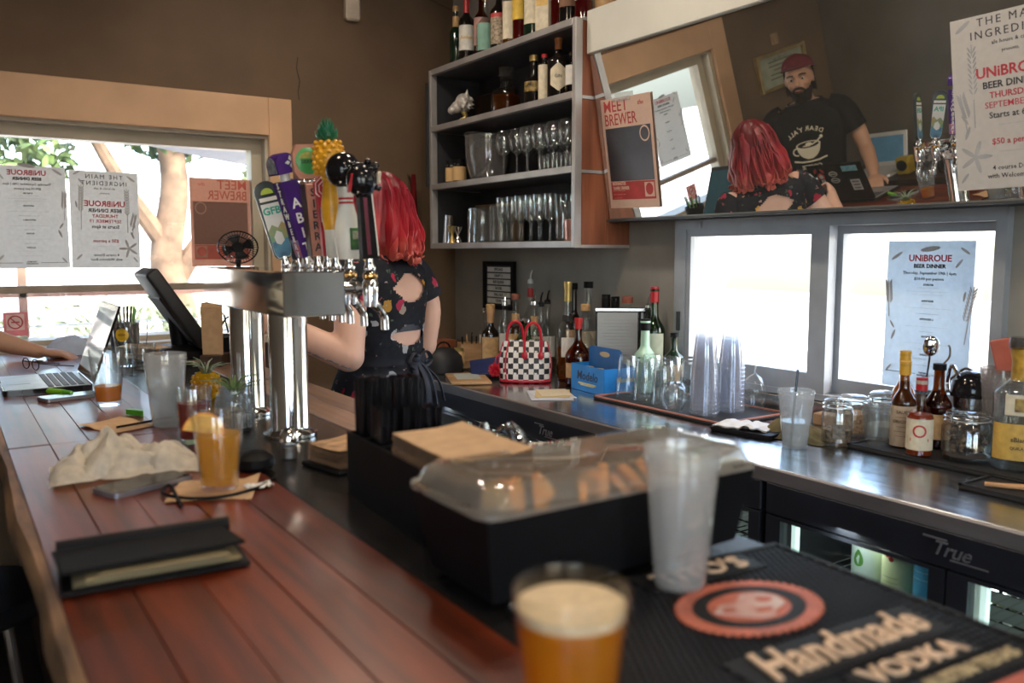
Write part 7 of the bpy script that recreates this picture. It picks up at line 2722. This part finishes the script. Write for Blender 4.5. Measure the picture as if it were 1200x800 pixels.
B().tube(crv([(-.10, -.03, .12), (-.122, -.032, .10), (-.128, -.03, .06)], 4), .003, 6).out('strap', redl, t)

t = thing('paper_pile', 'fanned sheets of paper lying in front of the checkered bag', 'papers', (1.815, 2.475, CT + .0006), R(-30))
for k, (c, a) in enumerate((((0.66, 0.66, 0.70), 0), ((0.70, 0.70, 0.72), 9), ((0.68, 0.52, 0.28), -7), ((0.70, 0.60, 0.42), 4))):
    B().box((.006 * k, .005 * k, .0012 + .0022 * k), (.15 - .012 * k, .21 - .02 * k, .0012), (0, 0, R(a))).out('sheet', paper('sheet_%d' % k, c, .2), t, 0)

for (x, y, rz, lab, lean) in ((2.165, 2.505, -38, 'black clipboard in a clear sleeve standing behind the blue carton', -4), (2.187, 2.497, -38, 'second clipboard standing behind the sleeved one', -4)):
    t = thing('clipboard', lab, 'clipboard', (x, y, CT + .0012), rot=(R(lean), 0, R(rz)))
    B().box((0, 0, .152), (.175, .006, .304), None, .002).out('board', M['black'], t, 30)
    B().box((-.003, -.0042, .150), (.155, .0012, .270)).out('sheet', paper('sheet_grey', (0.52, 0.52, 0.50), .1), t, 0)
    q = B()
    for k in range(16):
        q.box((-.004 + .006 * math.sin(k * 3), -.0052, .255 - .0125 * k), (.105 + .02 * math.sin(k * 1.7), .0006, .0022))
    q.out('lettering', ink_grey, t, 0)
    B().box((0, -.006, .296), (.178, .004, .012), None, .001).out('clip', M['steel'], t, 0)
    B().box((-.003, -.0075, .150), (.165, .0006, .285)).out('sleeve', thin_glass('sleeve', (0.93, 0.93, 0.93), (0.8, 0.8, 0.8), rough=.3, f0=.015), t, 0)

# spirits in a loose double row along the wall
yb = CT + .001
bottle('miniature bottle with a white label at the far end of the spirits row', (2.19, 3.52, yb), .24, .030, g_clear, .55, .74, .36, (l_whisky, .5), [(.25, .5, lab_white)], ('screw', M['chrome']))
bottle('dark bottle with a broad tan label and tan neck wrapper by the wooden crate', (2.06, 3.265, yb), .262, .040, g_dark, .56, .72, .38, None, [(.14, .52, lab_tan, 2.4)], ('cork', M['cork']), foil=(.76, tan_foil))
bottle('clear bottle half hidden behind the dark tan-labelled one', (2.19, 3.345, yb), .28, .036, g_clear, .6, .76, .36, (l_clear, .5), [(.2, .5, lab_white)], ('spout', M['chrome']))
bottle('dark bottle with a wooden stopper and tan collar behind the bag', (2.13, 3.165, yb), .312, .036, g_clear, .55, .70, .42, (l_brown, .6), [(.25, .5, lab_tan), (.66, .78, lab_tan, 5.5, .46)], ('cork', pbr('stopper_wood', (0.22, 0.07, 0.04), 0.5)))
bottle('clear-necked bottle with a tan collar behind the red bag handle', (2.17, 3.075, yb), .296, .036, g_clear, .55, .70, .42, (l_whisky, .5), [(.25, .5, lab_cream), (.66, .80, lab_tan, 5.5, .46)], ('spout', M['chrome']))
bottle('tall slim bottle with a steel pourer and dark red neck label', (2.225, 3.185, yb), .385, .034, g_clear, .55, .72, .34, (l_clear, .4), [(.2, .5, lab_white), (.82, .92, lab_red, 6.0, .40)], ('spout', M['white']))
bottle('clear bottle with a black speed pourer in the spirits row', (2.215, 3.04, yb), .30, .036, g_clear, .6, .76, .36, (l_clear, .45), [(.2, .5, lab_white)], ('spout', M['black']))
bottle('clear bottle with a black pourer nearer the room than its twin', (2.09, 2.915, yb), .30, .036, g_clear, .6, .76, .36, (l_clear, .35), [(.15, .45, lab_cream)], ('spout', M['black']))
for k, (x, y, l_) in enumerate(((2.08, 3.04, 'farther'), (2.05, 2.955, 'nearer'))):
    bottle('green beer bottle standing behind the checkered bag, %s one' % l_, (x, y, yb), .235, .031, g_green, .52, .74, .42, (liquid('green_beer', (.25, .30, .05), .3), .6), [(.2, .45, lab_white)], ('screw', M['chrome']))
bottle('tall gold-capped bottle of amber spirit beside the bag', (2.11, 2.755, yb), .398, .044, g_clear, .50, .66, .32, (l_whisky, .33), [(.24, .44, lab_white, 1.2), (.60, .66, lab_dark, 6.0, .48)], None, foil=(.80, gold_m))
bottle('dark-necked bottle close behind the gold-capped one', (2.215, 2.85, yb), .385, .036, g_dark, .55, .72, .36, None, [(.2, .5, lab_tan)], ('screw', M['black']))
bottle('squat amber bottle sealed with red wax beside the blue carton', (2.06, 2.62, yb), .262, .052, g_amber, .42, .70, .26, (l_whisky, .4), [(.12, .34, lab_tan)], None, foil=(.84, wax_red))
bottle('very tall thin clear bottle with a dark cap', (2.20, 2.735, yb), .395, .037, g_clear, .58, .74, .44, (l_clear, .3), [(.25, .5, lab_cream)], ('screw', M['black']))
bottle('amber cider-shaped bottle between the tall bottles', (2.135, 2.672, yb), .29, .042, g_clear, .5, .74, .34, (l_whisky, .45), [(.15, .4, lab_cream)], ('cork', M['cork']))
bottle('bottle with a black plastic cap behind the clipboards', (2.215, 2.64, yb), .345, .040, g_clear, .6, .76, .40, (l_brown, .5), [(.2, .5, lab_cream)], ('tall', M['black']))
bottle('dark bottle with a flat black top behind the clipboards', (2.222, 2.592, yb), .338, .036, g_dark, .62, .76, .42, None, [(.2, .5, lab_gold)], ('tall', M['black']))
bottle('bottle with a brown cork stopper behind the clipboards', (2.224, 2.522, yb), .325, .030, g_clear, .6, .76, .55, (l_whisky, .5), [(.2, .5, lab_cream)], ('cork', pbr('stopper_red', (0.28, 0.08, 0.05), 0.6)))
bottle('thin-necked bottle with a metal pourer by the green bottle', (2.24, 2.42, yb), .31, .034, g_dark, .56, .74, .34, None, [(.2, .45, lab_dark)], ('spout', M['steel']))
t = bottle('green whiskey bottle with a red cap and cream label beside the window', (2.22, 2.365, yb), .385, .041, g_green, .58, .74, .36, (liquid('green_whisky', (.10, .24, .05), .4), .5), [(.20, .56, pbr('label_cream_green', (0.62, 0.66, 0.50), 0.6), 2.0)], ('tall', red_cap))
t = bottle('pale green bottle with a black neck in front of the green one', (2.14, 2.326, yb), .27, .040, pbr('mint_glass', (0.36, 0.56, 0.42), 0.2, var=.06), .50, .66, .42, None, [(.18, .44, lab_green, 1.8)], ('tall', M['black']))
bottle('dark squat bottle behind the pale green one at the window jamb', (2.225, 2.262, yb), .22, .036, g_dkgreen, .6, .76, .36, None, [(.2, .5, lab_tan)], ('screw', M['black']))

# small things in the far corner of the counter
t = thing('wood_crate', 'small wooden crate of pens and tags in the far corner', 'crate', (2.10, 3.50, yb), R(-20))
q = B()
for a, b_ in (((-.06, -.05, 0), (.06, -.044, .085)), ((-.06, .044, 0), (.06, .05, .085)), ((-.06, -.044, 0), (-.054, .044, .085)), ((.054, -.044, 0), (.06, .044, .085)), ((-.054, -.044, 0), (.054, .044, .006))):
    q.span(a, b_, .001)
q.out('box', M['box_wood'], t, 0)
for k in range(5):
    B().cyl((-.04 + .02 * k, 0, .008), (-.045 + .024 * k, .01 * (k % 2), .115 + .01 * (k % 3)), .004, n=7).out('pen', (M['black'], M['box_wood'], M['chrome'])[k % 3], t)
t = thing('black_bag', 'domed black pouch beside the red-haired woman', 'pouch', (1.80, 3.24, yb), R(20))
q = B()
q.lathe([(0, 0), (.075, 0), (.082, .02), (.075, .065), (.045, .098), (0, .108)], n=24, sx=1.2)
q.out('shell', pbr('pouch_black', (0.015, 0.015, 0.018), 0.55), t)
B().tube(crv([(-.07, 0, .06), (-.03, .0, .12), (.03, 0, .12), (.07, 0, .06)], 5), .004, 6).out('strap', M['black'], t)
for k, (m_, dz) in enumerate(((M['box_wood'], 0), (M['redwood'], .046))):
    o = B().box((0, 0, 0), (.14, .10, .044), None, .003).out('wood_block', m_, None, 0, (2.01, 3.66, yb + .0225 + dz), (0, 0, R(8 * k)))
    tag(o, ('pale wooden block in the far corner, lower of two' if k == 0 else 'reddish wooden block in the far corner, on top'), 'block')
t = thing('serving_board', 'tan wooden board with a pale sheet near the front edge', 'board', (1.755, 2.955, yb), R(-24))
B().box((0, 0, .007), (.16, .26, .012), None, .003).out('board', M['box_wood'], t, 0)
B().box((.0, .02, .0136), (.10, .15, .0012)).out('sheet', paper('sheet_sage', (0.45, 0.47, 0.42), .1), t, 0)
t = thing('blue_notebook', 'dark blue notebook leaning on a black folio', 'notebook', (1.90, 3.05, yb), R(-30))
B().box((0, 0, .034), (.13, .19, .010), (R(12), R(-8), 0), .002).out('cover', pbr('navy_cover', (0.02, 0.035, 0.13), 0.5), t, 0)
B().box((0, .0, .007), (.14, .20, .012), None, .003).out('folio', M['black'], t, 0)
t = thing('steel_tray', 'dark flat tin lid lying by the wooden crate', 'lid', (1.93, 3.32, yb), R(15))
loft(B(), [(rrect(.12, .17, .02), 0), (rrect(.13, .18, .02), .008)]).out('plate', M['steel'], t, 30)
for k in range(2):
    t = thing('tan_jar', 'small jar of tan powder by the wooden crate, %s' % ('front one' if k == 0 else 'back one'), 'jar', (1.985 + .10 * k, 3.42 + .13 * k, yb))
    B().lathe([(0, 0), (.026, 0), (.027, .05), (.02, .06), (0, .06)], n=16).out('jar', lab_tan, t)
    B().lathe([(.022, .06), (.023, .075), (0, .076)], n=16).out('lid', gold_m, t)
t = thing('wall_menu', 'framed black letter board with white slats on the back wall', 'sign', (2.297, 3.545, 1.285))
q = B()
for a, b_ in (((-.02, -.14, -.118), (0, -.118, .118)), ((-.02, .118, -.118), (0, .14, .118)), ((-.02, -.118, .098), (0, .118, .118)), ((-.02, -.118, -.118), (0, .118, -.098))):
    q.span(a, b_, .002)
q.out('frame', M['black'], t, 0)
B().span((-.010, -.118, -.098), (0, .118, .098)).out('backing', pbr('board_slate', (0.03, 0.03, 0.032), 0.6), t, 0)
rows = ['SPECIALS', 'DRAFT 6', 'RED BLEND', 'HOUSE', 'PALE ALE', 'CIDER']
for k, w_ in enumerate(rows):
    z = .078 - .031 * k
    o = B().box((-.0115, 0, z), (.003, .205, .024)).out('slat', lab_white if k else M['white'], t, 0)
    q = B()
    q.text(w_, .019, TR((-.0134, 0, z), 90, 0, -90), bold=.02, t=.0004)
    q.out('lettering', ink, t, 0)
# ------------------------------------------------------------------ wall shelves
S4, S3, S2, S1 = [1.465 + z + .0268 for z in (.83, .562, .285, 0.0)]
tp = 2.115
bottle('slim clear bottle with a cork at the far end of the top shelf', (tp, 3.655, S4), .27, .030, g_dkgreen, .60, .78, .36, None, [(.68, .9, lab_tan, 5.5, .5)], ('cork', M['cork']))
bottle('wine bottle with a white gold-printed label and red capsule on the top shelf', (tp, 3.555, S4), .315, .038, g_dark, .62, .76, .36, None, [(.20, .56, lab_white)], None, foil=(.74, wax_red), txt=(('Amber', .022, .38, lab_gold),))
bottle('bottle with a dull pink label beside the red-capsuled wine', (tp + .02, 3.455, S4), .31, .037, g_amber, .60, .76, .36, (l_brown, .6), [(.22, .62, lab_pink)], ('screw', M['black']))
bottle('round-shouldered bottle with a green shield label and pale stopper', (tp - .01, 3.37, S4), .255, .044, g_clear, .52, .72, .30, (l_clear, .4), [(.10, .56, lab_green, 1.9)], ('cork', M['cork']))
bottle('bottle with a red band over a cream picture label on the top shelf', (tp, 3.275, S4), .30, .040, g_dark, .58, .74, .36, None, [(.12, .50, lab_pic), (.50, .56, lab_red)], ('screw', M['black']))
bottle('clear square bottle with a tall cream label on the top shelf', (tp, 3.185, S4), .29, .034, g_clear, .66, .80, .40, (l_whisky, .35), [(.14, .68, lab_cream)], ('screw', M['black']), sq=.1)
bottle('bottle of red liqueur with a bright yellow label', (tp, 3.105, S4), .29, .036, g_clear, .62, .78, .40, (l_red, .55), [(.36, .74, lab_yel, 2.6)], ('screw', gold_m))
bottle('broad bottle with a large cream label and red seal on the top shelf', (tp, 3.005, S4), .29, .045, g_dkgreen, .62, .78, .36, None, [(.22, .70, lab_cream)], ('screw', M['black']), txt=(('\u25cf', .030, .58, lab_red),))
t = thing('gift_tube', 'slim cream cardboard bottle box between top-shelf bottles', 'box', (tp, 2.925, S4), R(25))
B().box((0, 0, .16), (.062, .062, .32), None, .002).out('box', lab_cream, t, 0)
B().box((-.0316, 0, .17), (.001, .05, .10)).out('panel', lab_gold, t, 0)
bottle('dark red bottle with a pale label near the shelf end', (tp + .01, 2.845, S4), .30, .037, g_clear, .60, .76, .38, (l_red, .62), [(.42, .66, lab_white)], ('screw', M['black']))
bottle('dark bottle with a wide brown label on the top shelf', (tp, 2.765, S4), .30, .041, g_dark, .62, .76, .36, None, [(.26, .66, pbr('label_umber', (0.22, 0.10, 0.05), 0.6))], ('screw', gold_m))
bottle('ruby liqueur bottle with a white label at the near shelf end', (tp, 2.675, S4), .28, .036, g_clear, .60, .76, .38, (l_red, .7), [(.30, .56, lab_white)], ('screw', red_cap))
bottle('squat ruby bottle at the very end of the top shelf', (tp + .07, 2.635, S4), .20, .040, g_clear, .55, .74, .38, (l_red, .7), [(.2, .5, lab_tan)], ('screw', red_cap))
bottle('red liqueur bottle standing behind the pale beam end', (2.235, 2.655, S4), .21, .036, g_clear, .55, .74, .38, (l_red, .75), [(.25, .5, lab_red)], ('cork', wax_red))

# second shelf: silver sculpture, decanter, four bottles
t = thing('boar_sculpture', 'small silver animal-head sculpture on a gold foot', 'sculpture', (2.13, 3.615, S3), R(-20))
q = B()
q.sph((0, 0, .105), (.040, .050, .045), 16, 12).sph((-.03, .005, .085), (.03, .03, .028), 12, 8).sph((-.055, .008, .070), (.02, .022, .02), 10, 8)
for (x, y, z) in ((.015, -.03, .155), (.02, .03, .152)):
    q.cyl((x * .6, y * .8, z - .035), (x, y, z + .015), .014, .002, 8)
rr = random.Random(8)
for k in range(34):
    d_ = Vector((rr.uniform(-.4, 1), rr.uniform(-1, 1), rr.uniform(-.6, 1))).normalized()
    c0 = Vector((0, 0, .10)) + Vector((d_.x * .036, d_.y * .045, d_.z * .04))
    q.tube([c0, c0 + d_ * .014 + Vector((.006, 0, -.004))], [.009, .002], 6)
fuse(q, .0045, 1, 'head', [pbr('sculpt_silver', (0.62, 0.58, 0.54), 0.4, 0.35, var=.2, scale=50)], t)
B().tube(crv([(0, 0, .07), (.01, 0, .04), (-.012, 0, .02), (.006, 0, .0)], 4), [.016, .015, .013, .012, .011, .010, .010, .011, .012, .013, .014, .018, .02][:13], 10).out('foot', gold_m, t)
t = thing('decanter', 'square whisky decanter with a tall glass stopper on the second shelf', 'decanter', (2.12, 3.225, S3), R(20))
B().lathe([(0, .004), (.050, 0), (.055, .006), (.055, .085), (.045, .105), (.022, .118), (.020, .145), (.026, .150), (.0, .150)], n=24, sq=.35).out('body', g_clear, t, 50)
B().lathe([(0, .007), (.050, .007), (.050, .082), (0, .082)], n=24, sq=.35).out('drink', l_brown, t, 50)
B().lathe([(.018, .150), (.030, .158), (.034, .20), (.0, .204)], n=8).out('stopper', M['glass'], t, 0)
bottle('dark rum bottle with a gold script label on the second shelf', (2.10, 2.985, S3), .185, .042, g_dark, .50, .68, .34, None, [(.30, .52, pbr('label_script', (0.45, 0.30, 0.08), 0.5, col2=(0.02, 0.015, 0.01), scale=55))], ('cork', gold_m))
bottle('slim bottle with a tall peach label and red cap on the second shelf', (2.09, 2.895, S3), .19, .026, g_dark, .68, .82, .40, None, [(.06, .78, lab_cream, 2.6)], ('screw', red_cap))
t = bottle('black gin bottle with a diamond cream label and orange capsule', (2.10, 2.815, S3), .245, .045, g_dark, .60, .76, .30, None, [], None, foil=(.80, pbr('capsule_orange', (0.45, 0.14, 0.03), 0.4)))
f = on_cyl(.0452, math.atan2(-2.815, -2.10), .085)
q = B()
q.grid(lambda u, v: f(Vector((lerp(-.034, .034, u), lerp(-1, 1, v) * (.055 - .025 * abs(2 * u - 1)), 0))), 12, 4)
q.out('label', lab_cream, t)
q = B()
q.text('GIN', .017, None, bold=.01, t=.0003, fn=on_cyl(.046, math.atan2(-2.815, -2.10), .087))
q.out('lettering', ink, t, 0)
bottle('green-capped bottle with a white label at the end of the second shelf', (2.10, 2.715, S3), .165, .034, g_clear, .6, .78, .42, (l_clear, .5), [(.25, .7, lab_white)], ('screw', M['chrome']))
bottle('pale-capped dark bottle at the back of the second shelf', (2.215, 2.735, S3), .22, .038, g_dark, .6, .76, .36, None, [(.2, .5, lab_tan)], ('screw', M['black']))

# third shelf: two jars, ice bucket, wine glasses
for k, y in enumerate((3.675, 3.605)):
    t = thing('tan_label_jar', 'black-lidded jar with a tan label on the third shelf, %s of two' % ('farther' if k == 0 else 'nearer'), 'jar', (2.10, y, S2))
    B().lathe([(0, 0), (.031, 0), (.032, .004), (.032, .085), (.026, .094), (0, .094)], n=22).out('jar', g_dark, t)
    B().lathe([(.0328, .012), (.0328, .078)], n=22).out('label', pbr('label_sand', (0.62, 0.40, 0.18), 0.6, var=.05), t)
    B().lathe([(.027, .094), (.028, .112), (0, .113)], n=20).out('lid', M['black'], t)
t = thing('ice_bucket', 'large clear acrylic ice bucket on the third shelf', 'bucket', (2.12, 3.385, S2))
B().lathe([(0, 0), (.070, 0), (.078, .006), (.10, .10), (.104, .20), (.101, .20), (.097, .10), (.074, .012), (0, .010)], n=36).out('bucket', thin_glass('acrylic', (0.84, 0.85, 0.86), (0.45, 0.47, 0.48), haze=.10), t)
B().tube([(.104 * math.cos(2 * PI * k / 36), .104 * math.sin(2 * PI * k / 36), .201 + .008 * math.cos(4 * PI * k / 36)) for k in range(36)], .0035, 7, closed=True).out('rim', M['glass'], t)
for s in (-1, 1):
    B().sph((0, .108 * s, .185), .010, 12, 8).out('lug', M['chrome'], t)


def stemware(label, x, y, z, h, rb, bowl, stem, group, copy_of=None):
    if copy_of:
        return dup(copy_of, (x, y, z), None, label)
    t = thing('wine_glass', label, 'glass', (x, y, z), group=group)
    zb = h * stem
    B().lathe([(0, .002), (rb * .82, 0), (rb * .84, .002), (.006, .007), (.0036, .014), (.0034, zb - .01), (.006, zb)], n=18).out('stem', M['glass'], t)
    pr = [(.006, zb)]
    for k in range(1, 9):
        a = k / 8
        pr.append((rb * bowl(a), lerp(zb, h, a)))
    pr += [(r_ - .0012, z_) for r_, z_ in pr[::-1]]
    B().lathe(pr, n=22).out('bowl', M['glass'], t)
    return t


wb = lambda a: math.sin(PI * min(1, .12 + a * .62)) ** .8 * (1.0 if a < .55 else 1 - (a - .55) * .32)
fl = lambda a: .55 + .35 * math.sin(PI * (a * .6 + .05))
pos = [(2.08, 3.185), (2.09, 3.095), (2.08, 3.005), (2.08, 2.915), (2.085, 2.825), (2.085, 2.735), (2.18, 3.14), (2.185, 3.05), (2.18, 2.96), (2.18, 2.87), (2.18, 2.78), (2.185, 2.69)]
nth = ['first', 'second', 'third', 'fourth', 'fifth', 'last']
g0 = None
for k, (x, y) in enumerate(pos):
    lab = 'stemmed wine glass on the third shelf, %s from the ice bucket in the %s row' % (nth[k % 6], 'front' if k < 6 else 'back')
    g0_ = stemware(lab, x, y, S2, .195, .038, wb, .45, 'wine glasses on the third shelf', g0)
    g0 = g0 or g0_
g1 = None
for k in range(6):
    lab = 'cut-glass tumbler on the third shelf beneath the wine glasses, %s in its row' % nth[k]
    y = 2.955 - .06 * k
    if g1 is None:
        g1 = tumbler('cut_tumbler', lab, 'glass', (2.132, y, S2), .075, .024, .027, M['glass'], .002, .01, n=10, group='cut tumblers on the third shelf')
    else:
        dup(g1, (2.132, y, S2), None, lab)

# bottom shelf: shaker tins, jiggers, pitcher, flutes
for k, (x, y, h, r0, r1, lab) in enumerate(((2.085, 3.685, .135, .030, .020, 'steel cocktail tin turned upside down at the far end of the bottom shelf'), (2.15, 3.55, .165, .038, .028, 'tall steel shaker tin behind the jiggers on the bottom shelf'))):
    t = thing('shaker_tin', lab, 'shaker', (x, y, S1))
    B().lathe([(r0, 0), (r1, h), (0, h + .002)], n=24).lathe([(r0, 0), (r0 + .0012, .003), (r0 - .001, .004)], n=24).out('tin', M['chrome'], t)
for k, (y, h) in enumerate(((3.60, .080), (3.545, .075))):
    t = thing('jigger', 'double-ended steel jigger on the bottom shelf, %s one' % ('farther' if k == 0 else 'nearer'), 'jigger', (2.055, y, S1))
    B().lathe([(.019, 0), (.006, h * .45), (.006, h * .5), (.022, h), (.020, h), (.004, h * .53), (0, h * .53)], n=20).out('cup', gold_m if k == 0 else M['chrome'], t)
t = thing('glass_pitcher', 'clear glass pitcher with a handle on the bottom shelf', 'pitcher', (2.12, 3.43, S1), R(200))
B().lathe([(0, 0), (.052, 0), (.060, .008), (.056, .07), (.048, .13), (.054, .16), (.052, .16), (.045, .13), (.053, .07), (.056, .012), (0, .008)], n=28).out('body', M['glass_dim'], t)
B().tube(crv([(.05, 0, .145), (.09, 0, .15), (.10, 0, .10), (.085, 0, .05), (.057, 0, .04)], 6), .007, 8).out('handle', M['glass_dim'], t)
t = thing('glass_jug', 'ribbed glass jug beside the pitcher on the bottom shelf', 'pitcher', (2.13, 3.29, S1))
q = B()
q.lathe([(0, 0), (.045, 0), (.048, .006), (.045, .10), (.048, .165), (.046, .165), (.042, .10), (.044, .01), (0, .008)], n=28)
for k in range(14):
    a = 2 * PI * k / 14
    q.tube([(.048 * math.cos(a), .048 * math.sin(a), .01), (.045 * math.cos(a), .045 * math.sin(a), .10), (.048 * math.cos(a), .048 * math.sin(a), .16)], .003, 5)
q.out('body', M['glass_dim'], t, 50)
pos = [(2.075, 3.19), (2.08, 3.12), (2.075, 3.05), (2.08, 2.98), (2.075, 2.91), (2.08, 2.84), (2.165, 3.16), (2.165, 3.09), (2.165, 3.02), (2.165, 2.95), (2.165, 2.88), (2.165, 2.81)]
g2 = None
for k, (x, y) in enumerate(pos):
    lab = 'tall flute glass on the bottom shelf, %s from the jug in the %s row' % (nth[k % 6], 'front' if k < 6 else 'back')
    g_ = stemware(lab, x, y, S1, .195, .031, fl, .42, 'flute glasses on the bottom shelf', g2)
    g2 = g2 or g_
for k, (x, y) in enumerate(((2.09, 2.765), (2.17, 2.74))):
    t = tumbler('hobnail_glass', 'dimpled beer glass on the bottom shelf, %s one' % ('front' if k == 0 else 'back'), 'glass', (x, y, S1), .16, .028, .036, M['glass'], .0025, .012, rings_=(.04, .07, .10, .13))
tumbler('copper_mug', 'small pinkish copper cup at the near end of the bottom shelf', 'cup', (2.075, 2.685, S1), .085, .030, .034, pbr('copper', (0.62, 0.36, 0.30), 0.28, 0.8), .0015, .004)
